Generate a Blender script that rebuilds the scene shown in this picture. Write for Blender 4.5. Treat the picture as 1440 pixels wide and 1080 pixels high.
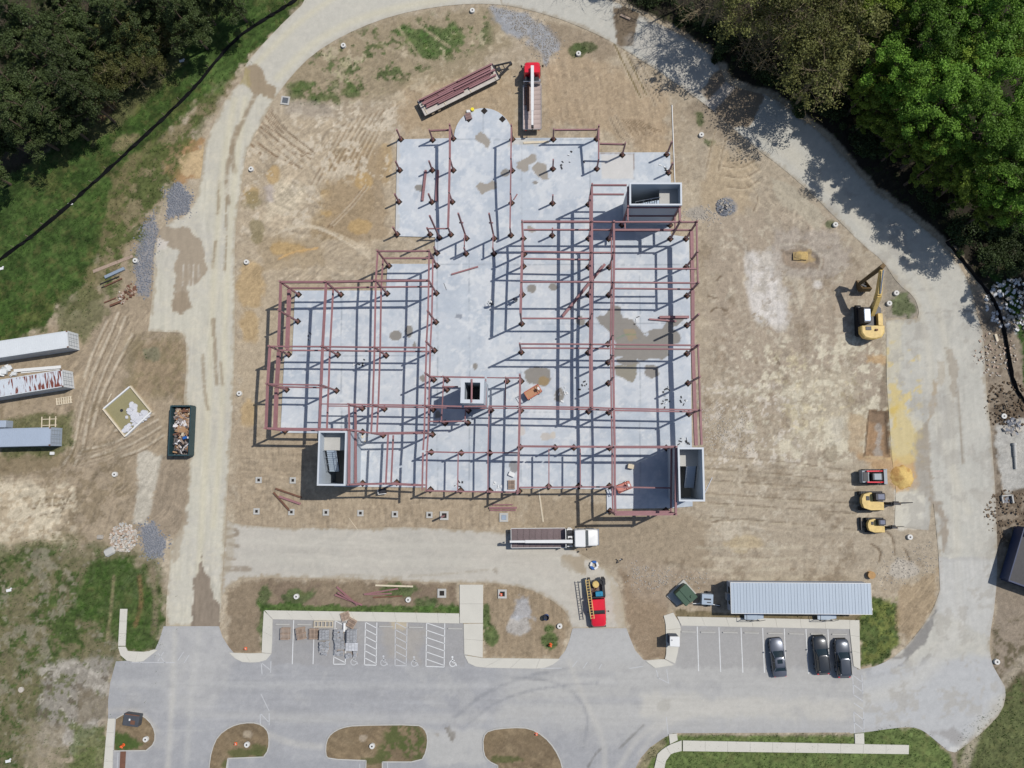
import bpy, math, random
import numpy as np
from mathutils import Vector, Matrix

for o in list(bpy.data.objects):
    bpy.data.objects.remove(o, do_unlink=True)
random.seed(7)
RNG = np.random.default_rng(7)
SC = bpy.context.scene
COL = SC.collection

# ------------------------------------------------------------------ camera
H = 104.0            # drone height in metres
F = 1080.0           # focal length in photo pixels (1440 wide)
NX, NY = 761.0, 653.0  # the point of the photo straight under the drone
_w = Vector(((NX - 720) / F, (NY - 540) / F, 1.0)).normalized()
_x = Vector((1, 0, 0)); _x = (_x - _x.dot(_w) * _w).normalized()
_z = -_w
_y = _z.cross(_x)
M_CW = Matrix((_x, _y, _z))           # camera (right, down, forward) -> world
cam = bpy.data.objects.new('camera', bpy.data.cameras.new('camera'))
COL.objects.link(cam)
cam.data.sensor_width = 36.0
cam.data.lens = 36.0 * F / 1440.0
cam.data.clip_start = 1.0
cam.data.clip_end = 6000.0
_r = M_CW @ Vector((1, 0, 0)); _u = M_CW @ Vector((0, -1, 0)); _b = M_CW @ Vector((0, 0, -1))
_m = Matrix((_r, _u, _b)).transposed().to_4x4()
_m.translation = Vector((0, 0, H))
cam.matrix_world = _m
SC.camera = cam


def P(px, py, z=0.0):
    """plan position (metres) of a point read off the photo, at height z"""
    d = M_CW @ Vector(((px - 720) / F, (py - 540) / F, 1.0))
    t = (z - H) / d.z
    return Vector((d.x * t, d.y * t, z))


MW = np.array(M_CW)


def PN(px, py, z=0.0):
    d = np.stack([(px - 720) / F, (py - 540) / F, np.ones_like(px)], -1) @ MW.T
    t = (z - H) / d[..., 2]
    return d[..., 0] * t, d[..., 1] * t


def TOPX(x, y, z=0.0):
    """inverse of PN"""
    w = np.stack([x, y, np.full_like(x, z - H)], -1) @ MW
    return 720 + F * w[..., 0] / w[..., 2], 540 + F * w[..., 1] / w[..., 2]


# ------------------------------------------------------------------ light
def _sun_dir():
    b = P(420, 414.4, 0.15)
    s = P(376.6, 435.2, 0.0)
    return Vector((b.x - s.x, b.y - s.y, 7.7)).normalized()


SUN = _sun_dir()
ELEV = math.asin(SUN.z)
AZ = math.atan2(SUN.x, SUN.y)
world = bpy.data.worlds.new('World'); SC.world = world
world.use_nodes = True
_nt = world.node_tree
_sky = _nt.nodes.new('ShaderNodeTexSky'); _sky.sky_type = 'NISHITA'
_sky.sun_disc = False
_sky.sun_elevation = ELEV
_sky.sun_rotation = AZ
_nt.links.new(_sky.outputs[0], _nt.nodes['Background'].inputs[0])
_nt.nodes['Background'].inputs[1].default_value = 0.098
sl = bpy.data.lights.new('sun', 'SUN'); sl.energy = 3.98; sl.angle = math.radians(0.53)
sl.color = (1.0, 0.965, 0.91)
so = bpy.data.objects.new('sun', sl); COL.objects.link(so)
so.rotation_euler = SUN.to_track_quat('Z', 'Y').to_euler()
so.location = SUN * 150
SC.view_settings.view_transform = 'Standard'
SC.view_settings.look = 'None'
SC.view_settings.exposure = 0.0
SC.view_settings.gamma = 1.0
SC.view_settings.use_curve_mapping = False
SC.render.engine = 'CYCLES'
SC.cycles.max_bounces = 5
SC.cycles.diffuse_bounces = 3
SC.cycles.glossy_bounces = 2
SC.cycles.transmission_bounces = 3
SC.cycles.transparent_max_bounces = 4
SC.cycles.use_denoising = True

# ------------------------------------------------------------------ helpers
KEXP = 1.38


def lin(c):
    c = np.asarray(c, float) / 255.0
    return np.where(c <= 0.04045, c / 12.92, ((c + 0.055) / 1.055) ** 2.4)


def A(r, g, b):
    """albedo of a surface that the sunlit photo shows as sRGB r,g,b"""
    return np.clip(lin((r, g, b)) / KEXP, 0.002, 0.86)


def _hash(xi, yi, s):
    h = (xi * 374761393 + yi * 668265263 + s * 974634779) & 0xFFFFFFFF
    h = ((h ^ (h >> 13)) * 1274126177) & 0xFFFFFFFF
    return ((h ^ (h >> 16)) & 0xFFFF) / 65535.0


def vnoise(x, y, s=0):
    xi = np.floor(x).astype(np.int64); yi = np.floor(y).astype(np.int64)
    fx = x - xi; fy = y - yi
    fx = fx * fx * (3 - 2 * fx); fy = fy * fy * (3 - 2 * fy)
    a = _hash(xi, yi, s); b = _hash(xi + 1, yi, s); c = _hash(xi, yi + 1, s); d = _hash(xi + 1, yi + 1, s)
    return (a * (1 - fx) + b * fx) * (1 - fy) + (c * (1 - fx) + d * fx) * fy


def fbm(x, y, sc, s=0, o=4):
    t = 0; a = 1.0; n = 0
    for i in range(o):
        t = t + a * vnoise(x / sc + 17.3 * i, y / sc - 9.1 * i, s + i); n += a
        a *= 0.55; sc = sc / 2.03
    return t / n * 2 - 1       # about -1..1


def sstep(a, b, x):
    t = np.clip((x - a) / (b - a), 0, 1)
    return t * t * (3 - 2 * t)


def sdist(poly, X, Y):
    """signed distance (negative inside) to a closed polygon"""
    d = np.full(X.shape, 1e18); ins = np.zeros(X.shape, bool)
    n = len(poly)
    for i in range(n):
        ax, ay = poly[i]; bx, by = poly[(i + 1) % n]
        ex, ey = bx - ax, by - ay
        wx, wy = X - ax, Y - ay
        t = np.clip((wx * ex + wy * ey) / max(ex * ex + ey * ey, 1e-9), 0, 1)
        d = np.minimum(d, (wx - ex * t) ** 2 + (wy - ey * t) ** 2)
        if ay != by:
            c = (ay > Y) != (by > Y)
            ins ^= c & (X < ex * (Y - ay) / (by - ay) + ax)
    return np.where(ins, -1, 1) * np.sqrt(d)


def ldist(line, X, Y):
    d = np.full(X.shape, 1e18)
    for (ax, ay), (bx, by) in zip(line[:-1], line[1:]):
        ex, ey = bx - ax, by - ay
        wx, wy = X - ax, Y - ay
        t = np.clip((wx * ex + wy * ey) / max(ex * ex + ey * ey, 1e-9), 0, 1)
        d = np.minimum(d, (wx - ex * t) ** 2 + (wy - ey * t) ** 2)
    return np.sqrt(d)


def curve(pts, closed=False, it=2):
    pts = [tuple(p) for p in pts]
    for _ in range(it):
        out = [] if closed else [pts[0]]
        n = len(pts)
        for i in range(n if closed else n - 1):
            a = pts[i]; b = pts[(i + 1) % n]
            out.append((a[0] * .75 + b[0] * .25, a[1] * .75 + b[1] * .25))
            out.append((a[0] * .25 + b[0] * .75, a[1] * .25 + b[1] * .75))
        if not closed:
            out.append(pts[-1])
        pts = out
    return pts


def ell(cx, cy, rx, ry, n=18, rot=0):
    r = math.radians(rot)
    return [(cx + rx * math.cos(t) * math.cos(r) - ry * math.sin(t) * math.sin(r),
             cy + rx * math.cos(t) * math.sin(r) + ry * math.sin(t) * math.cos(r))
            for t in [2 * math.pi * i / n for i in range(n)]]


class Paint:
    """albedo of a ground sheet, point by point (photo-plan coordinates)"""

    def __init__(self, X, Y):
        self.X, self.Y = X, Y
        self.pit = np.zeros(X.shape); self.c = np.zeros(X.shape + (3,)); self.h = np.zeros(X.shape); self.g = np.zeros(X.shape)
        self.n1 = fbm(X, Y, 46, 11, 5); self.n2 = fbm(X, Y, 13, 23, 4); self.n3 = fbm(X, Y, 4.0, 31, 3)
        self.n4 = fbm(X, Y, 2.2, 57, 2)

    def _sub(self, pts, pad):
        xs = [p[0] for p in pts]; ys = [p[1] for p in pts]
        return (self.X > min(xs) - pad) & (self.X < max(xs) + pad) & (self.Y > min(ys) - pad) & (self.Y < max(ys) + pad)

    def base(self, cols, sc=60):
        a = sstep(-.5, .5, self.n1 + .5 * self.n2)[..., None]
        b = sstep(-.1, .6, self.n2 + .6 * self.n3)[..., None]
        self.c = (cols[0] * (1 - a) + cols[1] * a) * (1 - b * .45) + cols[2] * b * .45

    def area(self, poly, col, soft=5, rag=6, op=1.0, grass=None, rag2=2.0):
        soft *= .5; rag *= 1.25
        k = self._sub(poly, soft + rag * 1.5 + 3)
        if not k.any():
            return
        X, Y = self.X[k], self.Y[k]
        d = sdist(poly, X, Y) + rag * self.n2[k] + rag2 * self.n3[k]
        m = sstep(soft, -soft, d) * op
        self.c[k] = self.c[k] * (1 - m[:, None]) + np.asarray(col) * m[:, None]
        if grass is not None:
            self.g[k] = self.g[k] * (1 - m) + grass * m

    def blotch(self, poly, col, lo=0.0, hi=.35, soft=15, op=1.0, w=(.5, .6, .35), grass=None, seed=0):
        """col where the noise runs high, inside poly"""
        k = self._sub(poly, soft + 2)
        if not k.any():
            return
        X, Y = self.X[k], self.Y[k]
        n = w[0] * fbm(X + seed * 71, Y - seed * 37, 34, 5 + seed, 4) + w[1] * fbm(X - seed * 13, Y + seed * 57, 11, 7 + seed, 4) + w[2] * self.n3[k]
        hi = lo + (hi - lo) * .5
        m = sstep(lo, hi, n) * sstep(soft, -soft, sdist(poly, X, Y)) * op
        self.c[k] = self.c[k] * (1 - m[:, None]) + np.asarray(col) * m[:, None]
        if grass is not None:
            self.g[k] = self.g[k] * (1 - m) + grass * m

    def fringe(self, poly, col, w=5, op=.8, lo=-.2, hi=.5):
        """loose soil creeping in over the rim of a sheet"""
        d = -sdist(poly, self.X, self.Y)
        m = sstep(w, 0, d + w * .9 * self.n2 + w * .7 * self.n3) * op
        self.c = self.c * (1 - m[:, None]) + np.asarray(col) * m[:, None]

    def streak(self, poly, ang, amt=.12, ln=26, wd=1.7, soft=14, bend=6, seed=0, lift=.05):
        k = self._sub(poly, soft + 2)
        if not k.any():
            return
        X, Y = self.X[k], self.Y[k]
        X = X + bend * fbm(X, Y, 60, 41 + seed, 2); Y = Y + bend * fbm(X, Y, 55, 43 + seed, 2)
        a = math.radians(ang)
        u = X * math.cos(a) + Y * math.sin(a); v = -X * math.sin(a) + Y * math.cos(a)
        n = fbm(u / ln, v / wd, 1.0, 61 + seed, 2) + .55 * fbm(u / (ln * .5), v / (wd * 2.4), 1.0, 67 + seed, 2)
        n = n * (.45 + .9 * vnoise(X / 23, Y / 23, 71 + seed))
        m = sstep(soft, -soft, sdist(poly, self.X[k], self.Y[k]))
        self.c[k] *= (1 + 1.75 * amt * n * m)[:, None]
        self.h[k] += lift * n * m

    def line(self, pts, w, col, op=.6, soft=1.2, lift=0.0, brk=.35, smooth=True):
        p = curve(pts) if smooth else pts
        k = self._sub(p, w + soft + 4)
        if not k.any():
            return
        d = ldist(p, self.X[k], self.Y[k]) + .8 * self.n3[k]
        m = sstep(w / 2 + soft, max(w / 2 - soft, 0), d) * op * (1 - brk * (self.n2[k] > .25) - brk * .6 * (self.n3[k] > .3))
        m = np.clip(m, 0, 1)
        self.c[k] = self.c[k] * (1 - m[:, None]) + np.asarray(col) * m[:, None]
        self.h[k] += lift * m

    def track(self, pts, gap=9, w=3.2, col=None, op=.55, treads=True):
        """a pair of wheel or crawler marks with paler squeezed-up rims"""
        p = curve(pts)
        col = A(126, 108, 84) if col is None else col
        for s in (-.5, .5):
            q = []
            for i in range(len(p)):
                a = p[max(i - 1, 0)]; b = p[min(i + 1, len(p) - 1)]
                dx, dy = b[0] - a[0], b[1] - a[1]; L = math.hypot(dx, dy) or 1
                q.append((p[i][0] - dy / L * gap * s, p[i][1] + dx / L * gap * s))
            self.line(q, w + 3.0, A(206, 190, 164), op * .7, 1.2, .03, .2, smooth=False)
            self.line(q, w * .8, col, min(op * 1.35, .95), .8, -.07, .15, smooth=False)


# ---- mesh builder
class MB:
    def __init__(self):
        self.v = []; self.f = []; self.mi = []; self.cur = 0

    def m(self, i):
        self.cur = i; return self

    def add(self, vs, fs):
        o = len(self.v)
        self.v.extend([tuple(v) for v in vs])
        for f in fs:
            self.f.append([i + o for i in f]); self.mi.append(self.cur)
        return self

    def box(self, c, s, rz=0, M=None):
        x, y, z = s[0] / 2, s[1] / 2, s[2] / 2
        vs = [Vector((a * x, b * y, d * z)) for d in (-1, 1) for a, b in ((-1, -1), (1, -1), (1, 1), (-1, 1))]
        R = M if M is not None else Matrix.Rotation(rz, 3, 'Z')
        vs = [R @ v + Vector(c) for v in vs]
        return self.add(vs, [(3, 2, 1, 0), (4, 5, 6, 7), (0, 1, 5, 4), (1, 2, 6, 5), (2, 3, 7, 6), (3, 0, 4, 7)])

    def rbox(self, x0, x1, y0, y1, z0, z1, bev=.08, top=True, rz=0, c=(0, 0, 0)):
        """box with chamfered upright edges and top edges"""
        def ring(i, z):
            b = bev
            return [(x0 + i, y0 + b, z), (x0 + b, y0 + i, z), (x1 - b, y0 + i, z), (x1 - i, y0 + b, z),
                    (x1 - i, y1 - b, z), (x1 - b, y1 - i, z), (x0 + b, y1 - i, z), (x0 + i, y1 - b, z)]
        rs = [ring(0, z0), ring(0, z1 - bev if top else z1)]
        if top:
            rs.append(ring(bev * .7, z1))
        if rz or c != (0, 0, 0):
            R = Matrix.Rotation(rz, 3, 'Z')
            rs = [[R @ Vector(p) + Vector(c) for p in r] for r in rs]
        return self.loft(rs)

    def loft(self, rings, cap=True):
        n = len(rings[0]); vs = [p for r in rings for p in r]; fs = []
        for i in range(len(rings) - 1):
            for j in range(n):
                k = (j + 1) % n
                fs.append((i * n + j, i * n + k, (i + 1) * n + k, (i + 1) * n + j))
        if cap:
            fs.append(tuple(reversed(range(n)))); fs.append(tuple(range((len(rings) - 1) * n, len(rings) * n)))
        return self.add(vs, fs)

    def frame(self, p0, p1):
        d = Vector(p1) - Vector(p0); L = d.length; d.normalize()
        up = Vector((0, 0, 1)) if abs(d.z) < .95 else Vector((0, 1, 0))
        s = up.cross(d).normalized(); u = d.cross(s)
        return Vector(p0), Vector(p1), d, s, u, L

    def bar(self, p0, p1, w, h=None):
        h = h or w
        a, b, d, s, u, L = self.frame(p0, p1)
        r = lambda p: [p - s * w / 2 - u * h / 2, p + s * w / 2 - u * h / 2, p + s * w / 2 + u * h / 2, p - s * w / 2 + u * h / 2]
        return self.loft([r(a), r(b)])

    def taper(self, p0, p1, w0, h0, w1, h1):
        a, b, d, s, u, L = self.frame(p0, p1)
        r = lambda p, w, h: [p - s * w / 2 - u * h / 2, p + s * w / 2 - u * h / 2, p + s * w / 2 + u * h / 2, p - s * w / 2 + u * h / 2]
        return self.loft([r(a, w0, h0), r(b, w1, h1)])

    def cyl(self, p0, p1, r0, r1=None, n=12, cap=True):
        r1 = r0 if r1 is None else r1
        a, b, d, s, u, L = self.frame(p0, p1)
        rg = lambda p, r: [p + (s * math.cos(2 * math.pi * i / n) + u * math.sin(2 * math.pi * i / n)) * r for i in range(n)]
        return self.loft([rg(a, r0), rg(b, r1)], cap)

    def prism(self, poly, z0, z1):
        ar = sum(poly[i][0] * poly[(i + 1) % len(poly)][1] - poly[(i + 1) % len(poly)][0] * poly[i][1] for i in range(len(poly)))
        if ar < 0:
            poly = list(reversed(poly))
        return self.loft([[(p[0], p[1], z0) for p in poly], [(p[0], p[1], z1) for p in poly]])

    def ibeam(self, p0, p1, w, d, tf=.03, tw=.03):
        a, b, dd, s, u, L = self.frame(p0, p1)
        pr = [(-w / 2, -d / 2), (w / 2, -d / 2), (w / 2, -d / 2 + tf), (tw / 2, -d / 2 + tf), (tw / 2, d / 2 - tf), (w / 2, d / 2 - tf),
              (w / 2, d / 2), (-w / 2, d / 2), (-w / 2, d / 2 - tf), (-tw / 2, d / 2 - tf), (-tw / 2, -d / 2 + tf), (-w / 2, -d / 2 + tf)]
        r = lambda p: [p + s * x + u * y for x, y in pr]
        return self.loft([r(a), r(b)])

    def mesh(self, name, mats, smooth=False):
        me = bpy.data.meshes.new(name)
        me.from_pydata(self.v, [], self.f)
        if not isinstance(mats, (list, tuple)):
            mats = [mats]
        for x in mats:
            me.materials.append(x)
        if len(mats) > 1:
            me.polygons.foreach_set('material_index', self.mi)
        if smooth:
            me.shade_smooth(); me.set_sharp_from_angle(angle=math.radians(42))
        me.update()
        return me

    def build(self, name, mats, parent=None, smooth=False, loc=None, rz=0):
        o = bpy.data.objects.new(name, self.mesh(name, mats, smooth)); COL.objects.link(o)
        if parent:
            o.parent = parent
        if loc is not None:
            o.location = loc
        if rz:
            o.rotation_euler.z = rz
        return o


def inst(name, me, parent=None, loc=(0, 0, 0), rz=0, scale=None, M=None):
    o = bpy.data.objects.new(name, me); COL.objects.link(o)
    if parent:
        o.parent = parent
    if M is not None:
        o.matrix_basis = M
    else:
        o.location = loc; o.rotation_euler.z = rz
        if scale:
            o.scale = scale
    return o


def tag(o, label, cat, group=None):
    o['label'] = label; o['category'] = cat
    if group:
        o['group'] = group
    return o


def thing(name, label, cat, loc=(0, 0, 0), rz=0, group=None):
    o = bpy.data.objects.new(name, None); COL.objects.link(o)
    o.empty_display_size = .3
    o.location = loc; o.rotation_euler.z = rz
    return tag(o, label, cat, group)


def dup(root, loc, rz=0, label=None, group=None, scale=None):
    r = root.copy(); COL.objects.link(r); r.location = loc; r.rotation_euler.z = rz
    if label:
        r['label'] = label
    if group:
        r['group'] = group
    if scale:
        r.scale = scale
    for ch in list(root.children):
        c = ch.copy(); COL.objects.link(c); c.parent = r
        for g in list(ch.children):
            d = g.copy(); COL.objects.link(d); d.parent = c
    return r


def struct(o):
    o['kind'] = 'structure'; return o


def stuff(o):
    o['kind'] = 'stuff'; return o


def hd(p0, p1, z=0):
    a = P(*p0, z); b = P(*p1, z)
    return math.atan2(b.y - a.y, b.x - a.x)


# ---- materials
def mat(name, rgb, rough=.6, metal=0.0, var=.14, scale=2.5, bump=0.0, spec=.4, fine=14.0, coat=0.0, rnd=0.0):
    m = bpy.data.materials.new(name); m.use_nodes = True
    nt = m.node_tree; N = nt.nodes; L = nt.links
    b = N['Principled BSDF']
    b.inputs['Roughness'].default_value = rough; b.inputs['Metallic'].default_value = metal
    b.inputs['Specular IOR Level'].default_value = spec
    b.inputs['Coat Weight'].default_value = coat; b.inputs['Coat Roughness'].default_value = .08
    tc = N.new('ShaderNodeTexCoord'); n1 = N.new('ShaderNodeTexNoise'); n2 = N.new('ShaderNodeTexNoise')
    n1.inputs['Scale'].default_value = scale; n1.inputs['Detail'].default_value = 5
    n2.inputs['Scale'].default_value = scale * fine; n2.inputs['Detail'].default_value = 3
    L.new(tc.outputs['Object'], n1.inputs['Vector']); L.new(tc.outputs['Object'], n2.inputs['Vector'])
    ad = N.new('ShaderNodeMath'); ad.operation = 'ADD'
    L.new(n1.outputs['Fac'], ad.inputs[0]); L.new(n2.outputs['Fac'], ad.inputs[1])
    mr = N.new('ShaderNodeMapRange')
    mr.inputs['From Min'].default_value = .6; mr.inputs['From Max'].default_value = 1.4
    mr.inputs['To Min'].default_value = 1 - var; mr.inputs['To Max'].default_value = 1 + var
    L.new(ad.outputs[0], mr.inputs['Value'])
    sc = N.new('ShaderNodeVectorMath'); sc.operation = 'SCALE'
    sc.inputs[0].default_value = tuple(rgb)
    if rnd:
        oi = N.new('ShaderNodeObjectInfo'); r2 = N.new('ShaderNodeMapRange')
        r2.inputs['To Min'].default_value = 1 - rnd; r2.inputs['To Max'].default_value = 1 + rnd
        L.new(oi.outputs['Random'], r2.inputs['Value'])
        mu = N.new('ShaderNodeMath'); mu.operation = 'MULTIPLY'
        L.new(mr.outputs[0], mu.inputs[0]); L.new(r2.outputs[0], mu.inputs[1]); L.new(mu.outputs[0], sc.inputs['Scale'])
    else:
        L.new(mr.outputs[0], sc.inputs['Scale'])
    L.new(sc.outputs[0], b.inputs['Base Color'])
    if bump:
        bp = N.new('ShaderNodeBump'); bp.inputs['Strength'].default_value = bump; bp.inputs['Distance'].default_value = .03
        L.new(n2.outputs['Fac'], bp.inputs['Height']); L.new(bp.outputs[0], b.inputs['Normal'])
    return m


def ground_mat(name, rough=.95, amt=.10, bump=.35, fine=(1.6, 6.0), dist=.05):
    """albedo comes from the sheet's own 'albedo' attribute, with grain on top"""
    m = bpy.data.materials.new(name); m.use_nodes = True
    nt = m.node_tree; N = nt.nodes; L = nt.links
    b = N['Principled BSDF']; b.inputs['Roughness'].default_value = rough; b.inputs['Specular IOR Level'].default_value = .2
    at = N.new('ShaderNodeAttribute'); at.attribute_name = 'albedo'
    tc = N.new('ShaderNodeTexCoord')
    n1 = N.new('ShaderNodeTexNoise'); n1.inputs['Scale'].default_value = fine[0]; n1.inputs['Detail'].default_value = 6; n1.inputs['Roughness'].default_value = .7
    n2 = N.new('ShaderNodeTexNoise'); n2.inputs['Scale'].default_value = fine[1]; n2.inputs['Detail'].default_value = 3; n2.inputs['Roughness'].default_value = .7
    L.new(tc.outputs['Object'], n1.inputs['Vector']); L.new(tc.outputs['Object'], n2.inputs['Vector'])
    ad = N.new('ShaderNodeMath'); ad.operation = 'ADD'
    L.new(n1.outputs['Fac'], ad.inputs[0]); L.new(n2.outputs['Fac'], ad.inputs[1])
    mr = N.new('ShaderNodeMapRange')
    mr.inputs['From Min'].default_value = .65; mr.inputs['From Max'].default_value = 1.35
    mr.inputs['To Min'].default_value = 1 - amt; mr.inputs['To Max'].default_value = 1 + amt
    mr.clamp = False
    L.new(ad.outputs[0], mr.inputs['Value'])
    sc = N.new('ShaderNodeVectorMath'); sc.operation = 'SCALE'
    L.new(at.outputs['Vector'], sc.inputs[0]); L.new(mr.outputs[0], sc.inputs['Scale'])
    L.new(sc.outputs[0], b.inputs['Base Color'])
    bp = N.new('ShaderNodeBump'); bp.inputs['Strength'].default_value = bump; bp.inputs['Distance'].default_value = dist
    L.new(ad.outputs[0], bp.inputs['Height']); L.new(bp.outputs[0], b.inputs['Normal'])
    return m


def np_mesh(name, V, Fq, mats, attr=None, nv=4, smooth=False):
    me = bpy.data.meshes.new(name)
    me.vertices.add(len(V)); me.vertices.foreach_set('co', np.ascontiguousarray(V, np.float32).ravel())
    me.loops.add(Fq.size); me.loops.foreach_set('vertex_index', np.ascontiguousarray(Fq, np.int32).ravel())
    me.polygons.add(len(Fq))
    me.polygons.foreach_set('loop_start', np.arange(len(Fq), dtype=np.int32) * nv)
    if attr is not None:
        a = me.attributes.new('albedo', 'FLOAT_COLOR', 'POINT')
        c = np.ones((len(V), 4), np.float32); c[:, :3] = attr
        a.data.foreach_set('color', c.ravel())
    for x in (mats if isinstance(mats, (list, tuple)) else [mats]):
        me.materials.append(x)
    me.update(calc_edges=True)
    me.polygons.foreach_set('use_smooth', np.full(len(Fq), smooth))
    return me


def sheet(name, poly, z, paint, material, step=.24, relief=0.0, skirt=0.0, parent=None):
    """a thin sheet that fills a plan polygon (photo-plan outline), painted point by point"""
    W = [P(x, y, z) for x, y in poly]
    wp = [(p.x, p.y) for p in W]
    x0 = min(p[0] for p in wp); x1 = max(p[0] for p in wp); y0 = min(p[1] for p in wp); y1 = max(p[1] for p in wp)
    nx = int((x1 - x0) / step) + 3; ny = int((y1 - y0) / step) + 3
    gx = x0 - step * .7 + np.arange(nx) * step; gy = y0 - step * .7 + np.arange(ny) * step
    X, Y = np.meshgrid(gx, gy)
    cx = (X[:-1, :-1] + step / 2); cy = (Y[:-1, :-1] + step / 2)
    keep = sdist(wp, cx, cy) < 0
    idx = np.arange(nx * ny).reshape(ny, nx)
    q = np.stack([idx[:-1, :-1], idx[:-1, 1:], idx[1:, 1:], idx[1:, :-1]], -1)[keep]
    cnt = np.zeros(nx * ny, int)
    np.add.at(cnt, q.ravel(), 1)
    VX = X.ravel().copy(); VY = Y.ravel().copy()
    edge = np.where((cnt > 0) & (cnt < 4))[0]
    # pull the rim onto the outline
    ex, ey = VX[edge], VY[edge]
    bd = np.full(len(edge), 1e18); bx = ex.copy(); by = ey.copy()
    n = len(wp)
    for i in range(n):
        ax, ay = wp[i]; qx, qy = wp[(i + 1) % n]
        dx, dy = qx - ax, qy - ay
        t = np.clip(((ex - ax) * dx + (ey - ay) * dy) / max(dx * dx + dy * dy, 1e-9), 0, 1)
        px, py = ax + dx * t, ay + dy * t
        d = (px - ex) ** 2 + (py - ey) ** 2
        s = d < bd
        bd[s] = d[s]; bx[s] = px[s]; by[s] = py[s]
    VX[edge] = bx; VY[edge] = by
    used = np.where(cnt > 0)[0]
    re = np.zeros(nx * ny, int); re[used] = np.arange(len(used))
    VX = VX[used]; VY = VY[used]; q = re[q]
    px, py = TOPX(VX, VY, z)
    p = Paint(px, py); paint(p)
    zz = np.full(len(VX), z) + (p.h * relief if relief else 0)
    me = np_mesh(name, np.stack([VX, VY, zz], -1), q, material, np.clip(p.c, .004, .85), smooth=True)
    o = bpy.data.objects.new(name, me); COL.objects.link(o)
    if parent:
        o.parent = parent
    if skirt:
        mb = MB(); mb.prism(wp, z - skirt, z - .006)
        s = mb.build('edge', M_CONC, o)
    return o

# ------------------------------------------------------------------ materials
M_GROUND = ground_mat('soil', .95, .20, .55, (1.6, 5.5), .08)
M_ROAD = ground_mat('dusty_road', .93, .09, .3, (1.3, 6.0), .02)
M_SLABTOP = ground_mat('slab_concrete', .75, .05, .12, (.8, 6.0), .01)
M_WALK = mat('pavement_concrete', A(214, 210, 198), .85, var=.07, scale=.6)
M_CONC = mat('concrete', A(196, 194, 188), .85, var=.10, scale=.8)
M_STEEL = mat('primer_red_steel', A(156, 112, 114), .6, var=.24, scale=.5, rnd=.10)
M_RUST = mat('rusty_steel', A(120, 84, 66), .8, var=.3, scale=1.5)
M_WHITE = mat('white_paint', A(240, 240, 238), .4, var=.05, scale=1.2)
M_MARK = mat('road_marking', A(226, 227, 226), .8, var=.16, scale=2.0)
M_MARKF = mat('worn_road_marking', A(200, 201, 202), .85, var=.12, scale=3.0)
M_BLACK = mat('black_rubber', (.012, .012, .013), .75, var=.3, scale=3)
M_DARK = mat('dark_steel', (.03, .03, .034), .5, .3, var=.3, scale=3)
M_GLASS = mat('dark_glass', (.012, .022, .026), .06, 0, var=.1, spec=.7)
M_CHROME = mat('bright_metal', (.55, .56, .58), .25, .9, var=.1)
M_GALV = mat('galvanised_metal', A(176, 190, 204), .38, .35, var=.10, scale=.7)
M_ROOF = mat('trailer_roof', A(184, 196, 208), .42, .1, var=.06, scale=.5, rnd=.03)
M_RED = mat('red_paint', (.58, .012, .028), .3, var=.08, coat=.6)
M_WOOD = mat('weathered_wood', A(178, 156, 138), .85, var=.25, scale=3, rnd=.15)
M_WOODL = mat('pale_timber', A(222, 208, 182), .8, var=.14, scale=3, rnd=.1)
M_YEL = mat('machine_yellow', (.56, .40, .14), .55, var=.30, scale=2.2)
M_BLOCK = mat('concrete_block', A(206, 208, 212), .9, var=.12, scale=4, rnd=.16)
M_SHAFT = mat('shaft_board', A(196, 206, 216), .6, var=.06, scale=.7)
M_RIM = mat('shaft_rim', A(212, 217, 222), .5, var=.03)
M_GRN = mat('dumpster_green', (.022, .05, .058), .5, var=.2, scale=1.5)
M_FABRIC = mat('black_filter_fabric', (.006, .006, .007), .85, var=.4, scale=2, spec=.2)
M_BLUE = mat('blue_plastic', (.02, .10, .33), .4, var=.1)
M_TEAL = mat('teal_tank', (.02, .20, .34), .4, var=.1)
M_ORANGE = mat('orange_plastic', (.70, .12, .03), .5, var=.1)
M_GREYM = mat('grey_machine', A(150, 156, 162), .5, .1, var=.1)
M_SHADED_SOIL = mat('recess_shaded_soil', (.020, .016, .013), .9, var=.4, scale=3, bump=.6)  # soil colour darkened to stand in for the shade of a recess
M_ROCK = mat('broken_rock', A(190, 182, 170), .9, var=.3, scale=3, rnd=.2, bump=.4)
M_GRAVEL = mat('blue_grey_gravel', A(140, 143, 150), .9, var=.3, scale=6)
M_BARK = mat('bark', A(106, 90, 76), .9, var=.3, scale=2.5, bump=.5)
M_TWIG = mat('bare_twigs', A(140, 126, 100), .9, var=.35, scale=.6)


def leaf_mat(name, rgb, var=.55, tr=.3):
    m = mat(name, rgb, .6, var=var, scale=.55, spec=.25, fine=7, rnd=.34)
    nt = m.node_tree; N = nt.nodes; L = nt.links
    b = N['Principled BSDF']; out = N['Material Output']
    src = b.inputs['Base Color'].links[0].from_socket
    t = N.new('ShaderNodeBsdfTranslucent'); L.new(src, t.inputs['Color'])
    mx = N.new('ShaderNodeMixShader'); mx.inputs[0].default_value = tr
    L.new(b.outputs[0], mx.inputs[1]); L.new(t.outputs[0], mx.inputs[2]); L.new(mx.outputs[0], out.inputs['Surface'])
    return m


M_LEAF = leaf_mat('spring_leaves', (.125, .235, .030))
M_LEAF2 = leaf_mat('yellow_green_leaves', (.185, .26, .036))
M_OLIVE = leaf_mat('budding_leaves', (.13, .135, .042))
M_PINE = leaf_mat('pine_needles', (.058, .082, .026), tr=.18)
M_BUSH = leaf_mat('bush_leaves', (.040, .060, .018), tr=.2)
M_GRASS = leaf_mat('grass_blades', (.036, .080, .012), tr=.25)

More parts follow.
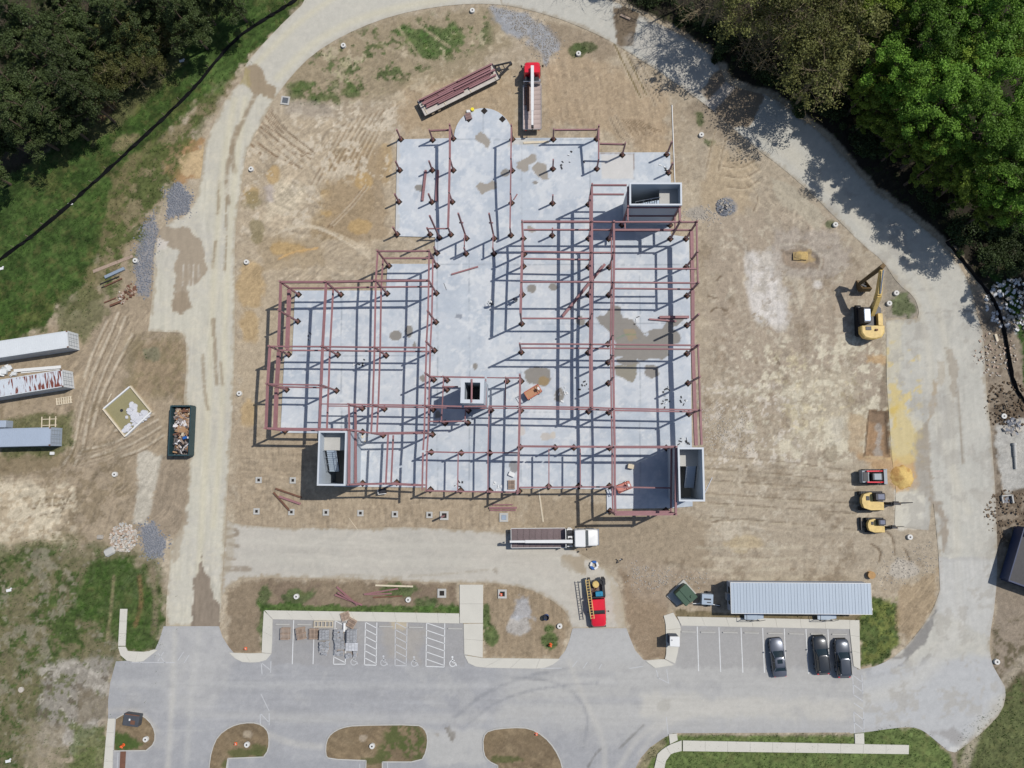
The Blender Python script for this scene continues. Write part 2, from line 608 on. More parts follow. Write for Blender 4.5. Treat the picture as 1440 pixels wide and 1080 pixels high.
DIRT = [A(186, 170, 144), A(170, 153, 128), A(206, 192, 168)]
GREEN = A(56, 86, 28); GREEN2 = A(84, 98, 52); OLIVE = A(120, 114, 80); MUD = A(142, 128, 110); DMUD = A(116, 102, 86)
PALE = A(204, 192, 170); OCHRE = A(192, 162, 110); CLAY = A(188, 136, 78); GRAV = A(142, 144, 150); GREYD = A(168, 156, 140)
ALLP = [(-300, -300), (1740, -300), (1740, 1380), (-300, 1380)]
FOREST_L = [(-320, -320), (330, -320), (300, -20), (268, 40), (240, 70), (200, 108), (150, 138), (112, 180), (60, 218), (0, 250), (-320, 360)]
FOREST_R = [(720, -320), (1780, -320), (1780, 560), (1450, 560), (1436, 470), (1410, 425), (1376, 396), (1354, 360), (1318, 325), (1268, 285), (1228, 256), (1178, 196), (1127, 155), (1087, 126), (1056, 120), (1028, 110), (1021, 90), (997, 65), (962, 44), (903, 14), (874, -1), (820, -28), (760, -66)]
GRASS_L = [(-320, 330), (0, 246), (60, 214), (112, 176), (150, 134), (200, 104), (250, 62), (280, 20), (300, -30), (330, -300), (470, -300), (440, -10), (400, 30), (345, 92), (300, 128), (255, 165), (232, 190), (196, 240), (165, 318), (140, 360), (128, 400), (84, 430), (60, 462), (0, 486), (-320, 520)]
GRASS_SW = [(-320, 700), (0, 775), (60, 765), (130, 770), (180, 778), (215, 790), (234, 830), (232, 880), (180, 935), (120, 940), (70, 1010), (40, 1080), (30, 1400), (-320, 1400)]


def paint_ground(p):
    p.base(DIRT)
    X, Y = p.X, p.Y
    # building yard soil: warmer on the left, greyer on the right
    p.area([(960, 60), (1290, 330), (1330, 780), (1200, 840), (800, 840), (780, 740), (980, 700), (990, 330)], A(178, 164, 142), 40, 20, .75)
    p.area([(1000, 300), (1180, 300), (1230, 480), (1240, 560), (1130, 640), (1000, 500)], A(172, 156, 136), 30, 20, .6)
    p.blotch([(1010, 310), (1200, 320), (1245, 480), (1245, 800), (1000, 800), (990, 520)], A(198, 186, 164), .05, .45, 25, .75, seed=2)
    p.area([(1046, 350), (1095, 355), (1112, 440), (1098, 464), (1070, 452), (1050, 410)], A(206, 198, 186), 9, 12, .85)
    p.area([(1105, 530), (1190, 520), (1220, 600), (1175, 640), (1110, 620)], A(196, 184, 158), 25, 14, .6)
    p.area([(1165, 585), (1185, 585), (1182, 632), (1166, 628)], A(204, 196, 176), 6, 6, .7)
    p.area([(1000, 200), (1060, 230), (1050, 300), (985, 290)], A(186, 164, 130), 20, 12, .6)
    p.area([(790, 60), (935, 130), (945, 250), (850, 180), (770, 180), (765, 90)], A(178, 154, 122), 18, 10, .7)
    p.streak([(765, 70), (940, 130), (945, 240), (765, 190)], 80, .10, 30, 2.2, 10, 6, 3)
    p.area([(560, 110), (720, 100), (735, 190), (560, 190)], A(180, 154, 118), 20, 10, .6)
    # west strip of the building yard
    p.area([(340, 150), (560, 180), (560, 330), (520, 350), (400, 390), (380, 600), (335, 600), (335, 240)], A(188, 170, 142), 22, 12, .8)
    p.area([(470, 205), (528, 200), (528, 290), (495, 340), (440, 335), (455, 260)], A(170, 146, 106), 14, 10, .75)
    for e in ((470, 300, 12, 8), (505, 255, 14, 9), (460, 272, 8, 6), (405, 350, 28, 15), (352, 400, 20, 34), (352, 460, 14, 24), (540, 230, 10, 30), (350, 580, 12, 20)):
        p.area(ell(*e), A(188, 158, 108), 7, 6, .7)
    p.area([(382, 250), (440, 262), (410, 305), (372, 310)], A(214, 200, 172), 14, 9, .55)
    p.streak([(345, 150), (555, 180), (555, 400), (345, 400)], -38, .15, 40, 2.0, 12, 16, 5)
    p.streak([(395, 270), (560, 280), (560, 400), (395, 400)], 8, .13, 46, 2.4, 16, 12, 6)
    p.streak([(345, 190), (470, 190), (470, 330), (345, 330)], 50, .14, 30, 1.8, 14, 22, 7)
    p.area([(472, 210), (540, 205), (545, 330), (500, 345), (450, 330), (462, 262)], A(168, 146, 114), 10, 8, .75)
    p.area([(360, 330), (450, 332), (455, 372), (372, 380)], A(170, 150, 118), 8, 8, .7)
    for e in ((512, 255, 12, 12), (506, 318, 16, 10), (458, 301, 9, 5), (402, 350, 26, 9), (352, 275, 12, 14), (384, 245, 9, 14)):
        p.area(ell(*e), A(192, 160, 106), 4, 4, .8)
    for e in ((354, 282, 12, 16), (360, 325, 12, 16)):
        p.area(ell(*e), A(142, 130, 92), 5, 6, .7)
    p.area(ell(380, 272, 8, 12), A(186, 174, 166), 5, 5, .7)
    for k in range(9):
        x0 = 436 + k * 9
        p.line([(x0, 262 - k * 3), (x0 + 22, 222 - k * 4), (x0 + 50, 172 - k * 3)], 1.7, A(146, 124, 96), .65, .7, -.05, .35)
        p.line([(x0 + 3, 262 - k * 3), (x0 + 25, 222 - k * 4), (x0 + 53, 172 - k * 3)], 1.7, A(214, 198, 172), .5, .8, .02, .35)
    for k in range(8):
        p.line([(388 + k * 4, 330 - k * 3), (430 + k * 5, 312 + k * 2), (480 + k * 6, 330 + k * 5), (520, 352 + k * 2)], 1.6, A(216, 200, 172), .55, .8, .02, .4)
    for q in ([(378, 155), (392, 172), (401, 184)], [(374, 162), (388, 178), (398, 187)], [(368, 172), (395, 192), (420, 210), (440, 219)], [(366, 178), (392, 200), (418, 218), (438, 222)], [(362, 200), (390, 222), (424, 236)], [(352, 202), (364, 214), (370, 218)], [(462, 318), (490, 290), (512, 262)], [(466, 320), (494, 292), (516, 264)]):
        p.line(q, 2.2, A(132, 106, 78), .95, .7, -.09, .1); p.line([(x + 2.4, y - 2.2) for x, y in q], 2.0, A(214, 196, 166), .7, .8, .02, .1)
    p.line([(392, 364), (412, 354), (446, 349)], 2.4, A(214, 172, 110), .9, .8, .02, .1)
    p.blotch([(400, 150), (560, 140), (560, 260), (440, 250)], A(214, 200, 176), .06, .2, 14, .7, seed=91)
    p.blotch([(335, 180), (450, 200), (450, 330), (335, 330)], A(210, 196, 172), .1, .24, 14, .65, seed=92)
    # south strip of the yard
    p.area([(335, 600), (600, 615), (610, 690), (730, 690), (730, 745), (330, 745)], A(172, 153, 126), 12, 6, .7)
    p.streak([(335, 610), (730, 680), (730, 745), (330, 745)], 86, .11, 20, 2.0, 8, 3, 8)
    p.streak([(335, 600), (460, 610), (440, 690), (340, 700)], 4, .12, 26, 2.2, 10, 5, 18)
    p.area([(735, 690), (990, 730), (1000, 800), (880, 800), (790, 770), (735, 740)], A(158, 140, 114), 14, 8, .6)
    for q in (ell(1075, 415, 22, 42), ell(1060, 375, 10, 22), ell(1092, 440, 16, 18), ell(1150, 400, 6, 6)):
        p.blotch(q, A(216, 209, 200), -.25, .15, 5, .95, seed=81)
    p.blotch([(1040, 480), (1240, 470), (1245, 640), (1120, 660), (1030, 600)], A(214, 204, 178), -.02, .2, 14, .85, seed=82)
    p.blotch([(1080, 500), (1200, 480), (1215, 590), (1100, 620)], A(208, 194, 158), .12, .3, 10, .7, seed=83)
    p.area([(1090, 320), (1175, 325), (1200, 370), (1170, 395), (1085, 390)], A(176, 165, 152), 8, 8, .7)
    p.streak([(1100, 290), (1140, 290), (1145, 325), (1100, 325)], 80, .3, 16, 1.5, 4, 3, 84, .08)
    p.streak([(1040, 200), (1180, 330), (1130, 340), (1010, 240)], 40, .22, 12, 1.6, 8, 8, 85, .08)
    p.area([(1085, 250), (1120, 265), (1165, 305), (1150, 325), (1120, 300), (1090, 280)], A(188, 178, 156), 5, 6, .7)
    for q in ([(1010, 232), (1040, 238), (1062, 225)], [(1016, 246), (1046, 252), (1068, 238)], [(1022, 262), (1050, 266), (1066, 254)], [(1052, 262), (1068, 276), (1060, 296)]):
        p.line(q, 1.6, A(142, 124, 100), .8, .7, -.08, .1)
        p.line([(x + 2.5, y + 2.5) for x, y in q], 2.0, A(212, 194, 164), .6, .9, .02, .1)
    for q in ([(1000, 438), (1010, 430), (1022, 438)], [(996, 416), (1010, 420)], [(1008, 394), (1014, 388)], [(1090, 500), (1096, 512)], [(1036, 660), (1050, 656)], [(1002, 735), (1016, 730), (1030, 733)], [(1238, 745), (1256, 752), (1258, 780)], [(1226, 765), (1240, 775), (1236, 790)], [(1270, 770), (1280, 785), (1276, 800)]):
        p.line(q, 2.6, A(120, 102, 80), .85, .9, -.10, .2)
    p.area(ell(1270, 800, 20, 12), A(196, 188, 174), 6, 8, .7)
    p.area(ell(1045, 765, 26, 10), A(196, 176, 138), 6, 6, .7)
    p.blotch([(985, 560), (1080, 560), (1080, 645), (985, 645)], A(132, 114, 92), .0, .2, 10, .55, (.1, .5, .9), seed=86)
    p.blotch([(985, 540), (1120, 540), (1130, 650), (1000, 660)], A(214, 204, 188), .14, .28, 10, .7, (.2, .7, .6), seed=87)
    for yy, xx0 in ((548, 1000), (585, 1080), (612, 1100), (630, 1030), (770, 980), (785, 990), (812, 1000), (800, 960)):
        p.line([(xx0, yy), (xx0 + 70, yy + 3), (xx0 + 150, yy - 1)], 3.5, A(206, 194, 168), .5, 2, .01, .5)
    # right-hand dark clumps of damp soil
    p.blotch([(960, 330), (1250, 330), (1250, 800), (960, 800)], A(134, 116, 92), .22, .5, 20, .5, seed=9)
    p.streak([(985, 640), (1215, 640), (1215, 770), (985, 800)], 2, .10, 60, 3.0, 18, 5, 9)
    p.streak([(1000, 300), (1180, 320), (1200, 640), (1000, 620)], 80, .07, 34, 3.0, 25, 12, 19)
    # the strip along the lower road and the kerb islands
    p.area([(318, 835), (350, 815), (640, 820), (648, 864), (372, 862), (366, 918), (322, 915)], A(140, 122, 98), 6, 5, .85)
    p.blotch([(365, 815), (640, 820), (646, 866), (365, 862)], A(128, 110, 92), -.05, .35, 8, .7, seed=4)
    for e in ((420, 838, 22, 12), (372, 870, 9, 45), (600, 850, 15, 9), (560, 830, 30, 8), (620, 856, 30, 6)):
        p.area(ell(*e), A(76, 100, 54), 5, 7, .75, 1.0)
    p.area([(365, 850), (646, 853), (646, 866), (365, 861)], A(78, 104, 50), 2.5, 5, .9, 1.0)
    p.area([(680, 820), (740, 826), (790, 850), (803, 880), (786, 925), (680, 925)], A(154, 134, 106), 5, 4, .8)
    p.streak([(680, 820), (800, 830), (800, 925), (680, 925)], 88, .12, 22, 2.2, 6, 4, 31)
    p.area(ell(730, 880, 17, 15), A(186, 182, 176), 4, 4, .8)
    p.area([(725, 840), (745, 838), (748, 872), (718, 870)], A(182, 184, 188), 5, 6, .7)
    for e in ((775, 900, 11, 13), (775, 884, 8, 6), (690, 895, 10, 16), (683, 870, 5, 20)):
        p.area(ell(*e), A(80, 104, 54), 3, 4, .85, 1.0)
    p.area([(870, 800), (935, 830), (940, 925), (905, 928), (885, 895), (880, 850)], A(150, 128, 102), 6, 4, .8)
    p.area([(870, 780), (1020, 810), (1020, 860), (940, 850), (890, 840)], A(168, 150, 128), 16, 8, .7)
    p.blotch([(870, 780), (1320, 785), (1320, 830), (870, 830)], A(124, 106, 84), .1, .45, 10, .5, seed=6)
    p.area([(1208, 872), (1228, 838), (1262, 848), (1264, 905), (1240, 932), (1210, 936)], A(78, 96, 46), 5, 7, .95, 1.0)
    p.blotch([(1208, 850), (1262, 840), (1266, 905), (1215, 938)], A(112, 118, 62), .0, .2, 4, .7, grass=1.0, seed=97)
    p.area([(1262, 830), (1320, 800), (1318, 850), (1275, 912), (1262, 880)], A(168, 146, 114), 8, 6, .8)
    p.streak([(1255, 820), (1320, 800), (1318, 860), (1270, 915)], -50, .12, 24, 2.0, 6, 4, 12)
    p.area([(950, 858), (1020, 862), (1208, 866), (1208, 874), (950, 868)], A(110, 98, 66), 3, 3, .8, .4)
    # north-west corner: weeds on the inside of the bend
    p.area([(400, 110), (450, 68), (540, 28), (690, 10), (720, 60), (640, 110), (560, 130), (470, 150), (405, 140)], A(158, 142, 112), 14, 8, .8)
    p.blotch([(405, 105), (450, 70), (540, 28), (690, 14), (690, 60), (600, 100), (480, 148), (405, 140)], A(84, 98, 58), .0, .32, 10, .9, grass=.9, seed=12)
    p.area([(548, 40), (640, 35), (660, 52), (625, 82), (585, 80)], A(78, 104, 52), 6, 8, .85, 1.0)
    for e in ((422, 122, 16, 10), (455, 138, 18, 8), (490, 128, 14, 10)):
        p.area(ell(*e), A(84, 102, 56), 5, 7, .8, 1.0)
    for q in (([(560, 38), (596, 88)]), ([(582, 30), (632, 66)]), ([(500, 50), (600, 88)])):
        p.line(q, 4, A(176, 160, 132), .7, 1.5)
    p.area([(405, 138), (470, 148), (470, 165), (400, 160)], A(170, 158, 142), 10, 6, .6)
    p.streak([(450, 100), (640, 90), (590, 150), (440, 200)], -30, .15, 26, 2.2, 14, 8, 14)
    p.blotch([(430, 60), (720, 40), (720, 110), (500, 160)], A(206, 190, 160), .15, .45, 14, .55, seed=15)
    # north: gravel apron and wet ground by the red lorry
    p.area([(690, 10), (745, 20), (770, 40), (790, 62), (768, 90), (760, 75), (735, 52), (712, 48)], A(160, 164, 170), 7, 7, .85)
    p.area([(765, 30), (850, 50), (875, 72), (845, 85), (790, 66)], A(150, 132, 108), 8, 5, .7)
    p.area([(1000, 130), (1020, 160), (1045, 200), (990, 190), (960, 150)], A(150, 134, 112), 10, 6, .7)
    for e in ((825, 66, 18, 8), (812, 72, 14, 9), (985, 168, 6, 10), (996, 200, 7, 4)):
        p.area(ell(*e), A(78, 92, 54), 4, 6, .8, .9)
    p.track([(868, 60), (885, 95), (905, 135)], 9, 2.6, A(120, 104, 60), .7)
    p.track([(884, 70), (908, 110), (925, 145)], 8, 2.4)
    p.track([(862, 165), (875, 190), (888, 200)], 8, 2.2)
    for i in range(6):
        x = 876 + i * 4
        p.line([(x, 168), (x + 10 + i * 2, 180), (x + 14 + i * 4, 190 - i)], 1.8, A(120, 98, 70), .6, .8, -.02)
    p.track([(1016, 180), (1008, 210), (1002, 238)], 17, 3.0, A(140, 122, 96), .5)
    p.track([(377, 160), (390, 180), (410, 196), (440, 220)], 10, 2.6, A(134, 112, 84), .7)
    p.track([(366, 178), (390, 205), (424, 232)], 9, 2.4, A(134, 112, 84), .5)
    p.track([(376, 152), (392, 172), (400, 184)], 7, 2.2, A(134, 112, 84), .55)
    for y0, y1 in ((652, 664), (670, 680), (686, 690), (705, 708), (718, 722), (738, 745)):
        p.line([(985, y0 - 12), (1100, y0 - 4), (1206, y1)], 2.2, A(122, 104, 80), .55, 1.0, -.02, .5)
        p.line([(985, y0 - 9), (1100, y0 - 1), (1206, y1 + 3)], 1.6, A(196, 182, 154), .4, 1.0, .01, .5)
    # puddled ochre pit and spoil on the east side
    p.area([(1098, 350), (1140, 348), (1158, 365), (1150, 380), (1104, 376)], A(150, 132, 112), 4, 5, .8)
    p.area([(1116, 352), (1138, 352), (1144, 364), (1134, 368), (1118, 364)], A(194, 166, 112), 2.5, 6, .7)
    p.line([(1098, 345), (1130, 342), (1158, 362), (1152, 378)], 3, A(210, 200, 180), .6, 1.5, .05)
    p.area([(1245, 450), (1262, 450), (1265, 560), (1300, 600), (1290, 640), (1300, 700), (1262, 690), (1244, 600)], A(206, 196, 168), 7, 8, .85)
    p.area([(1248, 560), (1288, 600), (1292, 650), (1250, 645)], A(218, 196, 134), 8, 8, .7)
    p.area([(1205, 640), (1290, 640), (1298, 672), (1260, 690), (1230, 668)], A(194, 154, 104), 10, 7, .7)
    p.area([(1222, 576), (1250, 578), (1252, 642), (1217, 640)], A(158, 128, 96), 2.0, 3, .95)
    p.area([(1224, 578), (1248, 580), (1248, 598), (1222, 600)], A(132, 112, 92), 3, 3, .7)
    p.area([(1224, 595), (1246, 600), (1244, 620), (1222, 625)], A(172, 138, 102), 5, 5, .7)
    p.area([(1196, 582), (1218, 590), (1214, 640), (1196, 635)], A(186, 160, 124), 6, 6, .7)
    p.pit += .45 * sstep(1.5, -2.5, sdist([(1224, 577), (1248, 579), (1250, 640), (1219, 639)], X, Y)) + .3 * sstep(1.5, -3, sdist([(1102, 355), (1148, 354), (1152, 374), (1106, 372)], X, Y))
    p.area([(1236, 596), (1243, 600), (1240, 640), (1232, 640)], A(176, 170, 160), 3, 5, .7)
    p.line([(1222, 576), (1219, 610), (1216, 642)], 2.2, A(96, 78, 60), .9, .8, -.1, .1)
    p.line([(1216, 642), (1250, 646)], 1.8, A(196, 172, 130), .8, .8, .03, .2)
    p.area([(1218, 500), (1246, 500), (1246, 512), (1218, 512)], A(196, 158, 106), 4, 5, .7)
    p.area([(1238, 540), (1250, 500), (1250, 572), (1238, 575)], A(128, 110, 90), 3, 4, .7)
    p.area([(1258, 690), (1298, 692), (1305, 745), (1260, 742)], A(214, 208, 192), 5, 6, .85)
    p.area([(1245, 370), (1285, 415), (1292, 436), (1284, 448), (1245, 448)], A(150, 142, 128), 4, 4, .8)
    p.area([(1254, 412), (1275, 412), (1285, 436), (1278, 446), (1256, 440)], A(92, 104, 66), 5, 7, .85, .8)
    p.area(ell(1168, 315, 8, 6), A(86, 98, 62), 4, 4, .8, .7)
    p.area(ell(1022, 292, 14, 12), A(152, 150, 150), 4, 4, .8)
    p.area(ell(980, 300, 14, 10), A(160, 156, 150), 6, 6, .6)
    # right-hand verge
    p.area([(1366, 400), (1440, 470), (1780, 470), (1780, 1380), (1300, 1380), (1330, 1060), (1400, 1000), (1395, 930), (1402, 785), (1392, 600), (1380, 470)], A(150, 136, 118), 6, 5, .9)
    p.blotch([(1380, 440), (1460, 480), (1460, 600), (1392, 600)], A(112, 98, 82), -.1, .3, 8, .8, seed=21)
    p.blotch([(1395, 570), (1470, 580), (1470, 780), (1400, 780)], A(104, 90, 74), -.05, .3, 6, .85, seed=22)
    p.area([(1398, 600), (1440, 588), (1500, 590), (1500, 690), (1412, 690), (1402, 650)], A(196, 194, 186), 6, 7, .8)
    p.area([(1388, 385), (1420, 420), (1436, 480), (1446, 560), (1480, 560), (1480, 420)], A(74, 92, 50), 6, 6, .9, .8)
    p.area([(1400, 400), (1470, 395), (1480, 470), (1432, 465), (1412, 430)], A(196, 196, 196), 5, 9, .8)
    p.area([(1346, 1030), (1420, 960), (1500, 930), (1780, 930), (1780, 1380), (1330, 1380)], A(86, 96, 54), 14, 10, .9, 1.0)
    p.blotch([(1395, 880), (1470, 860), (1470, 1000), (1400, 990)], A(92, 84, 60), -.1, .3, 6, .8, grass=.5, seed=23)
    p.line([(1440, 925), (1400, 975), (1372, 1030), (1355, 1080)], 14, A(178, 166, 146), .75, 4)
    # lawn at the bottom right
    p.area([(892, 1084), (912, 1052), (941, 1033), (1202, 1032), (1258, 1023), (1290, 1024), (1312, 1038), (1337, 1062), (1350, 1120), (880, 1120)], A(92, 110, 58), 5, 4, .95, 1.0)
    p.area([(890, 1085), (905, 1058), (932, 1038), (938, 1046), (918, 1066), (908, 1085)], A(148, 136, 110), 3, 3, .8)
    p.area([(960, 1031), (1200, 1031), (1200, 1035), (960, 1034)], A(150, 138, 116), 2, 3, .7)
    # west yard
    p.area([(-320, 500), (0, 488), (110, 440), (170, 350), (210, 300), (262, 520), (258, 740), (180, 780), (60, 770), (0, 780), (-320, 760)], A(166, 148, 122), 20, 12, .85)
    p.area([(-320, 660), (0, 675), (90, 690), (100, 760), (50, 800), (-320, 820)], A(196, 178, 148), 18, 14, .8)
    p.area([(190, 480), (258, 480), (262, 560), (180, 548)], A(154, 134, 104), 14, 10, .8)
    p.area([(-320, 640), (0, 640), (105, 632), (110, 650), (0, 676), (-320, 690)], A(140, 124, 94), 10, 8, .8)
    p.area([(196, 635), (230, 640), (215, 700), (208, 738), (186, 738)], A(204, 196, 178), 5, 5, .85)
    p.area([(228, 640), (268, 640), (262, 740), (225, 760), (212, 735)], A(156, 140, 118), 7, 6, .85)
    for q in ([(166, 440), (150, 480), (128, 530), (112, 580), (104, 630), (88, 655)], [(176, 446), (162, 486), (140, 535), (124, 585), (116, 632), (104, 654)], [(150, 452), (132, 490), (118, 530)], [(186, 470), (160, 520), (140, 560), (130, 600)]):
        p.line(q, 3.2, A(204, 190, 166), .75, 1.2, .02, .2); p.line([(x + 3.4, y + .6) for x, y in q], 1.8, A(132, 114, 90), .75, .8, -.08, .2)
    for q in ([(222, 590), (190, 610), (150, 626), (118, 632)], [(226, 600), (196, 620), (160, 634), (128, 642)], [(216, 582), (186, 598), (160, 606)], [(230, 612), (200, 632), (170, 642)], [(60, 700), (80, 696), (96, 702)], [(46, 712), (70, 708), (92, 706)], [(30, 726), (60, 722), (90, 712)]):
        p.line(q, 3.0, A(206, 192, 168), .7, 1.0, .02, .2); p.line([(x, y + 3.0) for x, y in q], 2.0, A(126, 108, 84), .75, .8, -.08, .2)
    p.blotch([(180, 470), (258, 470), (262, 560), (170, 560)], A(138, 124, 92), -.1, .2, 10, .7, seed=88)
    p.area(ell(212, 497, 12, 8), A(110, 116, 92), 5, 7, .6, .5)
    p.blotch([(-100, 560), (150, 560), (190, 700), (120, 780), (-100, 780)], A(128, 112, 84), .1, .25, 14, .55, seed=89)
    p.blotch([(-100, 670), (110, 680), (100, 780), (-100, 800)], A(214, 200, 172), .0, .2, 12, .8, seed=90)
    p.streak([(100, 430), (262, 440), (262, 740), (60, 760)], -60, .15, 30, 2.4, 18, 14, 16)
    p.streak([(0, 660), (110, 650), (120, 790), (0, 790)], -12, .12, 40, 2.6, 14, 10, 17)
    p.track([(165, 460), (130, 530), (112, 590), (98, 640)], 16, 3.2, A(150, 132, 108), .5)
    p.track([(220, 600), (160, 635), (110, 650)], 12, 3.0, A(140, 122, 98), .5)
    p.area([(225, 210), (270, 190), (285, 200), (284, 250), (250, 255), (228, 245)], A(176, 138, 92), 4, 7, .9)
    p.area([(245, 220), (285, 205), (284, 250), (262, 248)], A(206, 180, 136), 4, 8, .85)
    p.area([(234, 270), (250, 258), (268, 275), (266, 300), (236, 306)], GRAV, 3, 4, .9)
    p.area([(202, 320), (215, 300), (222, 340), (208, 415), (195, 412), (190, 372)], GRAV, 5, 6, .75)
    p.area([(196, 742), (216, 735), (226, 752), (236, 760), (228, 784), (206, 782)], GRAV, 3, 4, .9)
    # green belt
    p.area(GRASS_L, GREEN, 8, 12, .95, 1.0)
    p.blotch(GRASS_L, A(88, 92, 50), .04, .4, 10, .75, grass=.8, seed=30)
    p.blotch(GRASS_L, A(42, 62, 24), .1, .4, 10, .7, grass=1.0, seed=31)
    p.streak(GRASS_L, -38, .16, 30, 2.4, 12, 8, 32, 0)
    p.area([(110, 178), (150, 130), (240, 66), (262, 84), (200, 150), (130, 200)], A(104, 102, 68), 8, 9, .75, .6)
    p.area([(130, 160), (158, 140), (166, 150), (140, 170)], A(150, 116, 88), 5, 5, .7)
    p.area([(165, 235), (262, 165), (300, 130), (340, 100), (318, 128), (270, 190), (232, 255), (215, 300), (190, 320), (150, 400), (120, 440), (96, 440), (140, 350)], A(124, 114, 80), 10, 12, .85, .55)
    p.blotch([(130, 300), (240, 170), (330, 100), (300, 150), (220, 300), (150, 440)], A(76, 90, 44), -.12, .25, 10, .85, grass=.9, seed=33)
    p.area([(80, 420), (130, 400), (156, 440), (120, 480), (80, 470)], A(92, 98, 60), 12, 12, .7, .8)
    p.area(ell(175, 200, 22, 8, rot=-30), A(150, 134, 104), 6, 7, .6)
    p.area([(265, 70), (300, 88), (330, 100), (310, 130), (270, 118)], A(88, 112, 58), 12, 9, .6, 1.0)
    p.area([(0, 588), (100, 580), (105, 620), (90, 640), (0, 642)], A(96, 100, 62), 8, 8, .8, .8)
    # south-west rough grass
    p.area(GRASS_SW, A(108, 104, 72), 44, 22, .9, .6)
    p.blotch(GRASS_SW, A(68, 88, 42), -.12, .25, 16, .9, grass=1.0, seed=35)
    p.blotch([(-20, 780), (240, 780), (240, 940), (150, 1090), (-20, 1090)], A(122, 114, 86), .05, .4, 14, .75, grass=.5, seed=36)
    p.blotch(GRASS_SW, A(144, 136, 116), .1, .4, 12, .7, grass=.2, seed=37)
    p.area([(130, 790), (180, 785), (225, 830), (228, 912), (180, 912), (140, 880), (95, 860)], A(64, 88, 38), 10, 10, .85, 1.0)
    p.area([(70, 930), (155, 928), (154, 1010), (120, 1040), (60, 1060), (55, 1000)], A(156, 149, 137), 12, 9, .9, .1)
    p.blotch([(50, 925), (156, 925), (150, 1090), (40, 1090)], A(96, 100, 62), .0, .3, 10, .8, grass=.8, seed=38)
    p.blotch([(55, 930), (156, 930), (150, 1060), (50, 1060)], A(186, 178, 164), .12, .3, 8, .8, grass=.0, seed=39)
    p.blotch([(55, 930), (156, 930), (150, 1080), (50, 1080)], A(104, 94, 78), .2, .34, 8, .8, grass=.0, seed=40)
    p.area([(110, 965), (152, 980), (152, 1012), (108, 1020)], A(132, 120, 98), 8, 7, .7, .1)
    p.area([(40, 1010), (90, 1020), (80, 1400), (30, 1400)], A(150, 138, 114), 12, 12, .7, .2)
    p.area([(100, 1020), (148, 1022), (146, 1400), (100, 1400)], A(96, 106, 62), 8, 8, .8, .9)
    p.line([(160, 810), (156, 860), (150, 900)], 4, A(158, 144, 112), .6, 2)
    p.line([(196, 810), (200, 850), (190, 880)], 6, A(138, 108, 76), .6, 2)
    p.line([(214, 800), (220, 850), (216, 890)], 8, A(136, 122, 100), .7, 3)
    # floors of the woods: leaf litter, the east one with tree shade painted in
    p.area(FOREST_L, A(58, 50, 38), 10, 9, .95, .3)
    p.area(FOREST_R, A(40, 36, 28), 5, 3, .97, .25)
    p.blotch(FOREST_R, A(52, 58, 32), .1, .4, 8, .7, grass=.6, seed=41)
    p.area([(1388, 385), (1416, 418), (1434, 470), (1446, 560), (1462, 560), (1450, 470), (1428, 415), (1404, 385)], A(62, 92, 36), 4, 4, .9, 1.0)
    p.blotch([(1425, 400), (1520, 400), (1520, 560), (1450, 560), (1440, 480)], A(120, 110, 92), .0, .25, 5, .7, seed=43)
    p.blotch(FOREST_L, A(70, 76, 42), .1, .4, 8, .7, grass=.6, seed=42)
    p.area([(862, 20), (905, 22), (888, 66), (868, 62)], A(112, 98, 80), 4, 4, .8)
    lum = (p.c @ np.array([.3, .55, .15]))[:, None]; k = (.09 * (1 - p.g))[:, None]; p.c = p.c * (1 - k) + lum * k
    # open country beyond the frame
    cl = sstep(.30, .62, vnoise(X / 3.1, Y / 3.1, 91) * .5 + vnoise(X / 1.4, Y / 1.4, 92) * .25 + .30 * sstep(.0, .5, p.n2 + .5 * p.n1) - .10)
    lt = sstep(.62, .8, vnoise(X / 2.3, Y / 2.3, 95) * .6 + vnoise(X / 6.1, Y / 6.1, 96) * .4)
    p.c *= (1.03 + .10 * p.n3 + .07 * p.n4 + .10 * p.n2 + .08 * p.n1 - .20 * cl * (1 - p.g) + .13 * lt * (1 - p.g))[:, None]
    gg = p.g[:, None]
    tf = vnoise(X / 4.3, Y / 4.3, 93) * .6 + vnoise(X / 1.7, Y / 1.7, 94) * .4
    p.c *= 1 + gg * (.30 * p.n3 + .30 * p.n4 + .9 * (tf - .5))[:, None]
    dry = .35 * gg * sstep(.1, .6, p.n2 + .4 * p.n3)[:, None]
    p.c = p.c * (1 - dry) + dry * A(112, 108, 66)
    p.h += .02 * p.n3 + .015 * p.n4 + .03 * p.n2


GPAINT = {}


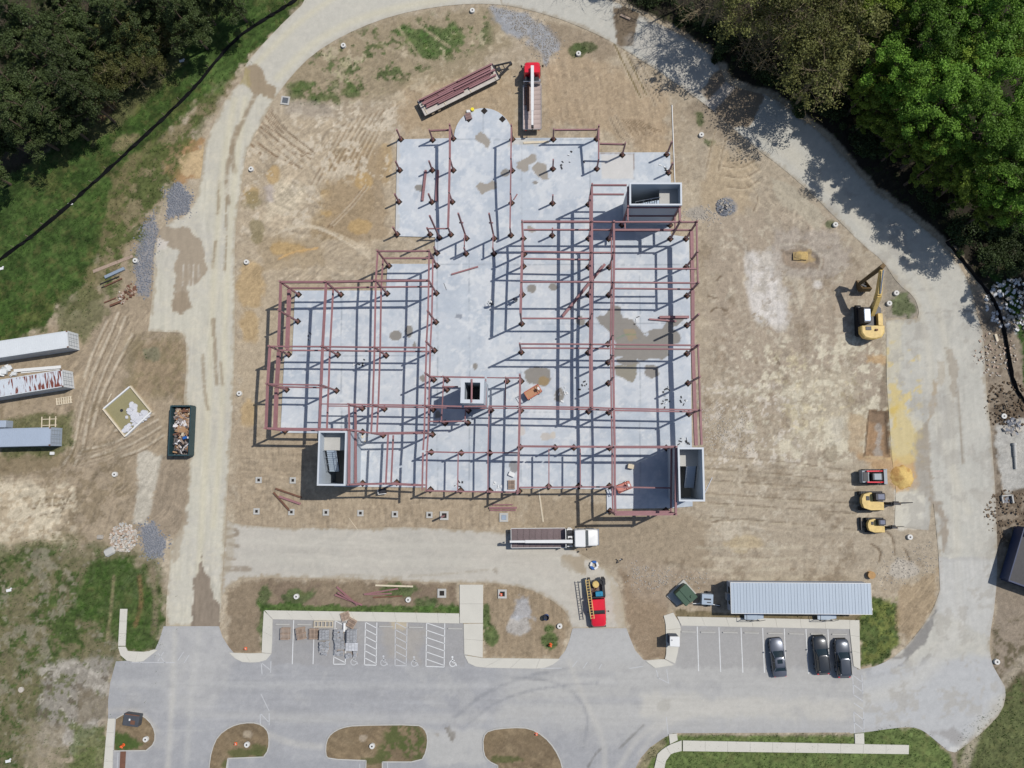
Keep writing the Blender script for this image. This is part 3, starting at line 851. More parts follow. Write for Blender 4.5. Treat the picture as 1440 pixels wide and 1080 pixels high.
def build_ground():
    step = .2
    xs = np.arange(-80, 82.01, step); ys = np.arange(-52, 80.01, step)
    X, Y = np.meshgrid(xs, ys)
    VX, VY = X.ravel(), Y.ravel()
    px, py = TOPX(VX, VY, 0.0)
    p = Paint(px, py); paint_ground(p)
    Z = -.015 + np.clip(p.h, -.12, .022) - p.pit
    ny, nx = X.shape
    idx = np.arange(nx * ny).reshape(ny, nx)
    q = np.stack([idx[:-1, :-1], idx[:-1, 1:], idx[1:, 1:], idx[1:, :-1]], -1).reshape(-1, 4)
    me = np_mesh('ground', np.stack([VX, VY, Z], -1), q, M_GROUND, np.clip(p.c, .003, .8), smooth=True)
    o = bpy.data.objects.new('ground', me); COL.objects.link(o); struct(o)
    GPAINT['g'] = (VX, VY, p.g, p.c)
    # country out to the horizon, one ring of sheet round the site
    mb = MB(); R = 3000
    a0, a1, b0, b1 = xs[0], xs[-1], ys[0], ys[-1]
    z = -.06
    for (x0, x1, y0, y1) in ((-R, R, b1, R), (-R, R, -R, b0), (-R, a0, b0, b1), (a1, R, b0, b1)):
        mb.add([(x0, y0, z), (x1, y0, z), (x1, y1, z), (x0, y1, z)], [(0, 1, 2, 3)])
    struct(mb.build('terrain', mat('far_country', (.045, .055, .025), .95, var=.5, scale=.02)))


build_ground()

# ------------------------------------------------------------------ roads
RD = [A(208, 203, 186), A(200, 195, 182), A(216, 208, 186)]
RE = [A(200, 197, 186), A(192, 189, 179), A(208, 203, 190)]
ASPH = [A(173, 173, 174), A(166, 166, 167), A(180, 179, 178)]


def fin(p, a=.05):
    p.c *= (1 + a * p.n3 + a * .7 * p.n4 + a * .6 * p.n2)[:, None]


WEST_ROAD = curve([(445, -60), (432, 0), (402, 28), (375, 56), (352, 82), (345, 92), (342, 112), (330, 122), (312, 148), (300, 175), (287, 205), (284, 240), (276, 280), (262, 304), (244, 309), (228, 318), (216, 340), (216, 400), (208, 466)], it=1) + \
    [(256, 468), (261, 482), (262, 520), (258, 560), (268, 640), (262, 700), (254, 742), (240, 762), (238, 800), (234, 845), (233, 881), (309, 881)] + \
    curve([(312, 838), (317, 770), (318, 716), (324, 640), (328, 560), (331, 470), (330, 380), (331, 330), (336, 285), (346, 215), (354, 198), (372, 165), (386, 138), (410, 106), (440, 76), (480, 51), (530, 29), (580, 15), (640, 6), (690, 5), (722, 9), (734, -60)], it=1)


def paint_west(p):
    p.base(RD)
    p.fringe(WEST_ROAD, A(178, 163, 138), 5)
    p.area([(430, -60), (740, -60), (730, 10), (480, 60), (395, 130), (340, 95)], A(204, 200, 188), 20, 8, .7)
    for q, w in (([(330, 140), (312, 240), (300, 400), (292, 600), (282, 760), (278, 870)], 7), ([(345, 140), (330, 240), (318, 400), (312, 600), (300, 740)], 6),
                 ([(390, 110), (440, 58), (520, 18), (640, -4)], 9), ([(360, 90), (420, 30), (480, -10)], 6)):
        p.line(q, w, A(216, 208, 180), .55, 5, 0, .1)
    # mud carried across the road
    p.area([(343, 96), (362, 90), (388, 128), (384, 140), (360, 132), (345, 112)], A(160, 142, 116), 2, 6, .9)
    p.area([(338, 88), (352, 100), (350, 120), (338, 118)], A(176, 162, 120), 3, 4, .8)
    p.line([(362, 128), (346, 160), (330, 195), (320, 230), (318, 260), (321, 285)], 6, A(160, 144, 120), .85, 2.0, 0, .5)
    p.line([(334, 180), (324, 215), (330, 240)], 8, A(160, 144, 120), .8, 2.0, 0, .4)
    p.line([(308, 255), (307, 290), (306, 300)], 4, A(160, 144, 118), .8, 1.5, 0, .5)
    p.line([(318, 280), (318, 340), (316, 380)], 3, A(160, 144, 118), .8, 1.2, 0, .8)
    p.line([(303, 340), (299, 376)], 4, A(160, 144, 118), .8, 1.2, 0, .4)
    p.line([(300, 450), (300, 470)], 6, A(158, 142, 118), .85, 1.2, 0, .1)
    p.line([(302, 475), (303, 520), (305, 540)], 5, A(160, 144, 120), .8, 1.6, 0, .4)
    p.line([(285, 500), (287, 545), (292, 575)], 5, A(160, 144, 120), .7, 1.6, 0, .6)
    p.line([(310, 510), (313, 540)], 4, A(160, 144, 120), .7, 1.6, 0, .6)
    p.area([(212, 312), (236, 318), (268, 320), (288, 345), (292, 378), (278, 398), (262, 402), (266, 430), (256, 442), (240, 440), (246, 405), (244, 380), (254, 352), (236, 348), (222, 340), (214, 345)], A(168, 153, 132), 2.5, 6, .92)
    p.area([(222, 336), (236, 340), (234, 352), (223, 350)], A(216, 208, 196), 1.6, 3, .9)
    for x in (258, 266, 272, 280):
        p.line([(x, 372), (x - .5, 402)], 1.6, A(212, 204, 190), .8, .8, 0, .5)
    p.area([(244, 412), (266, 410), (268, 432), (256, 442), (242, 438)], A(162, 146, 124), 3, 5, .8)
    # wet mud beside the lower end
    p.area([(283, 776), (286, 800), (296, 812), (300, 840), (311, 846), (311, 884), (270, 884), (272, 815), (280, 800)], A(146, 132, 116), 1.4, 3, .95)
    p.streak([(268, 790), (312, 800), (312, 884), (268, 884)], 86, .10, 26, 2, 4, 3, 45, 0)
    p.area([(225, 640), (266, 645), (262, 735), (238, 760), (215, 735)], A(160, 144, 122), 4, 5, .9)
    p.area([(250, 730), (260, 735), (250, 790), (238, 800)], A(178, 164, 142), 3, 4, .7)
    p.area([(318, 720), (330, 735), (330, 760), (318, 830)], A(176, 166, 150), 3, 8, .4)
    p.streak([(200, 100), (400, 100), (330, 880), (220, 880)], 92, .05, 50, 2.4, 10, 5, 46, 0)
    p.c *= .97
    fin(p)


struct(sheet('west_road', WEST_ROAD, .02, paint_west, M_ROAD))

LOWER_ROAD = [(318, 728)] + curve([(326, 734), (345, 738), (400, 742), (460, 742), (500, 744), (560, 740), (620, 743), (700, 747), (760, 756), (792, 764), (815, 778), (850, 798), (868, 815), (876, 848), (880, 884)], it=1) + \
    curve([(804, 884), (798, 862), (772, 841), (740, 827), (690, 819), (640, 820), (560, 817), (500, 815), (420, 813), (350, 812), (330, 817), (311, 840)], it=1)


def paint_lower(p):
    p.base([A(198, 192, 180), A(190, 185, 174), A(205, 198, 184)])
    p.fringe(LOWER_ROAD, A(168, 152, 126), 4.5)
    p.area([(788, 783), (800, 778), (820, 786), (826, 800), (824, 808), (808, 808), (792, 796)], A(172, 158, 136), 2, 4, .9)
    p.line([(790, 788), (804, 806)], 3, A(150, 136, 114), .6, 1.2)
    p.line([(314, 742), (332, 744), (336, 752), (320, 755)], 5, A(146, 131, 111), .8, 1.5, 0, .4)
    p.line([(316, 765), (334, 768)], 5, A(146, 131, 111), .7, 1.5, 0, .4)
    p.line([(316, 785), (330, 786)], 4, A(146, 131, 111), .7, 1.5, 0, .4)
    p.line([(314, 800), (350, 800)], 8, A(146, 131, 111), .7, 2.0, 0, .6)
    p.area([(318, 724), (330, 736), (326, 800), (314, 810)], A(176, 164, 142), 3, 5, .5)
    p.line([(480, 808), (560, 812), (640, 806), (700, 800)], 3, A(176, 166, 148), .6, 1.5, 0, .7)
    p.area(ell(696, 802, 5, 4), A(140, 128, 110), 1.5, 3, .6)
    p.area([(850, 800), (876, 830), (880, 884), (868, 884), (858, 830)], A(186, 174, 152), 5, 4, .7)
    for q in ([(340, 760), (500, 766), (700, 768), (780, 778), (830, 830), (838, 880)], [(340, 786), (520, 790), (700, 792), (790, 830), (818, 880)]):
        p.line(q, 7, A(202, 197, 184), .5, 5, 0, .1)
    p.streak([(318, 730), (790, 750), (860, 800), (860, 884), (800, 860), (680, 818), (330, 815)], 2, .035, 50, 3, 10, 5, 47, 0)
    fin(p, .04)


struct(sheet('lower_road', LOWER_ROAD, .028, paint_lower, M_ROAD))

EAST_ROAD = curve([(700, -60), (700, 6), (722, 9), (760, 18), (800, 31), (850, 53), (875, 68), (920, 96), (960, 124), (986, 143), (1004, 156), (1030, 180), (1060, 206), (1100, 236), (1140, 271), (1180, 311), (1215, 346), (1241, 366), (1263, 400), (1285, 416), (1293, 437), (1290, 448)], it=1) + \
    [(1246, 450), (1247, 540), (1250, 580), (1254, 640), (1260, 690), (1258, 740), (1306, 746), (1312, 700), (1318, 760), (1320, 784)] + \
    curve([(1322, 830), (1311, 860), (1291, 890), (1266, 918), (1236, 936), (1210, 941), (1188, 943), (1188, 1032), (1216, 1030), (1256, 1024), (1282, 1022), (1298, 1027), (1314, 1040), (1339, 1061), (1356, 1050), (1384, 1028), (1410, 1000), (1416, 970), (1404, 950), (1394, 932), (1391, 900), (1400, 845), (1403, 785), (1400, 690), (1393, 600), (1386, 540), (1384, 472), (1376, 450), (1366, 405), (1346, 366), (1312, 331), (1262, 291), (1222, 262), (1172, 202), (1122, 162), (1083, 134), (1050, 128), (1020, 118), (1014, 96), (994, 71), (962, 51), (902, 21), (872, 6), (820, -20), (760, -60)], it=1)


def paint_east(p):
    p.base(RE)
    p.fringe(EAST_ROAD, A(170, 158, 138), 5)
    p.area([(862, 10), (900, 10), (890, 66), (868, 64)], A(120, 104, 84), 2.5, 4, .95)
    p.area([(984, 128), (1018, 92), (1040, 110), (1078, 134), (1052, 176), (1028, 182), (1004, 158)], A(142, 126, 106), 2.5, 5, .95)
    p.line([(1026, 120), (1010, 138), (996, 152)], 16, A(192, 184, 174), .85, 2, 0, .1, smooth=False)
    p.area([(880, 60), (930, 30), (1000, 90), (985, 140)], A(190, 184, 174), 14, 8, .5)
    for q, w in (([(1100, 200), (1200, 290), (1290, 370), (1330, 460), (1340, 600), (1345, 760), (1350, 880)], 9),
                 ([(1060, 180), (1180, 280), (1262, 370), (1305, 460), (1315, 600), (1362, 720)], 8)):
        p.line(q, w, A(206, 200, 184), .55, 6, 0, .1)
    p.area([(1246, 450), (1266, 450), (1268, 560), (1302, 600), (1292, 640), (1300, 700), (1260, 742), (1244, 600)], A(206, 199, 178), 4, 8, .8)
    p.blotch([(1246, 480), (1290, 480), (1305, 640), (1250, 660)], A(216, 194, 130), .05, .4, 6, .8, seed=51)
    p.area([(1284, 612), (1306, 590), (1310, 680), (1318, 700), (1290, 700), (1276, 640)], A(168, 158, 142), 3, 5, .9)
    p.area([(1312, 535), (1320, 540), (1314, 580), (1306, 590)], A(178, 162, 138), 2.5, 4, .8)
    p.area([(1330, 490), (1341, 488), (1346, 520), (1346, 560), (1340, 580), (1334, 520)], A(172, 162, 146), 2, 4, .8)
    p.line([(1346, 545), (1350, 590), (1354, 650)], 4, A(160, 150, 134), .8, 1.2, 0, .2)
    p.area([(1318, 508), (1328, 508), (1330, 540), (1320, 545)], A(186, 176, 158), 2, 4, .7)
    p.area([(1305, 700), (1326, 706), (1336, 750), (1326, 775), (1322, 730)], A(166, 154, 138), 3, 5, .9)
    p.area([(1256, 690), (1300, 690), (1300, 742), (1258, 740)], A(214, 209, 194), 4, 5, .85)
    p.area([(1240, 640), (1286, 636), (1294, 690), (1250, 692)], A(208, 168, 114), 8, 7, .8)
    p.area([(1250, 566), (1268, 566), (1292, 610), (1290, 650), (1252, 652)], A(216, 196, 138), 8, 8, .75)
    p.area([(1252, 575), (1262, 572), (1264, 600), (1254, 606)], A(214, 186, 104), 4, 5, .8)
    p.area([(1318, 783), (1404, 785), (1402, 790), (1318, 788)], A(178, 174, 166), 1.2, 1.5, .7)
    p.area([(1318, 786), (1404, 786), (1400, 900), (1318, 860)], A(200, 199, 195), 6, 5, .6)
    p.area([(1355, 440), (1370, 440), (1369, 436), (1354, 436)], A(140, 134, 126), 1.2, 2, .7)
    p.line([(1302, 440), (1340, 437), (1372, 432)], 1.0, A(168, 162, 152), .6, .8)
    p.area([(1210, 942), (1240, 936), (1268, 916), (1290, 890), (1316, 860), (1300, 905), (1265, 940), (1225, 952)], A(146, 143, 138), 2.5, 3, .95)
    p.area([(1228, 930), (1278, 922), (1262, 940), (1225, 950)], A(200, 198, 193), 3, 4, .85)
    for e in ((1290, 938, 12, 3, -30), (1300, 930, 10, 3, -50), (1230, 950, 14, 2.4, -8), (1308, 950, 8, 2, -50), (1262, 944, 10, 2.5, -20)):
        p.area(ell(e[0], e[1], e[2], e[3], rot=e[4]), A(146, 140, 128), 1.2, 3, .75)
    p.area([(1188, 944), (1300, 930), (1400, 920), (1416, 970), (1340, 1060), (1188, 1034)], A(190, 191, 192), 20, 6, .8)
    p.line([(1190, 985), (1260, 975), (1320, 930), (1350, 880)], 22, A(204, 201, 192), .6, 10, 0, .1)
    p.area([(1310, 1030), (1345, 1050), (1360, 1040), (1340, 1024)], A(158, 154, 150), 5, 5, .7)
    p.area([(1338, 1050), (1350, 1050), (1348, 1060), (1334, 1058)], A(214, 212, 206), 2, 3, .8)
    p.area([(1358, 690), (1404, 690), (1404, 720), (1394, 722)], A(186, 180, 168), 3, 4, .5)
    p.blotch([(1090, 200), (1250, 290), (1400, 460), (1404, 1000), (1190, 1030), (1250, 450)], A(178, 173, 163), .12, .35, 8, .6, (.6, .6, .2), seed=100)
    p.streak([(1246, 450), (1400, 450), (1404, 900), (1300, 900)], 88, .05, 60, 2.6, 10, 5, 101, 0)
    p.c *= .98
    fin(p, .05)


struct(sheet('east_road', EAST_ROAD, .024, paint_east, M_ROAD))

CAR_PARK = [(230, 880.6), (308, 880.6), (313, 896), (322, 910), (334, 924), (372, 924), (375, 862), (650, 868), (658, 930), (785, 927), (795, 915), (801, 900), (805, 883.5), (881, 883.5), (886, 897), (893, 914), (905, 928), (940, 928), (948, 872), (1200, 878), (1205, 942), (1214, 942), (1214, 1030), (946, 1031), (933, 1038), (914, 1051), (900, 1067), (890, 1088), (885, 1150), (140, 1150), (149, 1042), (152, 1010), (152, 985), (155, 960), (163, 930), (196, 928), (216, 918), (224, 900)]


def paint_park(p):
    p.base(ASPH)
    p.area([(860, 880), (1220, 940), (1220, 1035), (900, 1035), (700, 1010), (720, 950)], A(188, 186, 181), 60, 14, .85)
    p.area([(900, 975), (1220, 985), (1220, 1012), (900, 1008)], A(200, 196, 186), 14, 7, .7)
    p.area([(800, 884), (884, 884), (900, 930), (780, 930)], A(190, 189, 186), 14, 6, .7)
    p.area([(228, 880), (310, 880), (330, 930), (300, 1000), (230, 1000), (222, 920)], A(190, 188, 184), 16, 6, .7)
    p.area([(160, 935), (236, 935), (236, 1000), (152, 1000)], A(170, 170, 170), 10, 5, .6)
    p.area([(383, 868), (655, 872), (655, 938), (383, 934)], A(164, 162, 160), 5, 4, .8)
    p.area([(950, 878), (1198, 884), (1200, 940), (950, 938)], A(170, 168, 165), 5, 4, .8)
    p.area([(440, 905), (600, 905), (600, 940), (440, 940)], A(164, 163, 164), 14, 8, .4)
    p.area([(552, 874), (574, 874), (574, 884), (552, 884)], A(206, 190, 158), 3, 5, .7)
    p.area([(540, 880), (600, 884), (590, 930), (545, 925)], A(182, 172, 156), 12, 8, .4)
    for (x0, x1, y, w, c, op) in ((160, 860, 962, 10, (188, 187, 184), .5), (380, 900, 985, 8, (168, 168, 169), .5), (240, 760, 1005, 9, (190, 188, 184), .5), (380, 680, 1012, 6, (192, 190, 184), .4), (420, 860, 948, 7, (167, 167, 167), .5)):
        p.line([(x0, y), ((x0 + x1) / 2, y + 3), (x1, y)], w, A(*c), op, 5, 0, .1)
    p.line([(246, 890), (244, 960), (240, 1020), (236, 1080)], 6, A(204, 200, 190), .55, 4, 0, .1)
    p.line([(280, 890), (268, 980), (262, 1080)], 6, A(196, 194, 188), .45, 5, 0, .1)
    p.line([(380, 1034), (410, 1046), (450, 1050)], 9, A(196, 193, 186), .7, 3, 0, .1)
    p.area([(600, 1026), (684, 1026), (684, 1085), (600, 1085)], A(192, 190, 184), 10, 6, .7)
    p.area([(625, 1023), (633, 1023), (640, 1036), (636, 1042), (628, 1034)], A(136, 130, 120), 1.2, 3, .85)
    p.area([(610, 1030), (618, 1030), (618, 1036), (610, 1036)], A(158, 150, 138), 1.5, 3, .6)
    p.area([(500, 1068), (680, 1076), (680, 1150), (240, 1150), (250, 1070)], A(160, 161, 164), 8, 6, .55)
    for q, w in (([(640, 1008), (680, 975), (740, 950), (800, 940)], 5), ([(660, 1018), (690, 990), (750, 968), (840, 960)], 4), ([(720, 952), (790, 958), (830, 1000), (820, 1050)], 3)):
        p.line(q, w, A(142, 143, 146), .5, 2.2, 0, .3)
    p.line([(872, 1052), (890, 1034), (905, 1020)], 3, A(128, 126, 120), .7, 1.4, 0, .2)
    p.line([(826, 1080), (836, 1062), (845, 1053)], 3, A(120, 118, 114), .7, 1.2, 0, .2)
    for q in ([(900, 1060), (930, 1020), (990, 1000), (1080, 996)], [(870, 1080), (900, 1030), (960, 1005), (1060, 985)], [(800, 930), (820, 980), (850, 1040), (850, 1080)]):
        p.line(q, 7, A(202, 198, 189), .45, 4, 0, .1)
    p.area([(925, 985), (945, 984), (942, 998), (924, 998)], A(172, 168, 158), 3, 3, .5)
    p.line([(152, 1000), (180, 996), (205, 1008), (222, 1028)], 7, A(190, 186, 178), .5, 3, 0, .1)
    p.line([(219, 1028), (260, 1028), (300, 1026)], 2, A(196, 195, 192), .6, 1.2)
    p.blotch([(150, 880), (1215, 940), (1215, 1032), (150, 1090)], A(154, 154, 156), .1, .7, 8, .28, (.9, .4, .1), seed=98)
    p.blotch([(150, 935), (1215, 945), (1215, 1032), (150, 1090)], A(192, 190, 185), .14, .8, 8, .3, (.9, .4, .1), seed=99)
    p.streak([(150, 935), (1215, 945), (1215, 1030), (150, 1030)], 1, .035, 70, 2.6, 12, 5, 48, 0)
    fin(p, .045)


struct(sheet('car_park', CAR_PARK, .032, paint_park, M_ROAD))

# ------------------------------------------------------------------ building slab
ARC = [(680 + 41.5 * math.cos(t), 194 - 42 * math.sin(t)) for t in [math.pi - math.pi * i / 24 for i in range(25)]]
SLAB = [(558.5, 196)] + ARC + [(843, 193.5), (843, 214.5), (942.5, 214), (943.5, 262), (943, 330), (969, 333.5), (970.5, 420), (973, 628), (974, 712), (945, 714.5), (862, 715.5), (861, 721.5), (853.5, 721.5), (853, 688), (730, 687), (729, 693), (601, 691), (600, 685.5), (488, 684.5), (470, 684), (470, 609.5), (394.5, 608.5), (400, 499.5), (411, 498), (415, 408.5), (543, 408.5), (545, 371), (610.5, 371), (612, 333.5), (556, 332)]


def paint_slab(p):
    p.base([A(207, 212, 217), A(194, 202, 210), A(217, 220, 222)])
    p.blotch(ALLP, A(184, 193, 203), -.02, .5, 2, .7, seed=61)
    p.blotch(ALLP, A(224, 226, 226), .06, .5, 2, .6, seed=62)
    p.area([(845, 217), (890, 217), (891, 252), (846, 252)], A(214, 211, 206), 2, 1, .9, rag2=.5)
    p.area([(735, 372), (830, 372), (830, 378), (735, 390)], A(212, 212, 212), 4, 3, .6)
    p.line([(845, 216), (891, 216), (891, 252)], 1.0, A(140, 118, 100), .8, .6, smooth=False)
    for q in ([(615, 300), (615, 690)], [(733, 196), (733, 690)], [(830, 215), (830, 690)], [(600, 372), (970, 372)], [(640, 196), (840, 196)], [(400, 500), (610, 500)], [(680, 152), (680, 194)],
              [(733, 455), (970, 455)], [(860, 340), (860, 690)], [(900, 340), (900, 690)], [(660, 360), (660, 690)], [(480, 410), (480, 610)], [(470, 610), (610, 610)], [(735, 580), (972, 580)]):
        p.line(q, .9, A(150, 158, 166), .65, .7, 0, .25, smooth=False)
    # drying water stains
    W = A(164, 156, 144); W2 = A(144, 139, 131)
    S = [([(669, 190), (676, 186), (684, 190), (689, 200), (686, 207), (676, 201), (668, 196)], W), ([(667, 262), (676, 255), (684, 259), (692, 255), (700, 256), (698, 266), (686, 268), (678, 273), (672, 266)], W),
         ([(726, 228), (738, 224), (748, 217), (755, 218), (752, 228), (744, 232), (744, 240), (736, 242), (726, 236)], W), ([(748, 236), (756, 229), (768, 230), (770, 244), (772, 252), (764, 254), (752, 244)], W),
         (ell(753, 257, 4, 3), W2), (ell(710, 243, 6, 6), W2), (ell(591, 264, 6, 4), W2), ([(742, 318), (750, 320), (756, 325), (748, 328), (743, 324)], W),
         (ell(748, 406, 7, 7), W2), (ell(778, 403, 5, 5), W2), (ell(556, 472, 8, 8), W2), (ell(575, 466, 6, 9), W2), (ell(583, 485, 3, 5), W2), (ell(668, 515, 4, 5), W2), (ell(645, 445, 5, 3), A(150, 156, 164)), (ell(594, 532, 4, 5), W2), (ell(616, 583, 5, 6), W2),
         ([(738, 521), (745, 517), (762, 516), (773, 519), (774, 535), (766, 545), (752, 540), (742, 540), (737, 532)], W2), (ell(786, 556, 7, 10), W2), (ell(764, 536, 8, 7), A(160, 140, 106)), (ell(816, 452, 7, 7), W2), (ell(722, 656, 6, 9), A(146, 146, 146)),
         ([(837, 446), (850, 444), (862, 428), (872, 432), (876, 446), (890, 448), (896, 458), (905, 470), (920, 462), (932, 462), (938, 452), (946, 446), (966, 446), (960, 452), (944, 462), (958, 472), (956, 482), (940, 486), (942, 500), (930, 505), (915, 505), (900, 510), (885, 516), (868, 510), (862, 500), (866, 484), (858, 466), (846, 456)], W2),
         ([(864, 515), (895, 512), (894, 530), (890, 538), (876, 532), (866, 528)], A(150, 144, 128)), ([(906, 512), (926, 514), (928, 528), (918, 532), (908, 528)], W2),
         ([(876, 462), (892, 462), (896, 476), (884, 480)], A(162, 148, 124)), (ell(497, 626, 4, 8), A(206, 192, 150)), (ell(768, 614, 8, 5), A(198, 192, 184)), (ell(734, 606, 5, 7), A(206, 200, 194)), (ell(778, 612, 4, 5), A(206, 198, 186))]
    for q, c in S:
        p.area(q, c, 1.0, 1.6, .95, rag2=1.6)
    for q in ([(896, 506), (905, 508), (915, 506), (918, 512), (905, 515)], [(862, 503), (874, 500), (878, 503), (866, 506)], [(883, 484), (890, 483), (888, 486)], [(906, 470), (912, 468), (910, 472)]):
        p.area(q, A(200, 206, 212), .8, 1.5, .9)
    p.line([(868, 476), (880, 470), (894, 470)], 1.4, A(92, 148, 110), .5, .8)
    p.area([(716, 205), (768, 202), (772, 198), (718, 196)], A(206, 198, 180), 2, 4, .5)
    p.area([(556, 196), (562, 196), (560, 332), (555, 332)], A(208, 202, 190), 1.5, 3, .5)
    p.area([(853, 688), (862, 688), (862, 722), (853, 722)], A(212, 218, 224), 1, 1, .8)
    fin(p, .035)


slab = struct(sheet('floor_slab', SLAB, .15, paint_slab, M_SLABTOP, .17, 0, .5))

# ------------------------------------------------------------------ pavements, kerbs, painted bays
def wpoly(pts, z=0.0):
    return [(P(x, y, z).x, P(x, y, z).y) for x, y in pts]


def strip_slabs(root, left, right, n, z0=0.0, z1=.12, gap=.02, name='paving_slab'):
    """split a pavement strip between two edge lines into separately cast slabs"""
    def at(line, t):
        L = [0]
        for a, b in zip(line[:-1], line[1:]):
            L.append(L[-1] + math.hypot(b[0] - a[0], b[1] - a[1]))
        d = t * L[-1]
        for i in range(len(line) - 1):
            if d <= L[i + 1] or i == len(line) - 2:
                f = (d - L[i]) / max(L[i + 1] - L[i], 1e-6)
                return (line[i][0] + (line[i + 1][0] - line[i][0]) * f, line[i][1] + (line[i + 1][1] - line[i][1]) * f)
    Wl = wpoly(left); Wr = wpoly(right)
    tot = sum(math.hypot(b[0] - a[0], b[1] - a[1]) for a, b in zip(Wl[:-1], Wl[1:]))
    g = gap / tot / 2
    sub = 3 if len(left) > 2 or len(right) > 2 else 1
    for i in range(n):
        t0 = i / n + g; t1 = (i + 1) / n - g
        ts = [t0 + (t1 - t0) * k / sub for k in range(sub + 1)]
        poly = [at(Wl, t) for t in ts] + [at(Wr, t) for t in reversed(ts)]
        MB().prism(poly, z0, z1).build(name, M_WALK, root)


def pavement(name):
    r = bpy.data.objects.new(name, None); COL.objects.link(r); struct(r); return r


pv = pavement('pavement')
strip_slabs(pv, [(384, 870.5), (646, 876.5)], [(372.5, 858), (646, 862.5)], 9)
strip_slabs(pv, [(371.5, 858.6), (369.5, 890), (368.5, 917.5)], [(383.6, 870.8), (383, 900), (382, 918.5)], 2)
strip_slabs(pv, [(322, 917.5), (352, 918.5), (368, 918)], curve([(323, 918), (336, 930), (350, 931.5), (366, 931), (377, 927), (382, 919)], it=1), 2)
strip_slabs(pv, [(679.5, 822), (679.2, 876)], [(646.5, 822), (646.8, 876)], 2)
strip_slabs(pv, [(679.2, 876.5), (678.8, 924.5)], [(652, 877), (653, 920)], 2)
strip_slabs(pv, [(678.8, 925.2), (720, 925.5), (786, 926.2)], curve([(653, 921), (657.5, 932), (667, 938), (720, 939.5), (766, 940), (780, 933), (787, 927)], it=1), 4)
pv2 = pavement('pavement')
strip_slabs(pv2, [(958, 879.5), (1194.5, 884.4)], [(952, 866.8), (1194.5, 871.6)], 7)
strip_slabs(pv2, [(933, 865.5), (936, 876), (937, 918), (935, 926.5)], [(946.5, 861), (957.5, 880), (953.5, 915), (949, 933)], 3)
strip_slabs(pv2, [(908, 929), (922, 927), (935, 926.8)], [(910, 931), (921, 939), (947, 935)], 1)
strip_slabs(pv2, [(1194.8, 871.6), (1194.5, 884.5), (1200, 936.5)], [(1208, 871.8), (1208.5, 900), (1209.6, 941.5)], 3)
pv3 = pavement('footpath')
strip_slabs(pv3, [(960, 1055.8), (1277.4, 1060)], [(960, 1041), (1277.8, 1047.4)], 10)
strip_slabs(pv3, [(958.5, 1055.6), (944, 1059), (936, 1070), (932, 1092)], [(958.5, 1040.8), (941, 1047), (925, 1058), (917, 1092)], 3)
strip_slabs(pv3, [(942, 1046), (940.5, 1032)], [(953, 1040.5), (951.5, 1031)], 1)
strip_slabs(pv3, [(1202, 1045.5), (1201.5, 1031.5)], [(1215, 1046), (1214.5, 1030.5)], 1)
pv4 = pavement('pavement')
strip_slabs(pv4, [(169.5, 856), (166.8, 908)], [(179.5, 856), (176.8, 908)], 3)
strip_slabs(pv4, [(166.5, 909), (171, 924), (182, 930.5), (200, 931), (222, 914)], [(176.8, 909), (178.5, 915), (190, 916), (206, 916.5), (217, 913)], 2)
strip_slabs(pv4, [(162.5, 1010), (159.3, 1054), (158.5, 1090)], [(152.5, 1010), (149.3, 1042), (145.5, 1090)], 4)

# planted islands between the bays, each with its own kerb
def paint_island(p):
    p.base([A(140, 122, 96), A(124, 108, 86), A(158, 140, 112)])
    p.streak(ALLP, 30, .16, 24, 2.2, 10, 10, 52)
    for e in ((567, 1036, 28, 20), (585, 1052, 22, 18), (545, 1058, 16, 14)):
        k = ell(*e)
        p.blotch(k, A(84, 96, 52), -.2, .2, 5, .85, seed=53)
    for e in ((345, 1060, 25, 6), (362, 1056, 14, 8), (525, 1068, 20, 5), (710, 1068, 25, 6), (318, 1076, 8, 8)):
        p.area(ell(*e), A(92, 98, 58), 3, 4, .8)
    p.area([(160, 1028), (178, 1030), (200, 1048), (196, 1056), (158, 1056)], A(70, 94, 42), 4, 4, .9)
    p.area(ell(348, 1032, 7, 5), A(186, 172, 150), 2, 2, .7)
    p.area(ell(511, 1038, 5, 4), A(190, 176, 156), 2, 2, .6)
    p.c *= (1 + .10 * p.n3 + .08 * p.n4)[:, None]


I0 = [(163, 1010)] + curve([(164, 1010), (176, 1003), (192, 1001), (210, 1012), (219, 1028), (218, 1045), (206, 1055)], it=1) + [(160, 1055.5)]
I1 = curve([(293, 1120), (294, 1080), (298, 1054), (307, 1034), (325, 1021), (343, 1016), (362, 1016), (375, 1024), (379, 1036), (378, 1054), (371, 1064)], it=1) + [(321, 1066), (318, 1085), (317, 1120)]
I2 = curve([(515, 1069), (462, 1067), (458, 1060), (459, 1042), (466, 1031), (480, 1023), (500, 1019.5), (587, 1018.5), (597, 1024), (602, 1036), (600, 1056), (592, 1071), (538, 1071)], it=1) + [(537, 1120), (513, 1120)]
I3 = curve([(700, 1076), (687, 1070), (680, 1060), (679, 1036), (688, 1026), (720, 1022.5), (745, 1023.5), (765, 1035), (780, 1052), (791, 1075), (796, 1120)], it=1) + [(700, 1120)]
for isl in (I0, I1, I2, I3):
    o = struct(sheet('island', isl, .10, paint_island, M_GROUND, .22))
    w = wpoly(isl); n = len(w)
    cx = sum(q[0] for q in w) / n; cy = sum(q[1] for q in w) / n
    mb = MB()
    mb.prism(w, .0, .085)
    for i in range(n):
        a, b = w[i], w[(i + 1) % n]
        if math.hypot(b[0] - a[0], b[1] - a[1]) > .05:
            mb.bar((a[0], a[1], .065), (b[0], b[1], .065), .13, .13)
    mb.build('kerb', M_CONC, o)

# painted bay lines
ZL = .037
lines = MB(); worn = MB()


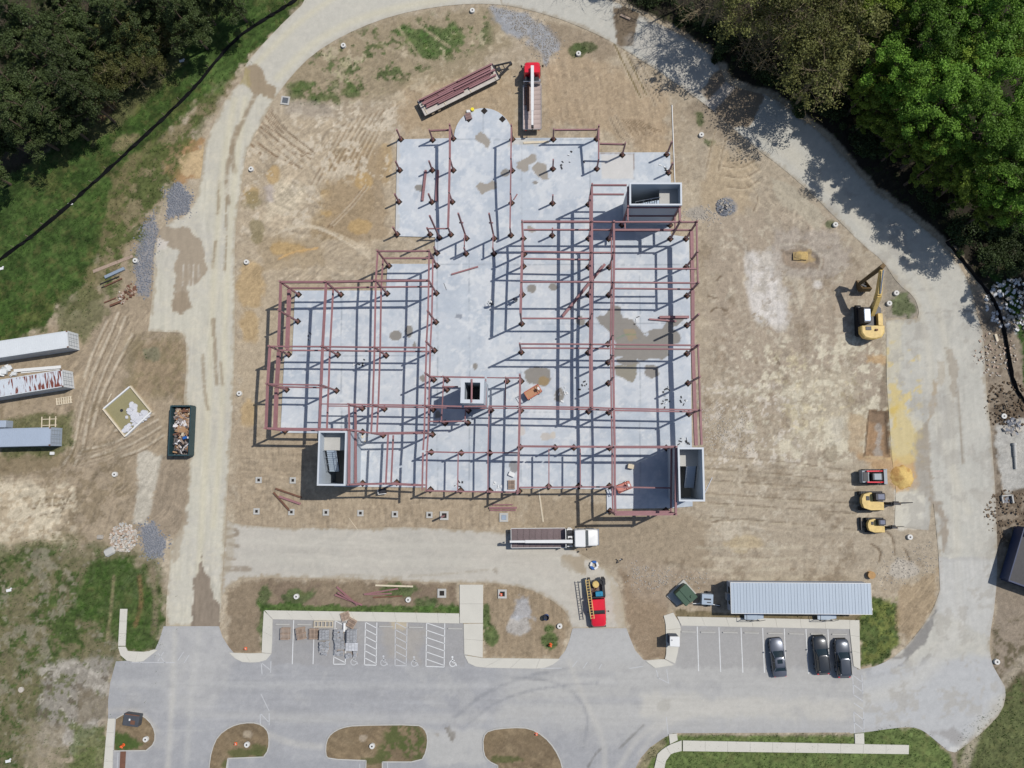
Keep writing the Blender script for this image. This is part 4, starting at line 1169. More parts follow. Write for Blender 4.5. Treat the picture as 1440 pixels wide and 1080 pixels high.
def pl(mb, a, b, w=.11):
    A_, B_ = P(*a, ZL), P(*b, ZL)
    d = (B_ - A_); L = d.length; d.normalize(); s = Vector((-d.y, d.x, 0)) * w / 2
    mb.add([A_ - s, B_ - s, B_ + s, A_ + s], [(0, 1, 2, 3)])


for a, b in (((980.5, 881), (982.5, 944)), ((1011, 882), (1013.5, 945)), ((1042, 882.5), (1044.7, 946)), ((1072.5, 883), (1075, 946)), ((1103, 884), (1105, 947)), ((1133.3, 884.5), (1137, 947.5)), ((1164.2, 885), (1167.5, 948)), ((413, 872), (411, 934)), ((442, 873), (440.2, 934))):
    pl(lines, a, b)


def hatch(mb, tl, tr, br, bl, n, sides=(1, 1, 1)):
    if sides[0]: pl(mb, tl, bl)
    if sides[1]: pl(mb, tr, br)
    if sides[2]: pl(mb, bl, br)
    for i in range(n):
        t = i / n; u = (i + .78) / n
        a = (tl[0] + (bl[0] - tl[0]) * t, tl[1] + (bl[1] - tl[1]) * t)
        b = (tr[0] + (br[0] - tr[0]) * u, tr[1] + (br[1] - tr[1]) * u)
        pl(mb, a, b, .10)


hatch(lines, (471.5, 873), (487.5, 873.5), (485.5, 934), (469, 934), 6)
hatch(lines, (514, 875), (530, 875.5), (529, 935.5), (512.5, 935), 6)
hatch(worn, (556, 875.5), (572.5, 876), (571.2, 936.3), (555.5, 936), 6)
hatch(lines, (600, 876), (625.5, 876.5), (624.6, 938), (599, 937), 6)
hatch(worn, (1199, 949), (1212, 949), (1213.5, 976), (1200.5, 976), 2, (1, 1, 0))
hatch(worn, (1200.6, 1001), (1214.5, 1001), (1215, 1030), (1202, 1031), 2, (1, 1, 0))
hatch(worn, (1200.5, 977), (1213.5, 977), (1214, 1000), (1200.6, 1000), 2, (0, 0, 0))
hatch(worn, (367.5, 932), (381, 930), (380.5, 946), (368.5, 948), 1, (1, 1, 0))
hatch(worn, (366, 1003), (378.5, 1003), (378.5, 1020), (366, 1018), 1, (1, 1, 0))
for a, b in (((367, 976), (378.5, 1000)), ((923, 942), (926, 955)), ((937.5, 941), (940, 960)), ((925, 953), (941, 961)), ((937, 1008), (939.5, 1032)), ((166, 1058), (164.5, 1085)), ((321, 1068), (320, 1085)), ((506, 1074), (506, 1085)), ((545, 1072), (545, 1085)),
             ((222, 918), (232, 932)), ((230, 917), (222, 930)), ((258, 917), (250, 929)), ((266, 921), (259, 932)), ((185, 931.3), (246, 931.8)),
             ((805, 938), (812, 929)), ((820, 940), (826, 931)), ((842, 941), (846, 934)), ((885, 940), (904, 937)), ((760, 939.8), (790, 939.5))):
    pl(worn, a, b, .09)


def wheelchair(mb, cx, cy, s=1.0):
    q = lambda x, y: (cx + x * s, cy + y * s)
    for i in range(12):
        t0 = math.radians(20 + i * 24); t1 = math.radians(20 + i * 24 + 24)
        if i > 10: continue
        pl(mb, q(4.2 * math.cos(t0) - .5, 4.2 * math.sin(t0) + 2.0), q(4.2 * math.cos(t1) - .5, 4.2 * math.sin(t1) + 2.0), .12)
    pl(mb, q(-.6, -5), q(-.3, 1.2), .16); pl(mb, q(-.3, 1.0), q(3.5, 1.2), .14); pl(mb, q(3.4, 1.2), q(5.0, 5.2), .14); pl(mb, q(-.5, -2.2), q(2.6, -2.0), .10)
    c = P(*q(-.8, -7), ZL)
    mb.add([(c.x + .14 * math.cos(k * math.pi / 4), c.y + .14 * math.sin(k * math.pi / 4), ZL) for k in range(8)], [tuple(range(8))])


wheelchair(lines, 637, 931)
for x, y in ((540, 930), (498, 929), (583, 931)):
    wheelchair(worn, x, y)
struct(lines.build('bay_marking', M_MARK)); struct(worn.build('bay_marking', M_MARKF))

# wheel stops
mb = MB(); mb.rbox(-.95, .95, -.08, .08, 0, .13, .03)
stop_me = mb.mesh('wheel_stop', M_CONC)
WS = [((968, 888.5), 'pale wheel stop in the empty bay beside the white-roofed toilet cabin'), ((995.5, 889), 'pale wheel stop in the second empty bay from the toilet cabin'),
      ((1026.5, 889.5), 'pale wheel stop in the third empty bay from the toilet cabin'), ((1056.5, 890), 'pale wheel stop in the empty bay just left of the silver-bonneted car'),
      ((1090, 890.8), 'pale wheel stop ahead of the silver-bonneted car'), ((1119.5, 891.3), 'pale wheel stop in the empty bay between two parked cars'),
      ((1150, 891.6), 'pale wheel stop ahead of the black car'), ((1180, 892), 'pale wheel stop ahead of the dark grey car in the end bay'),
      ((397.5, 878), 'worn wheel stop above the lone brown pallet pile'), ((428, 878.3), 'worn wheel stop above the tilted slatted pallet'),
      ((543, 881), 'dusty wheel stop right of the first hatched access aisle past the blocks'), ((585, 882), 'dusty wheel stop between the two right-hand hatched aisles'), ((640, 884), 'worn wheel stop in the disabled bay against the wide pavement')]
for (x, y), lb in WS:
    tag(inst('wheel_stop', stop_me, None, P(x, y, .032), hd((x - 5, y), (x + 5, y + .2))), lb, 'wheel stop', 'wheel stops at the head of the parking bays')

# ------------------------------------------------------------------ steel frames
mb = MB(); mb.ibeam((-.5, 0, 0), (.5, 0, 0), .185, .30); BEAM_N = mb.mesh('beam', M_STEEL)
mb = MB(); mb.ibeam((-.5, 0, 0), (.5, 0, 0), .26, .38); BEAM_W = mb.mesh('beam', M_STEEL)
mb = MB(); mb.ibeam((-.5, 0, 0), (.5, 0, 0), .44, .46); BEAM_X = mb.mesh('beam', M_STEEL)
mb = MB(); mb.ibeam((-.5, 0, 0), (.5, 0, 0), .13, .26); BEAM_T = mb.mesh('beam', M_STEEL)
mb = MB(); mb.box((0, 0, .5), (.21, .21, 1)); COLUMN = mb.mesh('column', M_STEEL)
mb = MB(); mb.box((0, 0, .5), (.20, .20, 1)); COLUMN_S = mb.mesh('column', M_STEEL)
mb = MB(); mb.box((0, 0, .012), (.46, .46, .024)); mb.box((.17, .17, .05), (.05, .05, .06)); mb.box((-.17, .17, .05), (.05, .05, .06)); mb.box((.17, -.17, .05), (.05, .05, .06)); mb.box((-.17, -.17, .05), (.05, .05, .06))
PLATE = mb.mesh('base_plate', M_RUST)
mb = MB(); mb.box((0, 0, .006), (.72, .72, .012)); POCKET = mb.mesh('column_pocket', M_SHADED_SOIL)
Z0 = .15
L1, L2 = 4.15, 7.55


def column(root, org, px, py, h, small=False, pocket=True, stub=None):
    b = P(px, py, Z0)
    c = inst('column', COLUMN_S if small else COLUMN, root, (b.x - org.x, b.y - org.y, Z0 + .024), 0, (1, 1, h - .024))
    pm = inst('base_plate', PLATE, c); pm.scale = (1, 1, 1 / (h - .024)); pm.location = (0, 0, -.024 / (h - .024) + .0005)
    if pocket:
        k = inst('column_pocket', POCKET, slab, (b.x, b.y, Z0 - .004), math.pi / 4)
    return b


def beam(root, org, a, b, z, me=None, trim=.15, dz=0.0, zb=None):
    A_ = P(*a, Z0); B_ = P(*b, Z0)
    A_.z = z + dz; B_.z = (z if zb is None else zb) + dz
    d = (B_ - A_); L = d.length; d.normalize()
    A_ = A_ + d * trim; B_ = B_ - d * trim; L -= 2 * trim
    mid = (A_ + B_) / 2 - org
    s = Vector((0, 0, 1)).cross(d).normalized(); u = d.cross(s)
    R = Matrix((d * L, s, u)).transposed().to_4x4(); R.translation = mid
    return inst('beam', me or BEAM_N, root, M=R)


FG = 'red steel frames standing on the slab'
W1 = (420, 414.4); W2 = (479.4, 414.4); W3 = (544.4, 413); W5 = (547, 374)
VA = (614.3, 373.9); VB = (613.8, 412.5); VC = (613, 453); VD = (611, 493); VE = (610, 534); VF = (609, 576); VG = (608.2, 611); VH = (606.5, 636); VI = (605.5, 688.5)
C1 = (418.7, 452); C2 = (406, 498.7); D1 = (475, 499); D2 = (543, 500); E1 = (403, 548); E2 = (473.2, 549.4); F1 = (401, 606)
G1 = (509.5, 574.4); G2 = (540.6, 575); H1 = (510, 607.5); H2 = (538.7, 612); J1 = (510, 679.5); J2 = (558, 678.5)
M1 = (628.7, 534.6); M2 = (713, 536); M3 = (628.5, 548); M4 = (658.7, 577.5); M5 = (690.6, 577); M6 = (626, 595); M7 = (658, 594.6)
N1 = (648.7, 637); N2 = (689, 637); K1 = (648, 689.6); K2 = (689, 690)
X = [(736, 335.5), (737, 357.5), (736, 374.5), (734.8, 414.4), (733.7, 455.4), (733, 495.6), (733, 536), (732.5, 577.4), (731.5, 629), (730, 690.5)]
Yc = [(827.5, 287.5), (827.5, 335.6), (827.5, 376), (827.5, 414.4), (827.5, 455.6), (827, 496), (827.5, 578.7)]
Zc = [(856, 336), (856.5, 376), (856, 415), (854.8, 484), (855.2, 510), (855.5, 539), (856, 580), (857, 630), (857, 683.5), (858, 718.5)]
Ec = [(964.5, 336), (965, 375.5), (966, 416), (966, 457.5), (966, 497.5), (967.5, 539), (968.7, 582)]
NEa = (874.5, 316.5); NEb = (942, 316.5); NEc = (942.5, 336)
SE1 = (937, 630); SE2 = (936.5, 718)

fr = P(*W1, Z0); frame = thing('steelwork', 'two-storey red-oxide steel building frame over the wide concrete slab', 'steel frame', fr, 0, FG)
for q in (W1, W2, W3, W5, VA, VB, VC, VD, VE, VF, C1, C2, D1, D2, E1, E2, F1, G1, G2, H1, H2, J1, J2, VG):
    column(frame, fr, *q, L2 + .25)
for q in X + Yc + Zc + Ec + [NEa, NEb, NEc, SE1, SE2]:
    column(frame, fr, *q, L2 + .25)
for q in (VH, VI, M1, M2, M3, M4, M5, M6, M7, N1, N2, K1, K2, (771.5, 684), (814, 683.6), (780.5, 629.4), (807, 629.4)):
    column(frame, fr, *q, L1 + .3, True)
for a, b, w1, w2 in ((W1, W2, BEAM_N, BEAM_W), (W2, W3, BEAM_N, BEAM_W), (W3, VB, BEAM_N, BEAM_W), (W5, VA, BEAM_N, BEAM_N), (C2, D1, BEAM_N, BEAM_N), (D1, D2, BEAM_N, BEAM_N), (D2, (610.8, 500.3), BEAM_N, BEAM_N),
                     (E1, E2, BEAM_N, BEAM_N), ((472, 574), G1, BEAM_T, BEAM_T), (G1, G2, BEAM_N, BEAM_N), (G2, VF, BEAM_N, BEAM_N), (F1, H1, BEAM_W, BEAM_W), (H1, H2, BEAM_N, BEAM_N), (H2, VG, BEAM_N, BEAM_N),
                     (J1, J2, BEAM_N, BEAM_N), (J2, (605.6, 681), BEAM_N, BEAM_N), (VF, M4, BEAM_T, BEAM_N), (M4, M5, BEAM_T, BEAM_N), (M5, X[7], BEAM_T, BEAM_N), (X[7], Yc[6], BEAM_N, BEAM_N), (Yc[6], Zc[6], BEAM_N, BEAM_N), (Zc[6], Ec[6], BEAM_N, BEAM_N),
                     (X[0], Yc[1], BEAM_N, BEAM_W), (Yc[1], Zc[0], BEAM_N, BEAM_N), (Zc[0], NEc, BEAM_W, BEAM_N), (NEc, Ec[0], BEAM_N, BEAM_N), (X[5], Yc[5], BEAM_N, BEAM_N), (Yc[5], (855, 496.4), BEAM_N, BEAM_N), ((855, 496.4), Ec[4], BEAM_N, BEAM_N),
                     (X[8], (780.5, 629.4), BEAM_N, BEAM_N), ((780.5, 629.4), (807, 629.4), BEAM_N, BEAM_N), ((807, 629.4), Zc[7], BEAM_N, BEAM_N), (Zc[7], SE1, BEAM_W, BEAM_W), (NEa, NEb, BEAM_N, BEAM_N), (Zc[9], SE2, BEAM_X, BEAM_W)):
    beam(frame, fr, a, b, L1, w1); beam(frame, fr, a, b, L2, w2)
for a, b in ((X[2], Yc[2]), (Yc[2], Zc[1]), (X[3], Yc[3]), (Yc[3], Zc[2]), (Zc[2], Ec[2]), ((856.3, 397.3), (965.6, 397.3))):
    beam(frame, fr, a, b, L2, BEAM_N)
for a, b in ((X[2], Yc[2]), (Zc[2], Ec[2]), (X[4], Yc[4]), (VE, M1), (M1, (686, 535.5)), ((686, 535.5), M2), (M2, X[6]), (VH, N1), (N1, N2), (N2, (731.4, 637.5)), ((607, 594.8), M6), (M6, M7), (M3, (650, 548)),
             (VI, K1), (K1, K2), (K2, X[9]), ((730.3, 684.2), (771.5, 684)), ((771.5, 684), (814, 683.6)), ((814, 683.6), Zc[8]), (Zc[8], (937, 685)), ((829, 335.6), (858, 335.6))):
    beam(frame, fr, a, b, L1, BEAM_T if b in (M2,) else BEAM_N, dz=-.04)
# north-south members sit a little lower than the east-west ones
Yb = [(827.5, 287.5), (827.5, 335.6), (827.5, 376), (827.5, 414.4), (827.5, 455.6), (827, 496), (827.5, 578.7)]
for a, b, w1, w2 in ((W1, C1, BEAM_X, BEAM_W), (C1, (417, 498.7), BEAM_X, BEAM_W), (C2, E1, BEAM_X, BEAM_W), (E1, F1, BEAM_X, BEAM_W), (W2, D1, BEAM_N, BEAM_W), (D1, E2, BEAM_N, BEAM_W), (E2, (471, 606.6), BEAM_N, BEAM_W),
                     (W5, W3, BEAM_N, BEAM_N), (W3, D2, BEAM_N, BEAM_N), (D2, G2, BEAM_N, BEAM_N), (G2, H2, BEAM_N, BEAM_N), ((561, 612), J2, BEAM_N, BEAM_N), (G1, H1, BEAM_W, BEAM_N), (H1, J1, BEAM_W, BEAM_W),
                     (VA, VB, BEAM_N, BEAM_N), (VB, VC, BEAM_N, BEAM_N), (VC, VD, BEAM_N, BEAM_N), (VD, VE, BEAM_N, BEAM_N), (VE, VF, BEAM_N, BEAM_N), (VF, VG, BEAM_N, BEAM_N), (VG, VH, BEAM_N, BEAM_N), (VH, VI, BEAM_N, BEAM_N),
                     (X[0], X[1], BEAM_N, BEAM_W), (X[1], X[2], BEAM_N, BEAM_W), (X[2], X[3], BEAM_N, BEAM_W), (X[3], X[4], BEAM_N, BEAM_W), (X[6], X[7], BEAM_N, BEAM_N), (X[7], X[8], BEAM_N, BEAM_N), (X[8], X[9], BEAM_N, BEAM_N),
                     (Yb[0], Yb[1], BEAM_W, BEAM_W), (Yb[1], Yb[2], BEAM_W, BEAM_W), (Yb[2], Yb[3], BEAM_W, BEAM_W), (Yb[3], Yb[4], BEAM_W, BEAM_W), (Yb[4], Yb[5], BEAM_W, BEAM_W), (Yb[5], Yb[6], BEAM_W, BEAM_W),
                     (Zc[0], Zc[1], BEAM_N, BEAM_W), (Zc[1], Zc[2], BEAM_N, BEAM_W), (Zc[2], Zc[3], BEAM_N, BEAM_W), (Zc[3], Zc[4], BEAM_N, BEAM_W), (Zc[4], Zc[5], BEAM_N, BEAM_W), (Zc[5], Zc[6], BEAM_N, BEAM_W), (Zc[6], Zc[7], BEAM_N, BEAM_W), (Zc[7], Zc[8], BEAM_N, BEAM_W), (Zc[8], Zc[9], BEAM_N, BEAM_W),
                     (Ec[0], Ec[1], BEAM_X, BEAM_N), (Ec[1], Ec[2], BEAM_X, BEAM_N), (Ec[4], Ec[5], BEAM_X, BEAM_N), (Ec[5], Ec[6], BEAM_X, BEAM_N), (Ec[6], (970.5, 629), BEAM_X, BEAM_W), (NEa, (874.5, 335.5), BEAM_N, BEAM_N), (NEb, NEc, BEAM_N, BEAM_W), (SE1, SE2, BEAM_N, BEAM_W)):
    beam(frame, fr, a, b, L1, w1, dz=-.03); beam(frame, fr, a, b, L2, w2, dz=-.03)
for a, b in ((Ec[2], Ec[3]), (Ec[3], Ec[4]), (M1, M3), (M3, M6), ((686, 535.5), (686.5, 577)), (M2, (712, 577.2)), (M5, N2), (N2, K2), (N1, K1), (M4, M7), ((771.5, 630), (771.5, 684)), ((814, 630), (814, 683.6))):
    beam(frame, fr, a, b, L1, BEAM_X if a[0] > 960 else BEAM_T, dz=-.07)
beam(frame, fr, Yc[0], (874.5, 287.6), L2, BEAM_N); beam(frame, fr, Yc[0], (874.5, 287.6), L1, BEAM_N)
beam(frame, fr, (874.5, 288), NEa, L2, BEAM_N, dz=-.03)

# single-storey steel in the north wing
q = P(637.5, 195, Z0); f2 = thing('steelwork', 'single-storey red frame along the line left of the rounded slab nose', 'steel frame', q, 0, FG)
for a, h in (((637.5, 195), 4.5), ((637.5, 239.5), 4.5), ((636, 284), 4.0), ((634, 330), 3.4), ((608.5, 197), 3.3), ((605, 330), 3.0)):
    column(f2, q, *a, h, True)
beam(f2, q, (637.5, 195), (637.5, 239.5), 4.3, BEAM_W); beam(f2, q, (637.5, 239.5), (636, 284), 4.3, BEAM_W, zb=3.9); beam(f2, q, (636, 284), (634, 330), 3.85, BEAM_W, zb=3.3)
beam(f2, q, (608.5, 197), (637.5, 196), 3.2, BEAM_N); beam(f2, q, (605, 330), (634, 330), 2.9, BEAM_T)
q = P(720.6, 196, Z0); f3 = thing('steelwork', 'single row of red columns and beam right of the rounded slab nose', 'steel frame', q, 0, FG)
for a, h in (((720.6, 196), 4.6), ((720.2, 240), 4.5), ((719.4, 285.5), 4.0), ((718.5, 331), 3.4)):
    column(f3, q, *a, h, True)
beam(f3, q, (720.6, 196), (720.2, 240), 4.4, BEAM_N); beam(f3, q, (720.2, 240), (719.4, 285.5), 4.35, BEAM_N, zb=3.9); beam(f3, q, (719.4, 285.5), (718.5, 331), 3.85, BEAM_N, zb=3.3)
q = P(778, 196, Z0); f4 = thing('steelwork', 'small red portal frame on the north edge of the slab behind the red lorry', 'steel frame', q, 0, FG)
for a, h in (((778, 196), 3.3), ((839, 195.6), 4.3), ((839.3, 237.5), 3.6), ((875, 218), 4.0)):
    column(f4, q, *a, h, True)
beam(f4, q, (778, 196), (839, 195.6), 3.2, BEAM_N); beam(f4, q, (839, 195.6), (839.3, 237.5), 4.1, BEAM_N, zb=3.5); beam(f4, q, (839.3, 217), (875, 218), 3.7, BEAM_N)
for (a, b, lb) in (((656, 335.3), (655.5, 357), 'tall red column joined by a short beam to a low post, in mid slab'), ((695, 335.5), (694.8, 357), 'tall red column with low post, nearest the left edge of the east frame')):
    q = P(*a, Z0); t = thing('steelwork', lb, 'steel frame', q, 0, 'tall columns braced to low posts')
    column(t, q, *a, 10.6); column(t, q, *b, 2.9, True)
    beam(t, q, a, b, 2.8, BEAM_T)
    mbk = MB(); mbk.box((0, 0, 7.0), (.55, .14, .22)); mbk.build('bracket', M_STEEL, t)
# columns that stand alone
for (x, y), h, lb in (((563.7, 196), 3.1, 'lone red column at the top left corner of the slab'), ((562.3, 239.5), 3.1, 'lone red column on the left slab edge, next down from the top corner'),
                      ((561, 284), 3.1, 'lone red column halfway down the left edge of the north wing slab'), ((558.6, 329.5), 3.1, 'lone red column at the bottom left corner of the north wing slab'),
                      ((608, 239.5), 3.2, 'lone red column just above the two beams lying on the slab'), ((607.3, 284.3), 3.2, 'lone red column between the lower ends of the two lying beams'),
                      ((777.5, 237.6), 3.2, 'lone red column beside the large pair of dried puddles'), ((777, 286), 3.2, 'lone red column in open slab left of the north-east stair shaft'),
                      ((776.5, 331.3), 3.2, 'lone red column just inside the top beam of the east frame'), ((937.5, 217.5), 4.2, 'lone red column at the top right corner of the slab'),
                      ((940, 243), 3.4, 'lone red column on the right slab edge just above the stair shaft'), ((618, 334.3), 9.4, 'tall lone red column at the inner corner of the slab step'),
                      ((614.5, 356), 2.9, 'short lone red post beside the slab step, under the tall column')):
    q = P(x, y, Z0); t = thing('lone_column', lb, 'steel column', q, 0, 'red columns standing alone on the slab')
    column(t, q, x, y, h, True)
for x, y in ((681, 156), (659, 167.5), (706.5, 167.5)):
    inst('column_pocket', POCKET, slab, (P(x, y, .15).x, P(x, y, .15).y, Z0 - .004), math.pi / 4)

# ------------------------------------------------------------------ stair and lift shafts
def shaft(label, cat, name, quad, hgt, stairs=None, wall=.19, rim=.215):
    """quad: the rim's four corners on the photo (tl, tr, br, bl)"""
    w = [P(x, y, hgt) for x, y in quad]
    c = sum(w, Vector()) / 4
    ax = ((w[1] - w[0]) + (w[2] - w[3])).normalized(); rz = math.atan2(ax.y, ax.x)
    R = Matrix.Rotation(-rz, 3, 'Z'); lw = [R @ (p - c) for p in w]
    x0 = (lw[0].x + lw[3].x) / 2; x1 = (lw[1].x + lw[2].x) / 2; y1 = (lw[0].y + lw[1].y) / 2; y0 = (lw[2].y + lw[3].y) / 2
    t = thing(name, label, cat, (c.x, c.y, .15), rz, 'wall shafts rising through the steel frame')
    hh = hgt - .15; zt = hh - .10
    for (a0, a1, b0, b1) in ((x0, x1, y0, y0 + wall), (x0, x1, y1 - wall, y1), (x0, x0 + wall, y0 + wall, y1 - wall), (x1 - wall, x1, y0 + wall, y1 - wall)):
        MB().box(((a0 + a1) / 2, (b0 + b1) / 2, zt / 2), (a1 - a0, b1 - b0, zt)).build('wall', M_SHAFT, t)
    e = (rim - wall) / 2
    for (a0, a1, b0, b1) in ((x0 - e, x1 + e, y0 - e, y0 + wall + e), (x0 - e, x1 + e, y1 - wall - e, y1 + e), (x0 - e, x0 + wall + e, y0 + wall + e, y1 - wall - e), (x1 - wall - e, x1 + e, y0 + wall + e, y1 - wall - e)):
        MB().box(((a0 + a1) / 2, (b0 + b1) / 2, hh - .05), (a1 - a0, b1 - b0, .10)).build('top_track', M_RIM, t)
    MB().box(((x0 + x1) / 2, (y0 + y1) / 2, .01), (x1 - x0 - 2 * wall, y1 - y0 - 2 * wall, .02)).build('floor', M_CONC, t)
    if stairs:
        d, zlo, zhi, lat, w_, s0, s1, n = stairs
        fl = MB()
        step = MB(); step.box((0, 0, 0), (.30 if d == 'x' else w_, w_ if d == 'x' else .30, .045)); sme = step.mesh('step', M_GALV)
        inner0, inner1 = (x0 + wall, x1 - wall) if d == 'x' else (y0 + wall, y1 - wall)
        oth0, oth1 = (y0 + wall, y1 - wall) if d == 'x' else (x0 + wall, x1 - wall)
        at = lambda s, o, z: (s, o, z) if d == 'x' else (o, s, z)
        oc = oth0 + (oth1 - oth0) * lat
        sa = inner0 + (inner1 - inner0) * s0; sb = inner0 + (inner1 - inner0) * s1
        for sgn in (-1, 1):
            fl.bar(at(sa, oc + sgn * (w_ / 2 + .04), zlo - .1), at(sb, oc + sgn * (w_ / 2 + .04), zhi - .1), .06, .26)
        flo = fl.build('stair_flight', M_DARK, t)
        for i in range(n):
            f = (i + .5) / n
            inst('step', sme, flo, at(sa + (sb - sa) * f, oc, zlo + (zhi - zlo) * f))
        hr = MB()
        for sgn in (-1, 1):
            hr.cyl(at(sa, oc + sgn * (w_ / 2 + .05), zlo + .95), at(sb, oc + sgn * (w_ / 2 + .05), zhi + .95), .04, n=6)
            for f in (0.02, .35, .67, .98):
                zz = zlo + (zhi - zlo) * f
                hr.cyl(at(sa + (sb - sa) * f, oc + sgn * (w_ / 2 + .05), zz), at(sa + (sb - sa) * f, oc + sgn * (w_ / 2 + .05), zz + .95), .03, n=6)
        hr.build('handrail', M_CHROME, t)
        ld = MB()
        ld.box(at((sb + (inner1 if s1 > s0 else inner0)) / 2, (oth0 + oth1) / 2, zhi - .05), at(abs((inner1 if s1 > s0 else inner0) - sb), oth1 - oth0, .1) if d == 'x' else (oth1 - oth0, abs((inner1 if s1 > s0 else inner0) - sb), .1))
        ld.build('landing', M_CONC, t)
    return t


HS = 8.25
shaft('grey-walled stair shaft at the south-west corner with bright sunlit steps', 'stair shaft', 'stair_shaft', ((448.5, 606), (488, 606.3), (485, 683), (445.3, 682.8)), HS, ('y', 4.3, 6.1, .30, 1.25, .24, .66, 11))
shaft('grey-walled stair shaft at the south-east corner with its steps in shade', 'stair shaft', 'stair_shaft', ((953.6, 629.4), (990, 629.4), (991, 705), (954.6, 705)), HS, ('y', 3.6, 5.4, .68, 1.25, .22, .66, 11))
shaft('wide grey stair shaft at the north-east corner with a railed flight inside', 'stair shaft', 'stair_shaft', ((885, 256.8), (959, 256.8), (959, 288.6), (885.5, 288.6)), HS, ('x', 4.4, 6.2, .24, 1.1, .14, .62, 11))
sh = shaft('small lift shaft in mid building with a single beam across its top', 'lift shaft', 'lift_shaft', ((648, 532.5), (680.5, 532.8), (680, 567.5), (648, 566.5)), HS, None, .45, .48)
a = P(663.6, 533, 8.3); b = P(663.2, 566, 8.3)
R_ = Matrix.Rotation(-sh.rotation_euler.z, 3, 'Z')
MB().ibeam(R_ @ (a - sh.location), R_ @ (b - sh.location), .2, .22).build('cross_beam', M_STEEL, sh)

# ------------------------------------------------------------------ trees
def quads(C, N, U, w, h):
    """leaf-sized faces: centres, normals, in-plane direction, half sizes"""
    N = N / np.linalg.norm(N, axis=1, keepdims=True)
    U = U - (U * N).sum(1, keepdims=True) * N; U /= np.linalg.norm(U, axis=1, keepdims=True) + 1e-9
    S = np.cross(N, U)
    w = w[:, None]; h = h[:, None]
    V = np.stack([C - U * h, C + S * w, C + U * h, C - S * w], 1).reshape(-1, 3)
    return V, np.arange(len(V)).reshape(-1, 4)


def leaf_crown(name, m, seed, R, zlo, zhi, nclump, nleaf, size, shape='dome', spread=.23, lean=.5):
    g = np.random.default_rng(seed)
    cl = []
    while len(cl) < nclump:
        u = g.uniform(-1, 1, 3)
        r = np.hypot(u[0], u[1])
        if shape == 'dome' and r * r + max(u[2], 0) ** 2 * .9 + min(u[2], 0) ** 2 * .8 > 1: continue
        if shape == 'cone' and r > (1 - u[2]) / 2 * 1.0 + .10: continue
        if shape == 'dome' and r * r + u[2] ** 2 < .22 and g.random() < .8: continue
        cl.append(u)
    cl = np.array(cl)
    bump = 1 + .28 * np.sin(np.arctan2(cl[:, 1], cl[:, 0]) * g.integers(2, 5) + g.uniform(0, 6))
    cl[:, 0] *= R * bump; cl[:, 1] *= R * bump
    cl[:, 2] = zlo + (cl[:, 2] + 1) / 2 * (zhi - zlo)
    rad = g.uniform(.35, 1.5, nclump) * R * spread
    k = g.choice(nclump, nleaf, p=(lambda q: q / q.sum())(g.uniform(.4, 1.6, nclump)))
    d = g.normal(size=(nleaf, 3)); d /= np.linalg.norm(d, axis=1, keepdims=True)
    d[:, 2] = np.abs(d[:, 2]) * np.where(g.random(nleaf) < .75, 1, -1)
    st = g.uniform(.6, 1.5, (nclump, 3)) * np.array([1, 1, .55])
    C = cl[k] + d * rad[k][:, None] * g.uniform(.3, 1.15, nleaf)[:, None] * st[k]
    N = d + g.normal(size=(nleaf, 3)) * lean + np.array([0, 0, .5])
    V, Fq = quads(C, N, g.normal(size=(nleaf, 3)), size * g.uniform(.5, 1.2, nleaf), size * g.uniform(.6, 1.5, nleaf))
    return np_mesh(name, V, Fq, m)


def limb_mesh(name, m, seed, h, r0, R, zlo, nl=9, twig=0, lean=.1, sub=4):
    g = random.Random(seed); mb = MB()
    top = Vector((g.uniform(-1, 1) * lean * h * .2, g.uniform(-1, 1) * lean * h * .2, h * .9))
    mid = top * .5 + Vector((g.uniform(-.3, .3), g.uniform(-.3, .3), 0))
    mb.cyl((0, 0, -.1), mid, r0, r0 * .62, 8, False); mb.cyl(mid, top, r0 * .62, r0 * .12, 7, False)
    def axis(z):
        z = max(0, min(z, h * .9)); f = z / (h * .9)
        return mid * (f * 2) if f < .5 else mid + (top - mid) * (f * 2 - 1)
    for i in range(nl):
        z = zlo * .75 + (h * .86 - zlo * .75) * (i + g.random() * .6) / nl
        a = i * 2.4 + g.uniform(-.4, .4)
        L = R * g.uniform(.75, 1.08) * (1.05 - .5 * max(0, (z - zlo) / (h - zlo)))
        s = axis(z); e = s + Vector((math.cos(a) * L, math.sin(a) * L, L * g.uniform(.25, .7)))
        m1 = s.lerp(e, .5) + Vector((0, 0, -.06 * L)); r = r0 * .34 * (1 - .5 * z / h)
        mb.cyl(s, m1, r, r * .6, 5, False); mb.cyl(m1, e, r * .6, r * .15, 4, False)
        for j in range(sub):
            f = g.uniform(.3, .98); q = s.lerp(m1, f * 2) if f < .5 else m1.lerp(e, f * 2 - 1)
            d = Vector((math.cos(a + g.uniform(-1.3, 1.3)), math.sin(a + g.uniform(-1.3, 1.3)), g.uniform(.1, .9)))
            q2 = q + d * L * g.uniform(.25, .5)
            mb.cyl(q, q2, r * .35, r * .10, 3, False)
            for k in range(twig):
                p = q.lerp(q2, g.uniform(.2, 1.0))
                d2 = (d + Vector((g.uniform(-1, 1), g.uniform(-1, 1), g.uniform(-.3, .9)))).normalized()
                mb.cyl(p, p + d2 * g.uniform(.5, 1.5), .028, .010, 3, False)
    return mb.mesh(name, m)


TREES = {}


